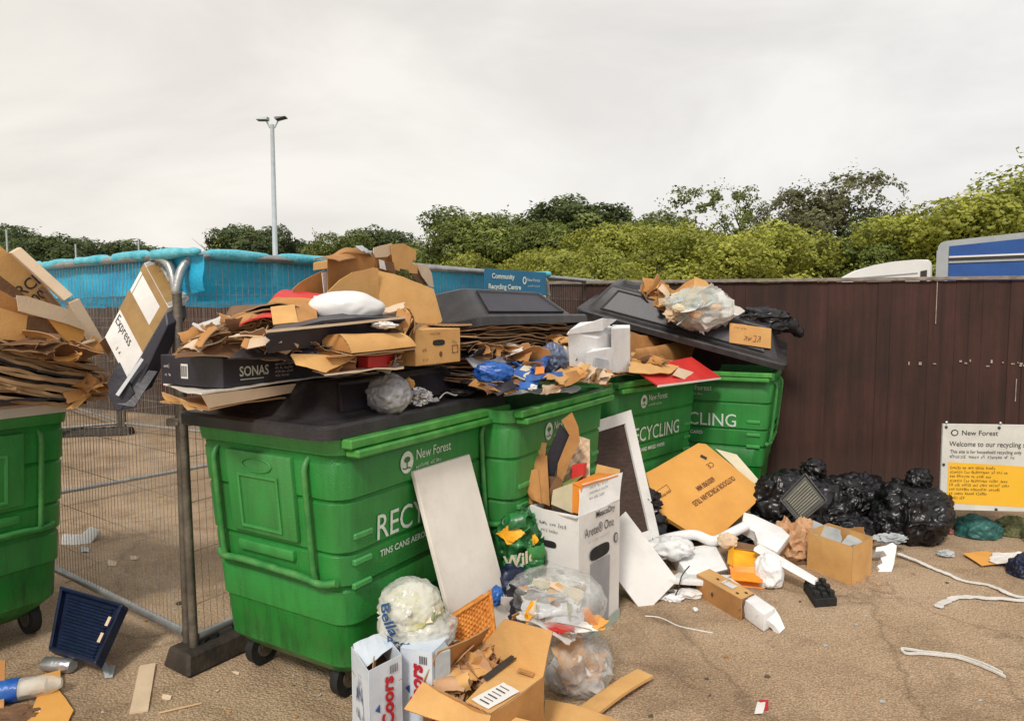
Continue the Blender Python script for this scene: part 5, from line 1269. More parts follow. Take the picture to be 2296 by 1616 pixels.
rt = thing('doodled_carton', 'tan carton with doodles on its side at the low end of the tilted lid', 'box', tuple(o_))
fy = V((.33, .94, 0)).normalized()
mk('carton_body', bevel(boxv(Q(1634, 768, 5.78), ux_*.335, fy*.22, V((.0, 0, .165))), .003), M['card'], rt)
for tx, s_, du, dz in (('~aaaa aaaa', .022, .04, .13), ('~aaaa', .07, .12, .04)):
    text(tx, s_, Q(1634, 768, 5.78) + ux_*du + V((0, 0, dz)) - fy*.0015, ux_, V((.14, 0, .99)), M['ink_brown'], 'lettering', rt)
# ================================================================== far left heap on the cut off bin
rg = random.Random(31)
for k in range(27):
    w_ = 1.66 + rg.uniform(-.03, .04)
    kk = k*15/27; v0 = 738 + 11.5*kk; v1 = 815 + 6.2*kk + rg.uniform(-4, 4); u1 = (205 + 45*math.sin((kk+1)/15*2.6)) + rg.uniform(-10, 10)
    if kk > 10: u1 -= (kk-10)*9
    a = R(-150, v0 - 52 + rg.uniform(-4, 4), w_); b = R(u1, v1, w_)
    item('cardboard_sheet', sheet([a, b, b + EY*.55, a + EY*.55], th=rg.uniform(.010, .018), nx=18, ny=4, bend=-.03 + rg.uniform(-.01, .01), wob=.016, seed=200+k, rag=.02), ['card_dark', 'card_mid', 'card_dark', 'black_card', 'card_mid', 'card_dark', 'card_dark'][k % 7],
         'flattened brown sheet in the sagging stack at the far left', 'cardboard', 'flattened cardboard on the cut off left bin', smooth=30)
item('black_liner', sheet([R(-150, 895, 1.62), R(190, 893, 1.62), R(150, 880, 2.2), R(-150, 880, 2.2)], th=.01, wob=.03, nx=16, seed=8), 'black_card', 'black sheet draped at the base of the far left stack', 'sheet', smooth=30)
rt = panelset('crushed_carton_end', 'crushed open carton end hanging off the far left stack', 'box', [
    ('side', [R(150, 905, 1.60), R(205, 888, 1.60), R(200, 868, 1.62), R(140, 880, 1.62)], 'card_mid', dict(wob=.03, rag=.05)),
    ('flap', [R(148, 918, 1.62), R(170, 916, 1.6), R(208, 880, 1.6), R(186, 884, 1.6)], 'card', dict(wob=.02, rag=.05)),
    ('inside', [R(165, 896, 1.63), R(200, 884, 1.63), R(196, 868, 1.63), R(168, 868, 1.63)], 'black_card', dict(wob=.01)),
])
rt = panelset('parcel_board', 'tan board lettered RCE and 00 standing at the far left', 'board', [
    ('board', pp([(-60, 530), (-5, 548), (16, 564), (87, 625), (145, 694), (100, 712), (50, 682), (0, 617), (-60, 570)], 1.85), 'card', dict(t='p', jit=.002))])
p0 = R(60, 640, 1.85); nn = EY
a_, b_ = PL(46, 668, p0, nn), PL(82, 640, p0, nn); ux_ = (b_-a_).normalized(); uy_ = (-EY).cross(ux_).normalized()
if uy_.z < 0: uy_ = -uy_
text('RCE', .078, a_ - EY*.008, ux_, uy_, M['ink'], 'lettering', rt, lift=.002, bold=.001)
a_ = PL(80, 682, p0, nn); text('00', .066, a_ - EY*.008, ux_, uy_, M['ink'], 'lettering', rt, lift=.002, bold=.001)
def flat_tube(pa, pb, wd, mat, label):
    a, b = V(pa), V(pb); t = (b-a).normalized(); s = t.cross(EY).normalized()
    return item('cardboard_tube', bevel(hexa([a - s*wd/2 - EY*.0, b - s*wd/2, b - s*wd/2 + EY*wd*.6, a - s*wd/2 + EY*wd*.6, a + s*wd/2, b + s*wd/2, b + s*wd/2 + EY*wd*.6, a + s*wd/2 + EY*wd*.6]), .003), mat, label, 'cardboard tube')
flat_tube(R(36, 560, 1.80), R(155, 668, 1.66), .052, 'card_pale', 'upper pale square cardboard tube rising at the far left')
flat_tube(R(166, 674, 1.66), R(222, 770, 1.62), .058, 'card_pale', 'lower pale square cardboard tube ending beside the white carton')
flat_tube(R(40, 585, 1.9), R(215, 790, 1.72), .03, 'card_dark', 'dark folded strip behind the two pale square tubes')
panelset('open_brown_carton', 'open orange brown carton with pale flap in front of the lettered board', 'box', [
    ('pale_flap', pp([(37, 662), (60, 664), (158, 694), (178, 718), (194, 736), (188, 740), (150, 726), (42, 697)], 1.60), 'card_pale', dict(t='p', jit=.001)),
    ('orange_side', pp([(103, 710), (150, 722), (190, 738), (187, 760), (165, 776), (140, 756)], 1.61), 'card_orange', dict(t='p', jit=.001)),
    ('left_side', pp([(-120, 640), (0, 650), (40, 672), (110, 715), (160, 790), (60, 792), (-120, 770)], 1.66), 'card_mid', dict(t='p', jit=.001)),
    ('light_side', pp([(-120, 700), (0, 690), (62, 708), (56, 765), (-120, 752)], 1.64), 'card', dict(t='p', jit=.001)),
    ('dark_inside', pp([(64, 708), (104, 712), (146, 768), (112, 790), (56, 765)], 1.64), 'card_dark', dict(t='p', jit=.001)),
    ('back_side', pp([(-120, 600), (0, 618), (60, 665), (0, 668), (-120, 660)], 1.80), 'card_dark', dict(t='p', jit=.002)),
])
panelset('bent_card_strip', 'bent brown strip and curled flap beside the bottom of the white carton', 'cardboard', [
    ('strip', [R(190, 782, 1.58), R(222, 800, 1.58), R(240, 776, 1.56), R(210, 752, 1.58)], 'card_mid', dict(wob=.02)),
    ('flap', [R(222, 768, 1.56), R(244, 800, 1.56), R(252, 782, 1.56), R(234, 756, 1.56)], 'card_dark', dict(wob=.01)),
    ('edge', [R(168, 776, 1.58), R(214, 764, 1.57), R(214, 758, 1.57), R(190, 764, 1.58)], 'card_pale', dict(wob=.01))])
# leaning white carton with brown tape
TL, TR, BR, BL_ = Q(323, 590, 3.34), Q(378, 690, 3.16), Q(284, 852, 3.08), Q(234, 756, 3.24)
n_ = nrm(TL, BL_, BR);  n_ = n_ if n_.dot(CAM - TL) > 0 else -n_
BL_ = PL(234, 756, TL, n_)
rt = thing('leaning_carton', 'white carton marked Express, bound with brown tape, leaning between the two bins', 'box', tuple(BR))
back = Q(368, 573, 3.42) - TL
mk('carton_body', bevel(hexa([BL_, BR, BR+back, BL_+back, TL, TR, TR+back, TL+back]), .003), M['white_card'], rt)
def fc(s, t, o=.0018): return TL*(1-s)*(1-t) + TR*s*(1-t) + BR*s*t + BL_*(1-s)*t + n_*o
tapem = M.setdefault('tape', surf('brown_tape', (.26, .15, .045), (.36, .22, .08), 10, .3, .2, 40))
def band(s0, s1, t0, t1, m, nm, o=.0018): return mk(nm, ([fc(s0, t0, o), fc(s1, t0, o), fc(s1, t1, o), fc(s0, t1, o)], [(0, 1, 2, 3)]), m, rt)
band(0, 1, .36, .62, tapem, 'brown_tape'); band(0, 1, .002, .10, tapem, 'brown_tape', .0015); band(.82, 1, .02, .36, tapem, 'brown_tape', .0014)
band(.06, .10, .09, .36, M['white_card'], 'torn_edge', .004)
text('Express', .062, fc(.05, .76), fc(1, .78)-fc(0, .78), fc(0, 0)-fc(0, 1), M['ink'], 'lettering', rt, lift=0)
text('~a a', .034, fc(.40, .93), fc(1, .78)-fc(0, .78), fc(0, 0)-fc(0, 1), M['ink'], 'lettering', rt, lift=0)
# dark trailing side under the white carton
dn = (BR-TR).normalized(); LN = (BR-TR).length
mk('black_side', bevel(hexa([BR + n_*.001, BR - dn*LN*.93 + n_*.001, BR - dn*LN*.93 + back*.95, BR + back*.95, BR + dn*.03 + (BR-BL_).normalized()*.10, BR - dn*LN*.86 + (BR-BL_).normalized()*.055, BR - dn*LN*.86 + (BR-BL_).normalized()*.05 + back, BR + dn*.03 + (BR-BL_).normalized()*.09 + back]), .004), M['black_card'], rt)
mk('top_side', sheet([TL, TR, TR + back*1.0 + V((.0, 0, .0)), TL + back], th=.003, nx=2, ny=2), M['white_card'], rt)
mk('brown_tape', sheet([TL.lerp(TR, .1) - dn*.002, TR.lerp(TL, .1) - dn*.002, TR.lerp(TL, .1) + back*.55 - dn*.002, TL.lerp(TR, .1) + back*.55 - dn*.002], th=.002, nx=1, ny=1), tapem, rt)
panelset('black_open_carton', 'black open carton wedged below the leaning white carton', 'box', [
    ('front', [Q(240, 860, 3.02), Q(268, 920, 3.0), Q(300, 880, 3.02), Q(268, 812, 3.04)], 'black_card', dict(wob=.01)),
    ('side', [Q(262, 905, 3.0), Q(300, 912, 3.0), Q(352, 832, 3.08), Q(306, 826, 3.06)], 'black_card', dict(wob=.006)),
    ('pale_edge', [Q(259, 884, 2.99), Q(266, 888, 2.99), Q(322, 806, 3.05), Q(316, 802, 3.05)], 'foam_grey', dict(wob=.002)),
    ('bottom', [Q(240, 880, 3.1), Q(262, 920, 3.0), Q(302, 912, 3.0), Q(300, 870, 3.2)], 'black_card', dict(wob=.01)),
])

# extra torn and jammed waste that breaks up the heaps
for i, (u, v, w_, r, ms, lab) in enumerate((
    (455, 762, .46, (.09, .08, .05), ['card_mid', 'card_pale', 'card_dark'], 'torn brown card sticking out of the left end of the fanned stack'),
    (520, 722, .44, (.12, .10, .04), ['card_dark', 'white_card', 'card_mid', 'card'], 'ragged card with a white scrap on top of the fanned stack'),
    (600, 762, .22, (.10, .08, .05), ['card_mid', 'card_dark', 'card_pale'], 'crushed brown card between fanned stack and small pale carton'),
    (690, 792, .14, (.10, .06, .035), ['black_card', 'card_dark', 'card_mid'], 'dark crushed card left of the long tan carton'),
    (870, 812, .06, (.07, .06, .04), ['card_dark', 'card_mid', 'grey_paper'], 'dark crushed card between red block and hand hole carton'),
    (905, 728, .06, (.06, .05, .07), ['card_mid', 'card_dark', 'card_pale', 'card_mid'], 'frayed brown carton corner right of the black boards'),
    (1075, 786, .02, (.12, .08, .04), ['card_dark', 'black_card', 'card_mid'], 'dark crushed card above the grey foam wedge'),
    (1160, 786, -.06, (.14, .08, .05), ['card_mid', 'card', 'card_dark', 'white_card'], 'crushed brown and white card above the blue packet'),
    (1120, 862, -.16, (.13, .06, .04), ['card_dark', 'blue', 'black_card', 'card_mid'], 'dark crushed waste with blue film on the rim of the second bin'),
    (1178, 826, -.13, (.08, .06, .06), ['blue', 'white_card', 'navy', 'card_mid'], 'blue and white crushed packaging behind the blue packet'),
    (1262, 800, -.14, (.07, .06, .06), ['grey_paper', 'white_card', 'navy'], 'grey and white crushed film left of the polystyrene'),
    (1250, 772, -.04, (.10, .08, .05), ['card_mid', 'card_dark', 'card'], 'torn brown card tucked under the raised lid beside the polystyrene'),
    (1460, 812, -.26, (.10, .08, .045), ['card_dark', 'card_mid', 'card'], 'crushed brown card in front of the orange brown tray'),
    (1345, 842, -.26, (.09, .06, .05), ['card_mid', 'card_dark', 'card_pale'], 'torn card hanging over the rim below the polystyrene'),
    )):
    crushed('torn_cardboard', R(u, v, w_), r, ms, lab, 'cardboard', 500+i, n=9, bend=.35)
for i, (u, v, w_, r, ms, lab) in enumerate((
    (60, 770, 1.62, (.16, .10, .05), ['card_dark', 'card_mid', 'card_dark', 'card'], 'crushed dark card packed between the far left carton and the stack'),
    (150, 790, 1.62, (.12, .10, .05), ['card_mid', 'card_dark', 'card_orange'], 'torn brown card under the orange side of the far left carton'),
    (215, 858, 1.60, (.10, .08, .05), ['card_mid', 'card_dark', 'card_mid'], 'frayed ends of card at the right of the far left stack'),
    )):
    crushed('torn_cardboard', R(u, v, w_), r, ms, lab, 'cardboard', 540+i, n=10, bend=.3)
# ================================================================== in front of the row
# tall white board leaning on the first bin
tl, tr = R(927, 1057, -.012), R(1053, 1018, -.012)
br_ = G(1147, 1480, 0.0); 
dn_ = (G(1128, 1420, 0) - tr)
dl = tr - tl; base = V((tl.x, tl.y, 0)) - EY*.29
bl_ = V((base.x + .02, base.y - .03, .004)); br2 = bl_ + V((dl.x, dl.y, 0))
rt = thing('white_board', 'tall narrow white board leaning on the nearest bin over the lettering', 'board', tuple(bl_))
nb = nrm(bl_, br2, tr)
mk('board', bevel(hexa([bl_, br2, tr, tl, bl_ - EY*-.022, br2 + EY*.022, tr + EY*.022, tl + EY*.022]), .0025), M['white_board'], rt)
# woven orange tray
wp = [PL(1010, 1384, G(1060, 1640, 0) , V((.55, -.83, .25)).normalized())]
pn = V((.45, -.86, .28)).normalized(); p0 = Q(1060, 1420, 2.80)
W = lambda u, v: PL(u, v, p0, pn)
rt = thing('woven_tray', 'orange woven tray standing between the white board and the open carton', 'tray', tuple(W(1060, 1500)))
cs = [W(1003, 1500), W(1118, 1500), W(1098, 1328), W(1012, 1383)]
vs_, fs_ = [], []; nx_, ny_ = 44, 52
for j in range(ny_+1):
    for i in range(nx_+1):
        s, t = i/nx_, j/ny_
        p = (cs[0]*(1-s) + cs[1]*s)*(1-t) + (cs[3]*(1-s) + cs[2]*s)*t
        e_ = min(s, 1-s, 1-t)*14
        h_ = .0028*math.sin(j*1.57)*(1 if (i//3) % 2 else -1) + .002*math.sin(i*2.1) - .004*min(1, max(0, e_-.6))
        vs_.append(p + pn*h_)
for j in range(ny_):
    for i in range(nx_): fs_.append((j*(nx_+1)+i, j*(nx_+1)+i+1, (j+1)*(nx_+1)+i+1, (j+1)*(nx_+1)+i))
mk('woven_panel', (vs_, fs_), M['wicker'], rt)
mk('rolled_edge', tube(smoothpath([cs[0], cs[3] - (cs[3]-cs[0])*.05, cs[3], cs[3].lerp(cs[2], .1), cs[3].lerp(cs[2], .9), cs[2], cs[2]-(cs[2]-cs[1])*.05, cs[1]], 4), .009, 8), M['wicker'], rt, smooth=60)
rt2 = thing('woven_tray', 'second orange woven tray, mostly hidden behind the first', 'tray', tuple(W(1050, 1480) - pn*.03))
mk('woven_panel', sheet([c - pn*.035 + V((-.012, 0, -.01)) for c in cs], th=.012, wob=.01, nx=14, ny=14), M['wicker'], rt2)
# ---- beer cartons
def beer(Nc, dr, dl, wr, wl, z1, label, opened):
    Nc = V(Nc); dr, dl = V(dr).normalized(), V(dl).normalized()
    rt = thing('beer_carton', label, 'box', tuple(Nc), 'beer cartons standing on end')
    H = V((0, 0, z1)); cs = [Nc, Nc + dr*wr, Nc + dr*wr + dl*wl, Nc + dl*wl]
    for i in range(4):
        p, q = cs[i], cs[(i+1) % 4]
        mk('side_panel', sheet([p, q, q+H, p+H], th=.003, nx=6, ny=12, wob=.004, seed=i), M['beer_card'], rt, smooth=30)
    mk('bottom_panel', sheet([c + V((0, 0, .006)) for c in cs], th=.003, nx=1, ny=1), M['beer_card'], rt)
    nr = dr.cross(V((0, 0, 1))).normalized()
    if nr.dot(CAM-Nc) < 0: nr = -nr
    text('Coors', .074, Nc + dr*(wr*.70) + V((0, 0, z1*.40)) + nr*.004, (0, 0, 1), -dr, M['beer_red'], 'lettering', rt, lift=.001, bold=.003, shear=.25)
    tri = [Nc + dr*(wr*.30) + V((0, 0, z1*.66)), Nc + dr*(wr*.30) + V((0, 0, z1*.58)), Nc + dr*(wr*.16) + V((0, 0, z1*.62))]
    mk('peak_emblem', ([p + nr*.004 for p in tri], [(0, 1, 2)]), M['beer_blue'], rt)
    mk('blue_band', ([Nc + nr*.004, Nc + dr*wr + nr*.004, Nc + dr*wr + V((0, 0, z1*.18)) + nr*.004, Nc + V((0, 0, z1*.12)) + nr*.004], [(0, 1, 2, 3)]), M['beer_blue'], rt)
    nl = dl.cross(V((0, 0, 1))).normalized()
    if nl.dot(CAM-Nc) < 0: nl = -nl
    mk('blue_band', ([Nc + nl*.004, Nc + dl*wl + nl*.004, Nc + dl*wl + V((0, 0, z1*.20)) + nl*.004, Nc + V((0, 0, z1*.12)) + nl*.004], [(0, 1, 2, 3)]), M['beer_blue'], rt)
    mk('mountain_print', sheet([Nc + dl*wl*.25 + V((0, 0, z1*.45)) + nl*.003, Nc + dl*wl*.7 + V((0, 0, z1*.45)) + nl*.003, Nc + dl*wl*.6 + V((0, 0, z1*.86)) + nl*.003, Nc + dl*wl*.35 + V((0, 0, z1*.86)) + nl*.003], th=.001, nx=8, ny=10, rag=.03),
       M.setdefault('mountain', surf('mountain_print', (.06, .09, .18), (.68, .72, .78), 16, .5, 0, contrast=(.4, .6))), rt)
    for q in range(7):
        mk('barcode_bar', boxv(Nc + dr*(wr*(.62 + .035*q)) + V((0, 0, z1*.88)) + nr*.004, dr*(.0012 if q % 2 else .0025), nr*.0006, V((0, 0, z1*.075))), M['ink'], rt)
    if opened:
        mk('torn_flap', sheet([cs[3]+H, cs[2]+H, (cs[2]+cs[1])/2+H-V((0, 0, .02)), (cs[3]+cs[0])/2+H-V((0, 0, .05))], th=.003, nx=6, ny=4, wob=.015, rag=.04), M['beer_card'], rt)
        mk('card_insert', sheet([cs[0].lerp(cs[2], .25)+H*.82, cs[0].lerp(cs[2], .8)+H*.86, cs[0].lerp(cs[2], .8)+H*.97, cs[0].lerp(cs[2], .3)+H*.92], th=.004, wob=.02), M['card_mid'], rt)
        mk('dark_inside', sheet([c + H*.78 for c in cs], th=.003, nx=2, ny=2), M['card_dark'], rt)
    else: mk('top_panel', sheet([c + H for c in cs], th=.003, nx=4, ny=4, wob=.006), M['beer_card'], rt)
    return rt
n1_ = G(826, 1503, .42); r1_ = G(897, 1468, .42); l1_ = G(787, 1449, .42)
beer(atz(n1_, 0), r1_-n1_, l1_-n1_, (r1_-n1_).length*1.05, (l1_-n1_).length, .42, 'pale blue beer carton with torn open top at the front left of the pile', True)
n2_ = G(897, 1446, .42); r2_ = G(968, 1460, .42)
d2 = (r2_-n2_); p2 = V((-d2.y, d2.x, 0))
beer(atz(r2_, 0) - d2, d2, p2, d2.length, .15, .415, 'second beer carton standing behind the open one under the marked bag', False)
# third face seen beside it
item('grey_card_box', bevel(boxv(atz(r2_, 0) + d2.normalized()*.01 + p2.normalized()*.01, V((.055, .03, 0)), V((-.05, .12, 0)), V((0, 0, .41))), .003), 'grey_paper', 'pale grey box with barcode squeezed right of the second beer carton', 'box')
# ---- bag with writing
bc = Q(926, 1372, 2.72)
rt = thing('marked_clear_bag', 'clear bag with blue handwriting, full of pale waste, on the beer cartons', 'bag', tuple(bc))
bb = bagv(bc + V((0, 0, -.0)), (.145, .13, .15), 5, neck=.05, amp=.12, floor=.42)
mk('film', join(blob(bc + V((-.01, 0, .035)), (.130, .115, .105), 51, 5, .06, 1.0, axis=(.15, -.75, .55), npl=15, pl=.035, cr=.05, crd=(.2, -.8, .5)), blob(bc + V((.03, .0, -.07)), (.150, .12, .085), 56, 5, .10, 1.2, cr=.08), blob(bc + V((-.05, -.02, -.04)), (.09, .09, .08), 57, 4, .10, 1.2, cr=.06)), M['film_dense'], rt, smooth=180)
mk('contents', blob(bc, (.115, .10, .11), 52, 5, .2, 1.9), M['mixed_pale'], rt, smooth=30)
mk('gathered_knot', blob(bc + V((.0, -.12, .05)), (.010, .008, .010), 53, 3, .4, 2), M['white_bag'], rt)
crushed('x', bc + V((.05, -.02, -.11)), (.13, .10, .05), ['card_mid', 'grey_paper', 'card_pale', 'card_dark', 'white_card'], '', '', 54, n=10, parent=rt, part='lower_waste')
crushed('x', bc + V((.0, -.02, .0)), (.12, .10, .10), ['cream', 'white_card', 'green_card', 'card_pale', 'white_card'], '', '', 55, n=12, parent=rt, part='waste_piece')
def wrapped(body, size, c, r, az, el, rot, parent, mat, name='handwriting', k=1.03):
    """lettering laid on the surface of a bag"""
    cu = bpy.data.curves.new('t', 'FONT'); cu.body = body; cu.size = size; cu.align_x = 'CENTER'; cu.align_y = 'CENTER'; cu.shear = .2; cu.offset = .0018
    to = bpy.data.objects.new('t', cu); COL.objects.link(to); me = bpy.data.meshes.new_from_object(to.evaluated_get(bpy.context.evaluated_depsgraph_get()))
    bpy.data.objects.remove(to); bpy.data.curves.remove(cu); vs = []
    for v in me.vertices:
        x = v.co.x*math.cos(rot) - v.co.y*math.sin(rot); y = v.co.x*math.sin(rot) + v.co.y*math.cos(rot)
        a = az + x/r[0]; e = el + y/r[2]
        vs.append(V(c) + V((r[0]*k*math.sin(a)*math.cos(e), -r[1]*k*math.cos(a)*math.cos(e), r[2]*k*math.sin(e))))
    fs = [tuple(p.vertices) for p in me.polygons]; bpy.data.meshes.remove(me)
    return mk(name, (vs, fs), mat, parent)
pen = M.setdefault('pen', surf('blue_marker', (.01, .05, .16), (.02, .09, .25), 20, .4, 0))
wrapped('Bella', .070, bc, (.15, .135, .145), -.62, .16, -1.0, rt, pen); wrapped('Best', .056, bc, (.15, .135, .145), -.30, -.42, -.15, rt, pen, 'handwriting', 1.12)
# ---- two clear sacks
bc = Q(1243, 1350, 2.98)
rt = thing('clear_waste_sack', 'bulging clear sack of mixed packaging lying on top of another sack', 'bag', tuple(bc), 'clear sacks of mixed waste')
mk('film', blob(bc, (.225, .17, .155), 61, 5, .08, 1.3, axis=(-.9, -.3, -.1), npl=13, pl=.10), M['film'], rt, smooth=180)
mk('contents', blob(bc + V((0, .04, 0)), (.15, .09, .09), 62, 5, .3, 1.8), surf('pack_waste', (.62, .60, .55), (.22, .17, .13), 10, .6, .6, 30, c3=(.5, .5, .46)), rt, smooth=30)
crushed('x', bc + V((0, -.03, 0)), (.18, .11, .12), ['card', 'white_card', 'grey_paper', 'card_pale', 'foam_grey', 'green_card', 'card_dark', 'cream'], '', '', 71, n=22, parent=rt, part='waste_piece')
crushed('x', bc + V((-.12, -.06, 0)), (.08, .06, .09), ['black_card', 'white_card', 'card_mid'], '', '', 72, n=7, parent=rt, part='waste_piece')
crushed('x', Q(1262, 1408, 2.84), (.10, .03, .035), ['red', 'white_card', 'red'], '', '', 73, n=6, parent=rt, part='waste_piece')
crushed('x', Q(1330, 1385, 2.88), (.055, .03, .05), ['card_orange', 'orange'], '', '', 74, n=3, parent=rt, part='waste_piece')
crushed('x', Q(1190, 1368, 2.84), (.035, .03, .05), ['yellow', 'cream'], '', '', 75, n=3, parent=rt, part='waste_piece')
crushed('x', Q(1246, 1322, 2.86), (.05, .02, .05), ['card', 'card_pale'], '', '', 76, n=2, parent=rt, part='waste_piece', bend=.08)
bc2 = Q(1296, 1488, 2.98)
rt = thing('clear_waste_sack', 'smaller clear sack of tubs and card under the bulging one, on the ground', 'bag', tuple(bc2), 'clear sacks of mixed waste')
mk('film', blob(bc2, (.15, .13, .155), 63, 5, .12, 1.4, flat=.012, axis=(.3, -.3, .9), npl=15, pl=.12), M['film'], rt, smooth=180)
mk('contents', blob(bc2 + V((0, .03, 0)), (.09, .06, .10), 64, 5, .3, 1.9, flat=.02), surf('brown_waste', (.40, .22, .12), (.65, .6, .55), 10, .6, .6, 30, c3=(.30, .14, .07)), rt, smooth=30)
crushed('x', bc2 + V((0, -.03, -.01)), (.12, .08, .12), ['card_mid', 'card', 'grey_paper', 'card_dark', 'white_card', 'card_mid'], '', '', 81, n=18, parent=rt, part='waste_piece', floor=.015)
# ---- open carton at the front
zt = .30
Nn = atz(G(1100, 1601, zt), 0); Rr = atz(G(1219, 1516, zt), 0); Bb = atz(G(1072, 1456, zt), 0)
ed = (Bb-Rr); Ll = Nn + ed; H_ = V((0, 0, zt))
rt = carton('open_carton', 'large open tan carton with address label and packing paper in the foreground', 'box', Nn, Rr, Ll, zt, mat='card_mid', inner='card_dark', th=.006, flaps=[
    (1, [Q(1133, 1386, 2.68), Q(1240, 1414, 2.58)][::-1], 'card'),
])
mk('flap', sheet([Ll+H_, Bb+H_, Q(1100, 1404, 2.74), Q(982, 1460, 2.52)], th=.005, wob=.006, bend=.01), M['card_mid'], rt, smooth=30)
cf = [Nn+H_+V((0, 0, .004)), Rr+H_+V((0, 0, .004)), PL(1147, 1467, up(Nn, zt+.02), V((0, 0, 1))), PL(1043, 1571, up(Nn, zt+.02), V((0, 0, 1)))]
closed = mk('flap', sheet(cf, th=.005, wob=.004), M['card'], rt, smooth=30, label='closed flap carrying the address label')
cn = nrm(cf[0], cf[1], cf[3]); cn = cn if cn.z > 0 else -cn
fx = lambda u, v, o=.0065: PL(u, v, cf[0] + cn*o, cn)
mk('address_label', sheet([fx(1056, 1566), fx(1094, 1588), fx(1163, 1549), fx(1128, 1528)], th=.0012, nx=4, ny=4, rag=.02), M['white_card'], closed)
for k in range(6):
    a, b = fx(1076 + 9*k, 1566 - 6*k, .0085), fx(1096 + 9*k, 1577 - 6*k, .0085)
    mk('label_line', strip([a, b], .0035 if k % 2 else .006, .0003, cn), M['ink'], closed)
mk('black_tape', sheet([fx(1080, 1516), fx(1090, 1526), fx(1156, 1474), fx(1144, 1468)], th=.001, nx=10, ny=3, rag=.05), M['ink'], closed)
mk('printed_mark', strip([fx(1161, 1500), fx(1196, 1512)], .03, .0003, cn), M['card_mid'], closed)
mk('printed_mark', strip([fx(1166, 1505), fx(1190, 1513)], .006, .0003, cn), M['ink_brown'], closed)
mk('flap', sheet([Ll+H_, Nn+H_, G(1095, 1640, .25), G(906, 1590, .25)], th=.005, wob=.012, bend=.015), M['card'], rt, smooth=30)
for i, (u, v, s_, dd) in enumerate(((1052, 1506, .085, 2.64), (1076, 1476, .06, 2.72), (1016, 1540, .065, 2.54))):
    crushed('packing_paper', Q(u, v, dd), (s_*1.25, s_, s_*.95), ['paper', 'card', 'paper', 'card_mid', 'paper'], 'crumpled brown packing paper filling the open foreground carton', 'paper', 90+i, n=13, group='packing paper in the open carton', part='crumpled_sheet', bend=.45)
text('~aa', .06, Nn.lerp(Rr, .80) + V((0, 0, .07)) - (V((0, 0, 1)).cross((Rr-Nn).normalized()))*.004, (Rr-Nn), (0, 0, 1), M['ink'], 'handwriting', rt, lift=.002)
# cardboard in front
item('cardboard_sheet', sheet([G(1211, 1700, .02), G(1420, 1690, .0), G(1395, 1617, .01), G(1222, 1568, .05)], th=.006, bend=.015, wob=.01, seed=3), 'card', 'tan cardboard sheet cut off by the bottom edge right of the open carton', 'cardboard', smooth=30)
item('cardboard_sheet', sheet([G(1128, 1680, .20), G(1215, 1680, .16), G(1200, 1618, .2), G(1140, 1602, .24)], th=.005, wob=.006, seed=4), 'card', 'small tan flap at the bottom edge against the open carton', 'cardboard', smooth=30)
item('pink_print_scrap', sheet([G(965, 1640, .2), G(990, 1640, .2), G(985, 1608, .22), G(968, 1606, .22)], th=.003, wob=.01), 'beer_red', 'red printed scrap between beer carton and open carton', 'scrap', smooth=30)
sa, sb_ = G(1318, 1598, .02), G(1446, 1512, .02)
item('cardboard_strip', strip(smoothpath([sa, sa.lerp(sb_, .5) + V((0, 0, .01)), sb_], 4), .085, .014), 'card', 'long narrow tan cardboard strip lying right of the open carton', 'cardboard strip')
# ---- tall white appliance carton
C_ = atz(G(1386, 1385, 0), 0); dA = V((.62, .79, 0)).normalized(); N_ = C_ - dA*.415*1.0
dB = V((-.79, .62, 0)).normalized(); hA = .675
wA = (C_-N_).length
rt = carton('appliance_carton', 'tall white appliance carton stuffed with cardboard in front of the second bin', 'box', N_, C_, N_ + dB*.31, hA, mat='white_card', inner='card_dark', th=.006, flaps=[
    (0, [Q(1300, 1086, 3.50), Q(1396, 1058, 3.86)], 'white_card'),
    (3, [Q(1290, 1160, 3.38), Q(1192, 1132, 3.60)][::-1], 'white_card')])
nA = -dB; nB = -dA
fa_ = lambda s, z, o=.008: N_ + dA*s + V((0, 0, z)) + nA*o
fb_ = lambda s, z, o=.008: N_ + dB*(.31-s) + V((0, 0, z)) + nB*o
text('MeacoDry', .046, fa_(.15, .635), dA, (0, 0, 1), M['ink'], 'lettering', rt, bold=.0006)
text('Arete\u00ae One', .070, fa_(.04, .552), dA, (0, 0, 1), M['ink'], 'lettering', rt, squeeze=.82)
text('~aa aaaaa aaaaaaaaa', .024, fa_(.08, .515), dA, (0, 0, 1), M['grey_paper'], 'lettering', rt)
mk('hand_hole', oval(fa_(.195, .445), dA, V((0, 0, 1)), .10, .036, 3.2), M['black_matt'], rt)
mk('round_badge', oval(fa_(.365, .475), dA, V((0, 0, 1)), .022, .028, 2), M['ink'], rt)
mk('round_badge_centre', oval(fa_(.365, .475, .009), dA, V((0, 0, 1)), .017, .022, 2), M['grey_paper'], rt)
mk('machine_print', sheet([fa_(.10, .02), fa_(.29, .04), fa_(.30, .40), fa_(.105, .40)], th=.001, nx=2, ny=4), M.setdefault('machine_grey', surf('machine_print', (.24, .24, .26), (.34, .34, .36), 4, .5, 0)), rt)
mk('green_footer', sheet([fa_(.0, .0), fa_(wA, .0), fa_(wA, .06), fa_(.0, .03)], th=.0008, nx=1, ny=1), M.setdefault('sage', surf('sage_print', (.32, .40, .33), (.4, .48, .4), 5, .6, 0)), rt)
for k in range(5): text(('~aaaaaa aaa aaaaaa', '~aaaaaaaaaa aaaaaa', '~aaa aaaa aaaaa', '~aaaaaaaaa', '~aaa aaaaaa')[k], .022, Q(1318, 1096, 3.52) + dA*.0 + V((0, 0, -.028*k - .0)), dA, (0, 0, 1), M['ink'], 'lettering', rt, lift=.010)
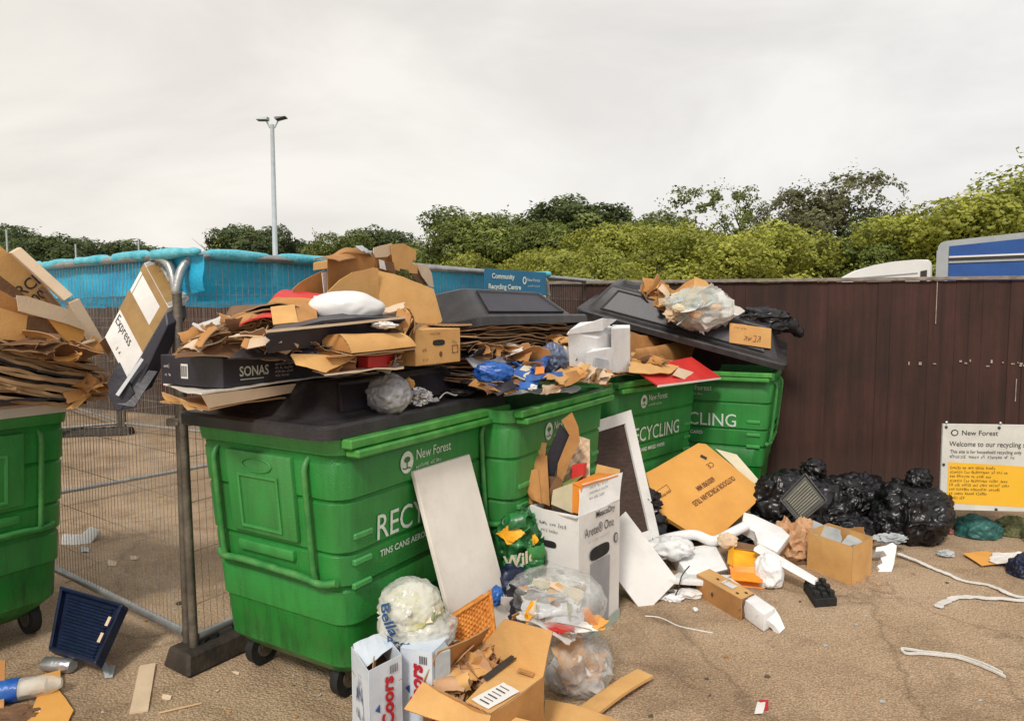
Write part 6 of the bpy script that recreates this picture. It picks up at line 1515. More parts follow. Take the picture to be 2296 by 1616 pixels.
text('~AAA AAAA AAA AAAA', .026, fb_(.02, .60), -dB, (0, 0, 1), M['ink'], 'lettering', rt)
text('~AAAA AAAAA', .022, fb_(.08, .565), -dB, (0, 0, 1), M['ink'], 'lettering', rt)
mk('hand_hole', oval(fb_(.135, .50), -dB, V((0, 0, 1)), .042, .018, 3.2), M['black_matt'], rt)
mk('water_print', oval(fb_(.20, .37), -dB, V((0, 0, 1)), .026, .012, 1.6), M['machine_grey'], rt)
# contents of the appliance carton
cenA = N_ + dA*.2 + dB*.15
def P3(u, v, d): return Q(u, v, d)
panelset('orange_food_carton', 'orange edged carton with cream and green side inside the appliance carton', 'box', [
    ('orange_edge', [Q(1282, 1148, 3.50), Q(1300, 1152, 3.47), Q(1303, 1086, 3.48), Q(1283, 1080, 3.52)], 'orange', dict(wob=.002, th=.006)),
    ('cream_side', [Q(1236, 1130, 3.62), Q(1283, 1150, 3.50), Q(1284, 1082, 3.52), Q(1240, 1098, 3.64)], 'cream', dict(wob=.004)),
    ('green_top', [Q(1240, 1100, 3.64), Q(1284, 1084, 3.52), Q(1306, 1064, 3.72), Q(1262, 1080, 3.80)], 'green_card', dict(wob=.006)),
    ('orange_top', [Q(1284, 1082, 3.51), Q(1302, 1090, 3.48), Q(1386, 1064, 3.80), Q(1340, 1060, 3.90)], 'orange', dict(wob=.004))])
item('orange_carton_back', sheet([Q(1330, 1080, 3.95), Q(1388, 1078, 3.95), Q(1390, 1052, 3.97), Q(1338, 1040, 3.97)], th=.005, wob=.008), 'card', 'orange brown flap behind the white flap of the appliance carton', 'cardboard', smooth=30)
panelset('tall_cardboard_spear', 'tallest pointed brown cardboard standing out of the appliance carton', 'cardboard', [
    ('pointed_leaf', pp([(1258, 942), (1282, 924), (1296, 956), (1300, 990), (1284, 1020), (1262, 1075), (1245, 1090), (1250, 1040), (1276, 976)], None, 3.72), 'card_mid', dict(t='p')),
    ('black_leaf', pp([(1218, 1060), (1226, 1020), (1255, 950), (1277, 972), (1262, 1020), (1245, 1055), (1240, 1082)], None, 3.75), 'black_card', dict(t='p')),
    ('bottom_leaf', pp([(1218, 1140), (1232, 1095), (1248, 1065), (1262, 1078), (1250, 1110), (1236, 1148)], None, 3.66), 'card_dark', dict(t='p'))])
panelset('bent_cardboard', 'bent brown cartons leaning left out of the appliance carton', 'cardboard', [
    ('left_leaf', [Q(1192, 1120, 3.62), Q(1214, 1130, 3.6), Q(1206, 1050, 3.66), Q(1157, 1064, 3.70)], 'card_mid', dict(bend=.015, wob=.012)),
    ('middle_leaf', [Q(1208, 1126, 3.62), Q(1232, 1134, 3.6), Q(1226, 1020, 3.72), Q(1182, 1028, 3.74)], 'card_mid', dict(bend=.02, wob=.012)),
    ('top_leaf', [Q(1185, 1048, 3.72), Q(1215, 1060, 3.7), Q(1226, 992, 3.76), Q(1182, 995, 3.78)], 'card', dict(bend=.015, wob=.012, rag=.02)),
    ('right_leaf', [Q(1214, 1120, 3.68), Q(1262, 1132, 3.66), Q(1254, 1070, 3.7), Q(1214, 1064, 3.72)], 'card_dark', dict(wob=.01))])
item('orange_brown_flap', poly(pp([(1119, 1074), (1170, 1066), (1190, 1110), (1212, 1116), (1206, 1130), (1164, 1128), (1132, 1136)], None, 3.66), .005, .002), 'card_mid', 'flat orange brown flap hanging out left of the appliance carton', 'cardboard')
# egg tray
vs_, fs_ = [], []; nx_, ny_ = 40, 56
e0, e1, e2, e3 = Q(1228, 1092, 3.80), Q(1322, 1075, 3.80), Q(1322, 985, 3.95), Q(1282, 972, 3.95)
en = nrm(e0, e1, e2); en = en if en.dot(CAM-e0) > 0 else -en
for j in range(ny_+1):
    for i in range(nx_+1):
        s, t = i/nx_, j/ny_; p = (e0*(1-s)+e1*s)*(1-t) + (e3*(1-s)+e2*s)*t
        vs_.append(p + en*(.014*math.sin(s*math.pi*5)*math.sin(t*math.pi*8)))
for j in range(ny_):
    for i in range(nx_): fs_.append((j*(nx_+1)+i, j*(nx_+1)+i+1, (j+1)*(nx_+1)+i+1, (j+1)*(nx_+1)+i))
item('egg_tray', (vs_, fs_), 'card_pale', 'dimpled pale pulp egg tray standing behind the orange edged carton', 'egg tray', smooth=180)
item('red_box', bevel(hexa([Q(1280, 1082, 3.74), Q(1306, 1078, 3.72), Q(1312, 1074, 3.8), Q(1286, 1078, 3.82), Q(1282, 1042, 3.74), Q(1310, 1038, 3.72), Q(1316, 1036, 3.8), Q(1288, 1040, 3.82)]), .002), 'red', 'small red box between the egg tray and the orange edged carton', 'box')
M['sage2_'] = surf('pale_green_print', (.25, .45, .34), (.4, .6, .5), 8, .4, .3)
# ---- printed green bag
bc = Q(1160, 1222, 3.58)
rt = thing('printed_green_bag', 'crumpled green and yellow printed bag left of the appliance carton', 'bag', (bc.x, bc.y, 0))
mk('bag_body', join(blob(bc, (.125, .11, .19), 101, 5, .4, 1.7), blob(bc + V((0, .02, -.28)), (.13, .12, .27), 102, 4, .3, 1.7, flat=.01)), M['green_bag'], rt, smooth=180)
wrapped('Wild', .070, bc, (.125, .11, .19), .05, -.12, .25, rt, M['cream'], 'lettering', 1.30)
crushed('x', Q(1150, 1202, 3.46), (.065, .012, .045), ['yellow', 'yellow', 'green_card'], '', '', 103, n=4, parent=rt, part='yellow_print')
crushed('x', Q(1196, 1212, 3.46), (.022, .01, .035), ['yellow'], '', '', 104, n=2, parent=rt, part='yellow_print')
crushed('x', Q(1150, 1268, 3.46), (.055, .02, .05), ['sage2_', 'green_bag', 'sage2_'], '', '', 105, n=6, parent=rt, part='pale_print')
crushed('x', Q(1165, 1180, 3.50), (.09, .04, .08), ['green_bag', 'green_bag', 'green_pale'], '', '', 106, n=8, parent=rt, part='film_fold', bend=.5)
crushed('x', Q(1195, 1255, 3.48), (.07, .03, .09), ['green_bag', 'green_pale', 'green_bag'], '', '', 107, n=6, parent=rt, part='film_fold', bend=.5)
item('grey_wrapper', blob(Q(1135, 1298, 3.44), (.09, .05, .035), 106, 4, .5, 2), 'grey_paper', 'flattened grey wrapper under the printed green bag', 'wrapper', smooth=30)
item('dark_scrap_bag', blob(Q(1145, 1345, 3.35), (.10, .06, .16), 107, 4, .35, 2), 'navy', 'dark blue plastic scrap low between the white board and the sacks', 'bag', smooth=180)
item('blue_scrap', blob(Q(1114, 1335, 3.2), (.03, .03, .045), 108, 4, .35, 2), 'blue', 'small bright blue plastic scrap beside the white board', 'scrap', smooth=180)
# ---- white frame
f = [Q(1306, 950, 4.62), Q(1415, 917, 4.92), Q(1482, 1208, 4.56)]
fn = nrm(f[0], f[1], f[2]); fn = fn if fn.dot(CAM-f[0]) > 0 else -fn
FP = lambda u, v, o=0: PL(u, v, f[0] + fn*o, fn)
ou = [FP(1306, 952), FP(1415, 918), FP(1481, 1212), FP(1372, 1246)]
inn = [FP(1320, 974), FP(1402, 949), FP(1456, 1188), FP(1370, 1215)]
rt = thing('picture_frame', 'battered white picture frame leaning on the third bin', 'frame', tuple(ou[2]))
for i in range(4):
    j = (i+1) % 4; mk('moulding', bevel(hexa([ou[i], ou[j], inn[j], inn[i], ou[i]-fn*.03, ou[j]-fn*.03, inn[j]-fn*.03, inn[i]-fn*.03]), .002), M['white_card'], rt)
mk('backing_board', hexa([p - fn*.018 for p in inn] + [p - fn*.024 for p in inn]), M.setdefault('backing', surf('brown_backing', (.035, .018, .012), (.075, .045, .035), 18, .8, .4, 60, stretch=(1, 1, 4))), rt)
# ---- tile carton
tp = [Q(1447, 1060, 5.05), Q(1565, 993, 5.45), Q(1582, 995, 5.45), Q(1705, 1095, 5.15), Q(1692, 1128, 5.05), Q(1600, 1212, 4.72), Q(1584, 1216, 4.70), Q(1472, 1146, 4.85)]
c_ = sum(tp, V((0, 0, 0)))/len(tp); tn = nrm(tp[0], tp[3], tp[6]); tn = tn if tn.dot(CAM-c_) > 0 else -tn
TP_ = lambda u, v, o=.0: PL(u, v, c_ + tn*o, tn)
rt = thing('tile_carton', 'flat orange carton printed OUTDOOR PORCELAIN TILES, upside down, propped on the waste', 'box', tuple(TP_(1584, 1216)))
mk('carton_face', poly([TP_(u, v) for u, v in ((1447, 1060), (1470, 1048), (1565, 993), (1582, 995), (1705, 1095), (1692, 1128), (1600, 1212), (1588, 1210), (1584, 1216), (1472, 1146))], .035), M['card_orange'], rt)
ux_ = (TP_(1540, 1148) - TP_(1645, 1078)).normalized(); uy_ = tn.cross(ux_).normalized()
text('OUTDOOR PORCELAIN TILES', .058, TP_(1641, 1066, .003), ux_, uy_, M['ink_brown'], 'lettering', rt, squeeze=.62, bold=.001)
text('600X900 MM', .058, TP_(1596, 1068, .003), ux_, uy_, M['ink_brown'], 'lettering', rt, squeeze=.62, bold=.001)
text('CE', .062, TP_(1594, 1034, .003), ux_, uy_, M['ink_brown'], 'lettering', rt, squeeze=.9)
for (a, b) in (((1455, 1112), (1494, 1086)), ((1494, 1086), (1504, 1100)), ((1504, 1100), (1466, 1126))):
    mk('stamp_line', strip([TP_(*a, .002), TP_(*b, .002)], .004, .0005, tn), M['ink_brown'], rt)
text('~AAAAA AAAAAA', .034, TP_(1500, 1098, .003), ux_, uy_, M['ink_brown'], 'lettering', rt, squeeze=.5)
mk('hand_slot', strip([TP_(1570, 1021, .002), TP_(1584, 1028, .002)], .03, .0005, tn), M['ink'], rt)
item('tan_carton_behind', poly([Q(1440, 1165, 4.95), Q(1500, 1075, 5.3), Q(1520, 1110, 5.2), Q(1462, 1180, 4.95)], .01), 'card_orange', 'orange carton edge showing left of the tile carton behind the frame', 'cardboard')
item('pale_board_behind', poly([Q(1604, 1004, 5.5), Q(1650, 1020, 5.48), Q(1705, 1078, 5.3), Q(1690, 1090, 5.3)], .008), 'cream', 'pale edge of a board peeping out above the tile carton', 'board')
# ---- white foam and boards
wb = [Q(1402, 1146, 4.15), Q(1520, 1299, 3.99), Q(1443, 1377, 3.86), Q(1382, 1292, 3.92), Q(1382, 1165, 4.12)]
item('white_sheet_board', poly(wb, .012), 'white_card', 'white rectangular board leaning right of the appliance carton', 'board')
item('grey_board', poly([Q(1384, 1300, 3.98), Q(1445, 1372, 3.93), Q(1440, 1330, 4.1), Q(1386, 1240, 4.1)], .01), 'grey_paper', 'shaded grey board standing behind the white rectangular board', 'board')
item('white_foam_box', bevel(hexa([Q(1533, 1309, 4.28), Q(1632, 1292, 4.36), Q(1640, 1275, 4.70), Q(1496, 1260, 4.65), Q(1545, 1294, 4.17), Q(1632, 1275, 4.24), Q(1601, 1217, 4.58), Q(1503, 1232, 4.54)]), .008, 2), 'foam', 'squarish white foam box lid left of the yellow packaging', 'foam', smooth=30)
def foamblock(pts, label, nm='foam_piece', m='foam', r_=.006, name=None, seg=2):
    return item(nm, bevel(hexa([Q(*p) for p in pts]), r_, seg), m, label, 'foam', 'white foam offcuts', smooth=30)
foamblock([(1498, 1308, 3.98), (1606, 1316, 3.98), (1640, 1300, 4.2), (1520, 1292, 4.3), (1498, 1296, 3.98), (1606, 1302, 3.98), (1640, 1288, 4.2), (1520, 1282, 4.3)], 'thin white foam slab under the foam box lid')
item('foam_roll', tube(smoothpath([Q(1468, 1218, 4.5), Q(1500, 1206, 4.55), Q(1555, 1198, 4.6), Q(1600, 1212, 4.55), Q(1640, 1194, 4.6), Q(1672, 1178, 4.65)], 6), .035, 9), 'foam', 'curved white foam roll running behind the foam box lid', 'foam', smooth=60)
item('white_wrap', blob(Q(1500, 1228, 4.4), (.14, .08, .07), 111, 4, .4, 1.7), 'white_bag', 'loose white foam wrap beside the foot of the frame', 'foam wrap', smooth=180)
item('foam_piece', bevel(poly([Q(u, v, 4.42 + (1236-v)*.0045) for u, v in ((1667, 1146), (1690, 1152), (1752, 1182), (1771, 1200), (1742, 1236), (1696, 1215), (1694, 1192), (1662, 1178))], .07), .008, 2), 'foam', 'thick white foam block between the tile carton and the black sacks', 'foam', 'white foam offcuts', smooth=30)
foamblock([(1688, 1234, 4.30), (1826, 1312, 4.0), (1832, 1306, 4.05), (1700, 1226, 4.4), (1690, 1226, 4.32), (1826, 1300, 4.02), (1833, 1295, 4.07), (1702, 1218, 4.42)], 'long thin white foam strip pointing at the black foam block', seg=1, r_=.003)
FA, FB, FC_, FD = G(1614, 1300, .12), G(1712, 1377, .10), G(1738, 1362, .10), G(1637, 1294, .12)
rt = thing('foam_channel', 'long torn white foam channel beside the brown punched carton', 'foam', tuple(atz(FB, 0)))
mk('channel_bar', bevel(hexa([atz(FA, .004), atz(FB, .004), atz(FC_, .004), atz(FD, .004), FA, FB, FC_, FD]), .005, 2), M['foam'], rt, smooth=30)
mk('torn_tip', poly([G(1700, 1374, .09), G(1738, 1363, .09), G(1748, 1380, .06), G(1758, 1408, .012), G(1750, 1417, .012), G(1738, 1404, .03)], .03, .004), M['foam'], rt)
# yellow packaging
panelset('yellow_packaging', 'bright yellow and amber packaging box lying open among the foam', 'box', [
    ('yellow_top', [Q(1634, 1272, 4.24), Q(1716, 1272, 4.20), Q(1706, 1232, 4.44), Q(1640, 1222, 4.48)], 'yellow', dict(wob=.012)),
    ('amber_front', [Q(1640, 1315, 4.16), Q(1712, 1326, 4.12), Q(1716, 1270, 4.19), Q(1636, 1268, 4.23)], 'amber', dict(wob=.01)),
    ('amber_shelf', [Q(1638, 1298, 4.13), Q(1708, 1306, 4.09), Q(1714, 1286, 4.17), Q(1640, 1280, 4.19)], 'amber', dict(wob=.006)),
    ('yellow_side', [Q(1630, 1262, 4.28), Q(1642, 1268, 4.20), Q(1644, 1224, 4.42), Q(1634, 1222, 4.50)], 'yellow', dict(wob=.006)),
    ('brown_edge', [Q(1640, 1224, 4.44), Q(1712, 1236, 4.40), Q(1708, 1224, 4.48), Q(1646, 1214, 4.52)], 'card_dark', dict(wob=.01)),
    ('back', [Q(1640, 1310, 4.29), Q(1720, 1318, 4.26), Q(1712, 1236, 4.50), Q(1640, 1226, 4.54)], 'amber', dict(wob=.006))])
bc = Q(1722, 1286, 4.19); item('white_foam_lump', blob(bc, (.085, .10, .125), 121, 5, .16, 1.6, flat=.01), 'foam', 'rounded torn white foam lump right of the yellow packaging', 'foam', smooth=60)
item('tan_card_scrap', blob(Q(1630, 1212, 4.45), (.06, .04, .05), 122, 3, .4, 1.5), 'card_pale', 'tan card scrap between foam box lid and yellow packaging', 'cardboard', smooth=20)
# punched brown carton
o_ = G(1666, 1392, 0); q1 = G(1560, 1345, 0)
bx = [G(1560, 1332, .0), G(1660, 1392, .0), G(1690, 1376, .0), G(1600, 1318, .0)]
bx[3] = bx[0] + bx[2] - bx[1]
rt = thing('punched_carton', 'low brown carton with punched holes and a torn open end', 'box', tuple(bx[1]))
Hc = V((0, 0, .125))
for (i, j, m) in ((0, 1, 'card_mid'), (2, 3, 'card_mid'), (3, 0, 'card_mid')):
    mk('side_panel', sheet([bx[i], bx[j], bx[j]+Hc, bx[i]+Hc], th=.005, nx=6, ny=4, wob=.004), M[m], rt, smooth=30)
tpn = mk('top_panel', sheet([bx[0]+Hc, bx[1]+Hc, bx[2]+Hc, bx[3]+Hc], th=.005, nx=6, ny=6, wob=.003), M['card'], rt, smooth=30)
mk('torn_end', sheet([bx[1], bx[2], bx[2]+Hc*.9, bx[1]+Hc*.9], th=.004, nx=8, ny=5, wob=.03, rag=.1), M['card_dark'], rt)
ph = lambda s, t: bx[0]*(1-s)*(1-t) + bx[1]*s*(1-t) + bx[2]*s*t + bx[3]*(1-s)*t + V((0, 0, .129))
for (s, t) in ((.35, .5), (.85, .25), (.93, .62)): mk('punched_hole', oval(ph(s, t), (bx[1]-bx[0]).normalized(), (bx[2]-bx[1]).normalized(), .013, .008, 2, 12), M['ink'], rt)
mk('paper_label', ([ph(.45, .35), ph(.72, .35), ph(.72, .75), ph(.45, .75)], [(0, 1, 2, 3)]), M['white_card'], rt)
text('~a aa aa', .022, ph(.52, .4) + V((0, 0, .002)), (bx[2]-bx[1]), -(bx[1]-bx[0]), M['ink'], 'lettering', rt, lift=.001)
sf = nrm(bx[0], bx[1], bx[1]+Hc); sf = sf if sf.dot(CAM-bx[0]) > 0 else -sf
mk('punched_hole', oval(bx[0].lerp(bx[1], .4) + Hc*.5 + sf*.008, (bx[1]-bx[0]).normalized(), V((0, 0, 1)), .009, .013, 2, 12), M['ink'], rt)
item('cream_scraps', blob(Q(1510, 1340, 3.95), (.05, .03, .02), 123, 3, .5, 2), 'foam', 'small torn foam scrap in front of the foam box lid', 'scrap')
item('cream_scraps', blob(Q(1545, 1330, 4.0), (.08, .04, .025), 124, 3, .5, 2), 'white_card', 'flat foam crumbs left of the punched carton', 'scrap')
item('wire_loop', tube(smoothpath([Q(1545, 1240+28, 4.0), Q(1528, 1290, 3.95), Q(1520, 1320, 3.93), Q(1508, 1345, 3.95)], 6), .004, 5), 'ink', 'thin dark cable hanging over the foam box lid', 'cable')
rg = random.Random(9)
for k in range(14):
    p = G(rg.uniform(1480, 1760), rg.uniform(1300, 1380), .012); 
    item('foam_crumb', blob(p, (rg.uniform(.01, .03), rg.uniform(.01, .02), .009), 300+k, 2, .5, 2), 'foam', 'white foam crumb on the ground near the foam pieces', 'foam crumb', 'foam crumbs')
# black foam block
b0 = [G(1800, 1322, 0), G(1826, 1362, 0), G(1876, 1358, 0), G(1848, 1316, 0)]
vv = ([], []); b0[3] = b0[0] + b0[2] - b0[1]
ex_, ey_ = (b0[1]-b0[0]), (b0[3]-b0[0])
vv = bevel(boxv(b0[0], ex_, ey_, V((0, 0, .05))), .004)
for i in range(6):
    for j in range(3):
        s, t = .02 + i*.165, .04 + j*.33
        vv = join(vv, bevel(boxv(b0[0] + ex_*s + ey_*t + V((0, 0, .045)), ex_*.11, ey_*.22, V((0, 0, .03 + .012*((i+j) % 2)))), .004))
item('black_foam_block', vv, 'black_foam', 'black studded foam block lying alone on the tarmac', 'foam', smooth=20)
# ---- open carton on the right
q0, q1, q2 = G(1908, 1311, 0), G(1953, 1285, 0), G(1808, 1272, 0)
rt = carton('small_open_carton', 'clean tan carton with grey inner flaps right of the foam heap', 'box', q0, q1, q2, .245, mat='card', inner='card_dark', th=.006, flaps=[])
Hq = V((0, 0, .245)); q3 = q1+q2-q0
mk('grey_flap', sheet([Q(1814, 1203, 4.66), Q(1884, 1226, 4.44), Q(1883, 1188, 4.50), Q(1821, 1166, 4.70)], th=.004, wob=.02, rag=.04), M['grey_paper'], rt, smooth=30)
mk('grey_flap', sheet([q2.lerp(q0, .15)+Hq, q0.lerp(q2, .3)+Hq, Q(1892, 1218, 4.45), Q(1858, 1222, 4.5)], th=.004, wob=.01), M['grey_paper'], rt, smooth=30)
mk('flap', sheet([Q(1886, 1214, 4.80), Q(1938, 1214, 4.62), Q(1935, 1182, 4.66), Q(1889, 1184, 4.84)], th=.004, wob=.012, rag=.05), M['card_mid'], rt, smooth=30)
mk('flap', sheet([Q(1878, 1226, 4.38), Q(1944, 1214, 4.42), Q(1942, 1199, 4.48), Q(1900, 1198, 4.52)], th=.004, wob=.01), M['grey_paper'], rt, smooth=30)
item('crumpled_paper', blob(Q(1780, 1222, 4.72), (.15, .12, .17), 131, 5, .5, 1.5, flat=.01), 'paper', 'crumpled brown paper lump behind the clean tan carton', 'paper', smooth=25)
# polystyrene comb
cb = [(1954, 1308), (1958, 1290), (1972, 1276), (1966, 1268), (1978, 1262), (1974, 1250), (1988, 1245), (1980, 1234), (1962, 1236), (1964, 1226), (1986, 1222), (2000, 1215), (2010, 1222), (2004, 1262), (1986, 1312), (1968, 1314)]
item('foam_comb', poly([Q(u, v, 4.32 + (1312-v)*.0028) for u, v in cb], .07, .003), 'foam', 'notched white polystyrene piece leaning right of the clean tan carton', 'foam')
item('speckled_scrap', blob(Q(1995, 1206, 4.75), (.10, .05, .03), 132, 4, .5, 2), 'grey_paper', 'speckled grey scrap behind the notched polystyrene', 'scrap')
# ---- black sacks
def sack(u, v, d, r, seed, label, top=None, lumps=()):
    c = Q(u, v, d); c.z = r[2]*.80
    parts = [blob(c, r, seed, 5, .12, 1.0, flat=.008, axis=(top[0]*.5, -.2, 1) if top else (.3, -.5, .6), npl=13, pl=.09, cr=.14, crd=(.3, -.3, 1))]
    for (dx, dy, z, rr, sd) in lumps: parts.append(blob(V((c.x+dx, c.y+dy, z)), rr, seed*7+sd, 5, .12, 1.2, flat=.008, cr=.16, crd=(1, .2, .4)))
    if top:
        tc_ = c + V((top[0]*r[0], 0, r[2]*.84 + top[1]))
        parts.append(blob(tc_, (.085, .07, .075), seed+50, 4, .3, 1.3, axis=(0, 0, -1), npl=7, pl=.6, cr=.3))
        parts.append(tube([c + V((top[0]*r[0]*.8, 0, r[2]*.6)), tc_], [.10, .03], 10))
    return item('black_sack', join(*parts), 'black_bag', label, 'refuse sack', 'black refuse sacks by the brown fence', smooth=180)
sack(1785, 1130, 5.15, (.34, .26, .28), 3, 'largest black sack with a ribbed dark tray showing', (.35, .05), ((-.16, -.06, .12, (.20, .16, .14), 1), (.2, -.05, .16, (.2, .18, .17), 2)))
sack(1925, 1140, 5.45, (.30, .24, .22), 8, 'middle black sack slumped between the two tied ones', None, ((-.2, 0, .2, (.18, .16, .17), 1), (.16, -.1, .14, (.2, .16, .15), 2)))
sack(2045, 1150, 5.05, (.27, .24, .25), 13, 'right black sack with knotted top beside the welcome notice', (.15, .05), ((-.15, -.03, .13, (.17, .15, .14), 1),))
sack(1890, 1200, 5.0, (.24, .16, .12), 17, 'low black sack end lying in front of the slumped one', None)
tp4 = [Q(1748, 1120, 4.84), Q(1792, 1172, 4.74), Q(1852, 1122, 4.78), Q(1804, 1062, 4.90)]
rt = thing('ribbed_tray', 'dark ribbed tray poking out of the largest black sack', 'tray', tuple(tp4[1]))
tn4 = nrm(*tp4[:3]); tn4 = tn4 if tn4.dot(CAM-tp4[0]) > 0 else -tn4
mk('tray_base', sheet(tp4, th=.01, nx=1, ny=1), M.setdefault('olive_dark', surf('dark_tray', (.03, .03, .022), (.08, .075, .055), 10, .6, .2)), rt)
for k in range(9):
    t = .18 + k*.08; a, b = tp4[0].lerp(tp4[1], t), tp4[3].lerp(tp4[2], t)
    mk('rib', strip([a.lerp(b, .12) + tn4*.006, a.lerp(b, .88) + tn4*.006], .010, .008, tn4), M.setdefault('rib_m', surf('tray_rib', (.10, .095, .07), (.2, .19, .14), 10, .6, .2)), rt)
for i in range(4): mk('tray_rim', tube([tp4[i] + tn4*.012, tp4[(i+1) % 4] + tn4*.012], .009, 6), M['black_plastic'], rt)
item('black_bag_fold', blob(Q(1425, 1125, 4.75), (.16, .10, .11), 141, 5, .4, 1.6), 'black_bag', 'black bag fold visible through the gap behind the frame', 'refuse sack', smooth=180)
item('black_bag_fold', blob(Q(1424, 1225, 4.75), (.22, .14, .30), 142, 5, .4, 1.6, flat=.01), 'black_bag', 'black bag on the ground between appliance carton and frame', 'refuse sack', smooth=180)
item('black_bag_fold', blob(Q(1545, 1205, 5.15), (.22, .10, .11), 143, 5, .4, 1.6, flat=.01), 'black_bag', 'dark bag under the tile carton', 'refuse sack', smooth=180)
item('dark_debris', blob(Q(1650, 1222, 5.05), (.34, .12, .09), 144, 5, .4, 1.6, flat=.01), 'black_bag', 'dark crushed plastic in the shadow under the tile carton', 'plastic', smooth=180)
item('dark_debris', blob(Q(1775, 1265, 4.65), (.22, .10, .07), 145, 5, .5, 1.9, flat=.008), 'card_dark', 'dark flattened litter below the crumpled brown paper', 'litter', smooth=30)
# ---- welcome notice
s0, s1 = Q(2114, 950, 5.0), Q(2330, 962, 4.94)
sx_ = (s1-s0); sx_.z = 0; sx_.normalize(); sN = V((sx_.y, -sx_.x, 0)); sz = s0.z - Q(2114, 1142, 5.0).z; sW = .68
s00 = V((s0.x, s0.y, s0.z - sz))
rt = thing('welcome_notice', 'white and yellow welcome notice pinned on a board at the right edge', 'sign', (s00.x, s00.y, 0))
mk('board', bevel(boxv(s00 - sN*.02, sx_*sW, sN*.02, V((0, 0, sz))), .002), M['sign_white'], rt)
S_ = lambda a, z, o=.0015: s00 + sx_*(a*sW) + V((0, 0, sz*z)) + sN*o
mk('yellow_panel', ([S_(.07, .08), S_(.93, .05), S_(.93, .52), S_(.07, .56)], [(0, 1, 2, 3)]), M['yellow_sign'], rt)
text('New Forest', .052, S_(.19, .875), sx_, (0, 0, 1), M['ink'], 'lettering', rt)
mk('emblem', oval(S_(.12, .90), sx_, V((0, 0, 1)), .026, .024, 2), M['ink'], rt); mk('emblem_centre', oval(S_(.12, .90, .003), sx_, V((0, 0, 1)), .018, .016, 2), M['sign_white'], rt)
text('Welcome to our recycling site', .054, S_(.07, .745), sx_, (0, 0, 1), M['ink'], 'lettering', rt, squeeze=.86)
text('This site is for household recycling only', .036, S_(.08, .665), sx_, (0, 0, 1), M['ink'], 'lettering', rt, squeeze=.86)
text('~aaaaaaaa aaaaa aa aaaaaaa aa aa', .034, S_(.08, .61), sx_, (0, 0, 1), M['ink'], 'lettering', rt, squeeze=.86)
for k, tx in enumerate(('~aaaaaa aa aaa aaaaa aaaaa', '~aaaaaaa aaa aaaaaaaaaa aa aaa aa', '~aaa aaaaaaa aa aaaa aaa', '~aaaaaaa aaa aaaaaaaaa aaaaa aaaa', '~aa aaa aaaaa aaa aaaa aaaaaa aaaa', '~aaa aaaaaaa aaaaaaaaa aaaaaa', '~aa aaaaa aaaaa aaaaaa', '~aaaaa aaa')):
    text(tx, .028, S_(.09, .485 - .05*k, .003), sx_, (0, 0, 1), M['ink'], 'lettering', rt, squeeze=.9)
for (a, z) in ((.03, 1.02), (.58, 1.02), (.03, .965), (.57, .965), (.02, .53), (.0, .06), (.58, .02)):
    mk('pin', blob(S_(a, z, .004), .010, int(a*100), 2, .1), M['silver'] if z > 1 else M['ink'], rt)
mk('leg', boxv(s00 + sx_*.01 - sN*.045 - V((0, 0, s00.z)), sx_*.04, sN*.022, V((0, 0, s00.z + sz*.9))), M['bark'], rt)
mk('leg', boxv(s00 + sx_*(sW-.05) - sN*.045 - V((0, 0, s00.z)), sx_*.04, sN*.022, V((0, 0, s00.z + sz*.9))), M['bark'], rt)
item('teal_sack', blob(Q(2190, 1190, 5.15), (.165, .13, .125), 151, 5, .2, 1.4, flat=.008), 'teal_bag', 'teal green sack lying under the welcome notice', 'refuse sack', smooth=180)
item('garden_waste_sack', blob(Q(2272, 1198, 5.2), (.16, .12, .13), 152, 5, .25, 2.2, flat=.008), 'olive', 'mossy sack of cuttings right of the teal sack', 'sack', smooth=60)
item('red_scrap', blob(Q(2122, 1196, 5.2), (.045, .04, .05), 153, 4, .4, 2, flat=.006), surf('dull_red', (.14, .03, .03), (.4, .14, .12), 12, .6, .4), 'dull red scrap left of the teal sack', 'scrap', smooth=30)
item('grey_pipe_scrap', tube([Q(2106, 1158, 5.3), Q(2140, 1162, 5.25)], .03, 8), 'card_dark', 'short brown pipe end between black sack and teal sack', 'scrap')
item('orange_card_scrap', poly([G(2158, 1240, .02), G(2210, 1234, .03), G(2262, 1250, .03), G(2258, 1262, .02), G(2200, 1266, .02)], .005, .004), 'card_orange', 'torn orange card lying in front of the teal sack', 'cardboard')
item('pale_litter', sheet([G(2215, 1262, .02), G(2295, 1270, .02), G(2290, 1240, .04), G(2222, 1236, .05)], th=.003, wob=.03, rag=.06), 'white_card', 'pale crumpled litter right of the torn orange card', 'litter')
item('navy_sack', blob(Q(2302, 1284, 4.35), (.10, .10, .12), 154, 5, .3, 1.8, flat=.008), M['navy'], 'dark blue sack cut off by the right edge', 'refuse sack', smooth=180)
item('dead_leaves_scrap', blob(G(2120, 1240, .02), (.05, .04, .02), 155, 3, .6, 2), 'grey_paper', 'small pale debris at the foot of the notice leg', 'scrap')
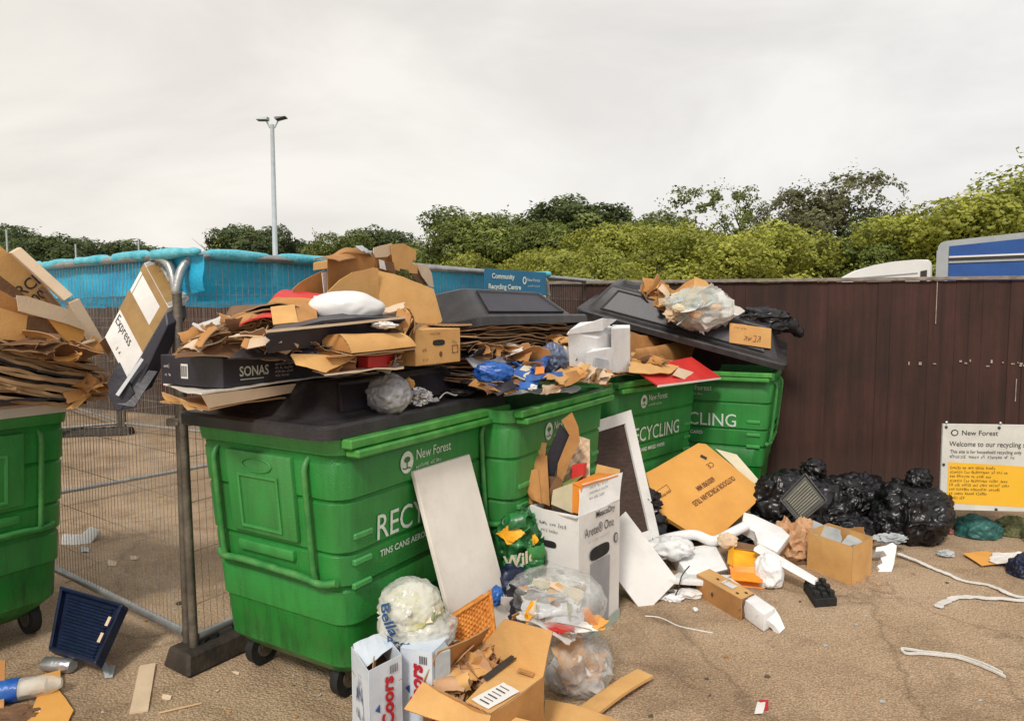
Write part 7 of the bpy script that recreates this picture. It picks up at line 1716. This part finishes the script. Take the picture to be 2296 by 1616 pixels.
# ---- straps and strings
def lay(name, pts, w_, label, mat='strap', th=.004, seed=1, cat='strap'):
    rg = random.Random(seed); q = smoothpath([G(u, v, .006 + z) for u, v, z in pts], 8)
    q = [p + V((.007*noise.noise(p*9), .007*noise.noise(p*11), abs(.010*noise.noise(p*7)))) for p in q]
    return item(name, strip(q, w_, th, rnd=rg), mat, label, cat)
lay('white_strap', [(2012, 1240, .02), (2055, 1258, .01), (2110, 1282, 0), (2160, 1302, 0), (2210, 1310, 0), (2232, 1318, .0), (2262, 1332, 0), (2300, 1340, 0), (2360, 1345, 0)], .036, 'long white strap snaking from the notched polystyrene to the right edge')
lay('white_strap', [(2103, 1362, 0), (2125, 1346, .0), (2160, 1338, .0), (2220, 1342, 0), (2290, 1346, 0), (2360, 1350, 0)], .042, 'shorter white strap bent at its left end near the right edge')
lay('cut_cable', [(2252, 1519, 0), (2200, 1494, 0), (2140, 1474, 0), (2080, 1468, 0), (2030, 1466, 0), (2022, 1458, 0), (2060, 1462, 0), (2140, 1470, 0), (2200, 1488, 0), (2248, 1510, 0)], .010, 'folded pale strip looped on the tarmac at lower right', th=.010, cat='strip')
item('twine', tube(smoothpath([G(1446, 1380, .004), G(1480, 1384, .004), G(1520, 1402, .004), G(1560, 1411, .004), G(1598, 1418, .004)], 6), .004, 5), 'strap', 'thin twine trailing from the white rectangular board', 'twine')
rt = thing('paper_packet', 'small white and dark red paper packet alone on the tarmac', 'packet', tuple(G(1704, 1583)))
mk('packet_body', bevel(hexa([G(1690, 1599), G(1710, 1598), G(1717, 1572), G(1697, 1572), G(1690, 1599, .008), G(1710, 1598, .008), G(1717, 1572, .008), G(1697, 1572, .008)]), .002), M['white_card'], rt)
mk('red_end', sheet([G(1712, 1590, .008), G(1722, 1586, .01), G(1722, 1566, .01), G(1700, 1566, .012)], th=.002, wob=.01), M['beer_red'], rt)
# ================================================================== left foreground
# blue crate
c4 = [G(110, 1475, .03), G(222, 1487, .02), G(278, 1372, .16), G(150, 1325, .30)]
c4 = [Q(108, 1455, 3.20), Q(214, 1487, 3.02), Q(276, 1352, 3.30), Q(135, 1312, 3.52)]
cn4 = nrm(*c4[:3]); cn4 = cn4 if cn4.dot(CAM-c4[0]) > 0 else -cn4
rt = thing('blue_crate', 'navy plastic crate tipped on its side behind the left bin wheel', 'crate', tuple(c4[1]))
mk('crate_base', sheet([c - cn4*.03 for c in c4], th=.008, nx=2, ny=2), M['navy'], rt)
for k in range(16):
    t = .1 + k*.052; a, b = c4[0].lerp(c4[3], t), c4[1].lerp(c4[2], t)
    mk('base_rib', strip([a.lerp(b, .12) - cn4*.028, a.lerp(b, .84) - cn4*.028], .007, .008, cn4), M['navy'], rt)
for i in range(4):
    a, b = c4[i], c4[(i+1) % 4]; ins = ((c4[0]+c4[1]+c4[2]+c4[3])/4)
    n_in = (ins - (a+b)/2).normalized()
    mk('side_wall', bevel(boxv(a - cn4*.05, b-a, n_in*.022, cn4*.055), .006), M['navy'], rt)
for t in (.28, .55):
    p = c4[1].lerp(c4[2], t); dd_ = (c4[2]-c4[1]).normalized(); n_in = (c4[0]-c4[1]).normalized()
    mk('hand_slot', boxv(p + n_in*.004 + cn4*.026, dd_*.05, n_in*.022, cn4*.001), M['card_pale'], rt)
# can
ca = G(98, 1486, .033); cb_ = G(160, 1492, .033); cb_ = ca + (cb_-ca).normalized()*.155
rt = thing('drinks_can', 'silver drinks can lying by the left bin wheel', 'can', tuple(ca))
mk('can_body', tube([ca, ca.lerp(cb_, .06), ca.lerp(cb_, .92), cb_], [.026, .033, .033, .028], 20), M['silver'], rt, smooth=50)
mk('can_rim', tube([cb_, cb_ + (cb_-ca)*.02], [.029, .029], 20, False), M['silver'], rt)
mk('can_end', cyl(cb_ - (cb_-ca)*.01, (cb_-ca)*.015, .024, 16), M['grey_paper'], rt)
# foil / grey papers
panelset('grey_paper_scrap', 'folded grey paper scrap on the tarmac below the navy crate', 'paper', [
    ('left_leaf', [G(236, 1518, .004), G(246, 1512, .01), G(240, 1486, .03), G(222, 1476, .05)], 'grey_paper', dict(th=.002, wob=.01)),
    ('right_leaf', [G(234, 1519, .004), G(252, 1516, .01), G(259, 1488, .02), G(238, 1492, .01)], 'grey_paper', dict(th=.002, wob=.01))])
item('cardboard_strip', sheet([G(290, 1596, .008), G(332, 1590, .008), G(349, 1485, .01), G(313, 1490, .01)], th=.01, nx=4, ny=12, wob=.006, seed=2), 'card_pale', 'narrow tan cardboard strip lying left of the fence foot', 'cardboard strip', smooth=30)
item('wood_splinter', tube([G(357, 1597, .006), G(452, 1575, .006)], .005, 5), 'wood', 'thin wood splinter lying in front of the fence foot', 'splinter')
item('foam_angle', bevel(poly([G(138, 1222, .0), G(140, 1196, .08), G(180, 1196, .08), G(205, 1182, .09), G(222, 1186, .09), G(222, 1200, .03), G(195, 1222, .0)], .09), .005), 'foam', 'bent white foam piece on the ground behind the mesh fence', 'foam')
for i, (u, v, s_, m, lab) in enumerate(((250, 1262, .035, 'card_pale', 'pale leaf of card behind the mesh near the foam piece'), (300, 1249, .02, 'card_pale', 'tiny pale scrap behind the mesh'), (190, 1222+10, .03, 'grey_paper', 'grey scrap just below the bent foam piece'), (790, 1390+120, .02, 'card_pale', 'pale scrap by the wheel of the nearest bin'),
        (525, 1506, .03, 'card_pale', 'small pink card scrap in front of the bin wheel'), (82, 1592, .015, 'foam', 'tiny white chip near the bottom left'), (372, 1560, .02, 'card_pale', 'pale chip in front of the fence foot'), (1345, 1545, .02, 'card_mid', 'brown scrap beside the lower clear sack'))):
    item('litter_scrap', sheet([G(u-10, v+4, .004), G(u+8, v+5, .008), G(u+12, v-4, .012), G(u-8, v-5, .006)], th=.002, nx=5, ny=4, wob=.012, rag=.08, seed=i), m, lab, 'litter', smooth=30)
for i, (u, v, s_, lab) in enumerate(((402, 1352, .018, 'dark clod beside the near fence post'), (1720, 1515, .012, 'small dark clod on the open tarmac'), (1342, 1535, .035, 'dark wet debris beside the lower clear sack'))):
    item('clod', blob(G(u, v, .004), (s_, s_*.8, s_*.6), 400+i, 3, .5, 2), 'bark', lab, 'clod')
# foreground left cardboard
item('cut_cardboard', poly([G(75, 1518, .02), G(135, 1498, .03), G(137, 1530, .02), G(128, 1540, .02), G(165, 1592, .01), G(140, 1640, .01), G(50, 1640, .01), G(84, 1558, .02), G(70, 1556, .02)], .006, .002), 'card_orange', 'orange tan cut cardboard shape at the bottom left corner', 'cardboard')
item('cardboard_sheet', sheet([G(-80, 1600, .01), G(8, 1590, .01), G(12, 1480, .16), G(-80, 1470, .2)], th=.006, wob=.01), 'card_mid', 'brown carton side at the extreme left edge below the bin', 'cardboard', smooth=30)
item('white_sheet', sheet([G(-40, 1680, .005), G(52, 1660, .005), G(48, 1600, .008), G(-40, 1606, .008)], th=.002, wob=.01), 'white_card', 'white paper corner at the very bottom left', 'paper', smooth=30)
ba, bb_ = G(-30, 1556, .05), G(44, 1544, .05)
rt = thing('bottle_pack', 'crumpled clear wrap with a blue band at the left edge', 'bottle', tuple(ba))
dv = (bb_-ba).normalized()
mk('blue_band', tube([ba, bb_], .05, 18), M['blue'], rt, smooth=50)
mk('clear_body', tube([bb_, bb_ + dv*.05, bb_ + dv*.12, bb_ + dv*.16], [.047, .045, .040, .02], 18), M['film_dense'], rt, smooth=50)
mk('inner_card', tube([bb_ - dv*.01, bb_ + dv*.10], [.035, .03], 10), M['card_pale'], rt)
item('dark_ground_litter', blob(G(30, 1600, .01), (.10, .06, .012), 161, 4, .5, 2), 'card_dark', 'dark crushed litter under the blue banded wrap', 'litter', smooth=30)
# small litter scattered across the yard
rg = random.Random(99)
for i in range(46):
    u, v = rg.uniform(250, 2280), rg.uniform(1260, 1610)
    if u < 1450 and v < 1500 and u > 430: continue
    s_ = rg.uniform(3, 7)
    p = G(u, v, .003)
    item('litter_chip', sheet([p + V((-s_*.0016, -s_*.001, 0)), p + V((s_*.0016, -s_*.0014, .003)), p + V((s_*.0013, s_*.0016, .004)), p + V((-s_*.0014, s_*.001, .001))], th=.0015, nx=3, ny=2, wob=.006, rag=.1, seed=i),
         rg.choice(['card_pale', 'bark', 'grey_paper', 'card_mid', 'bark']), 'tiny chip of card or bark lying on the tarmac', 'litter', 'tiny litter chips on the tarmac')
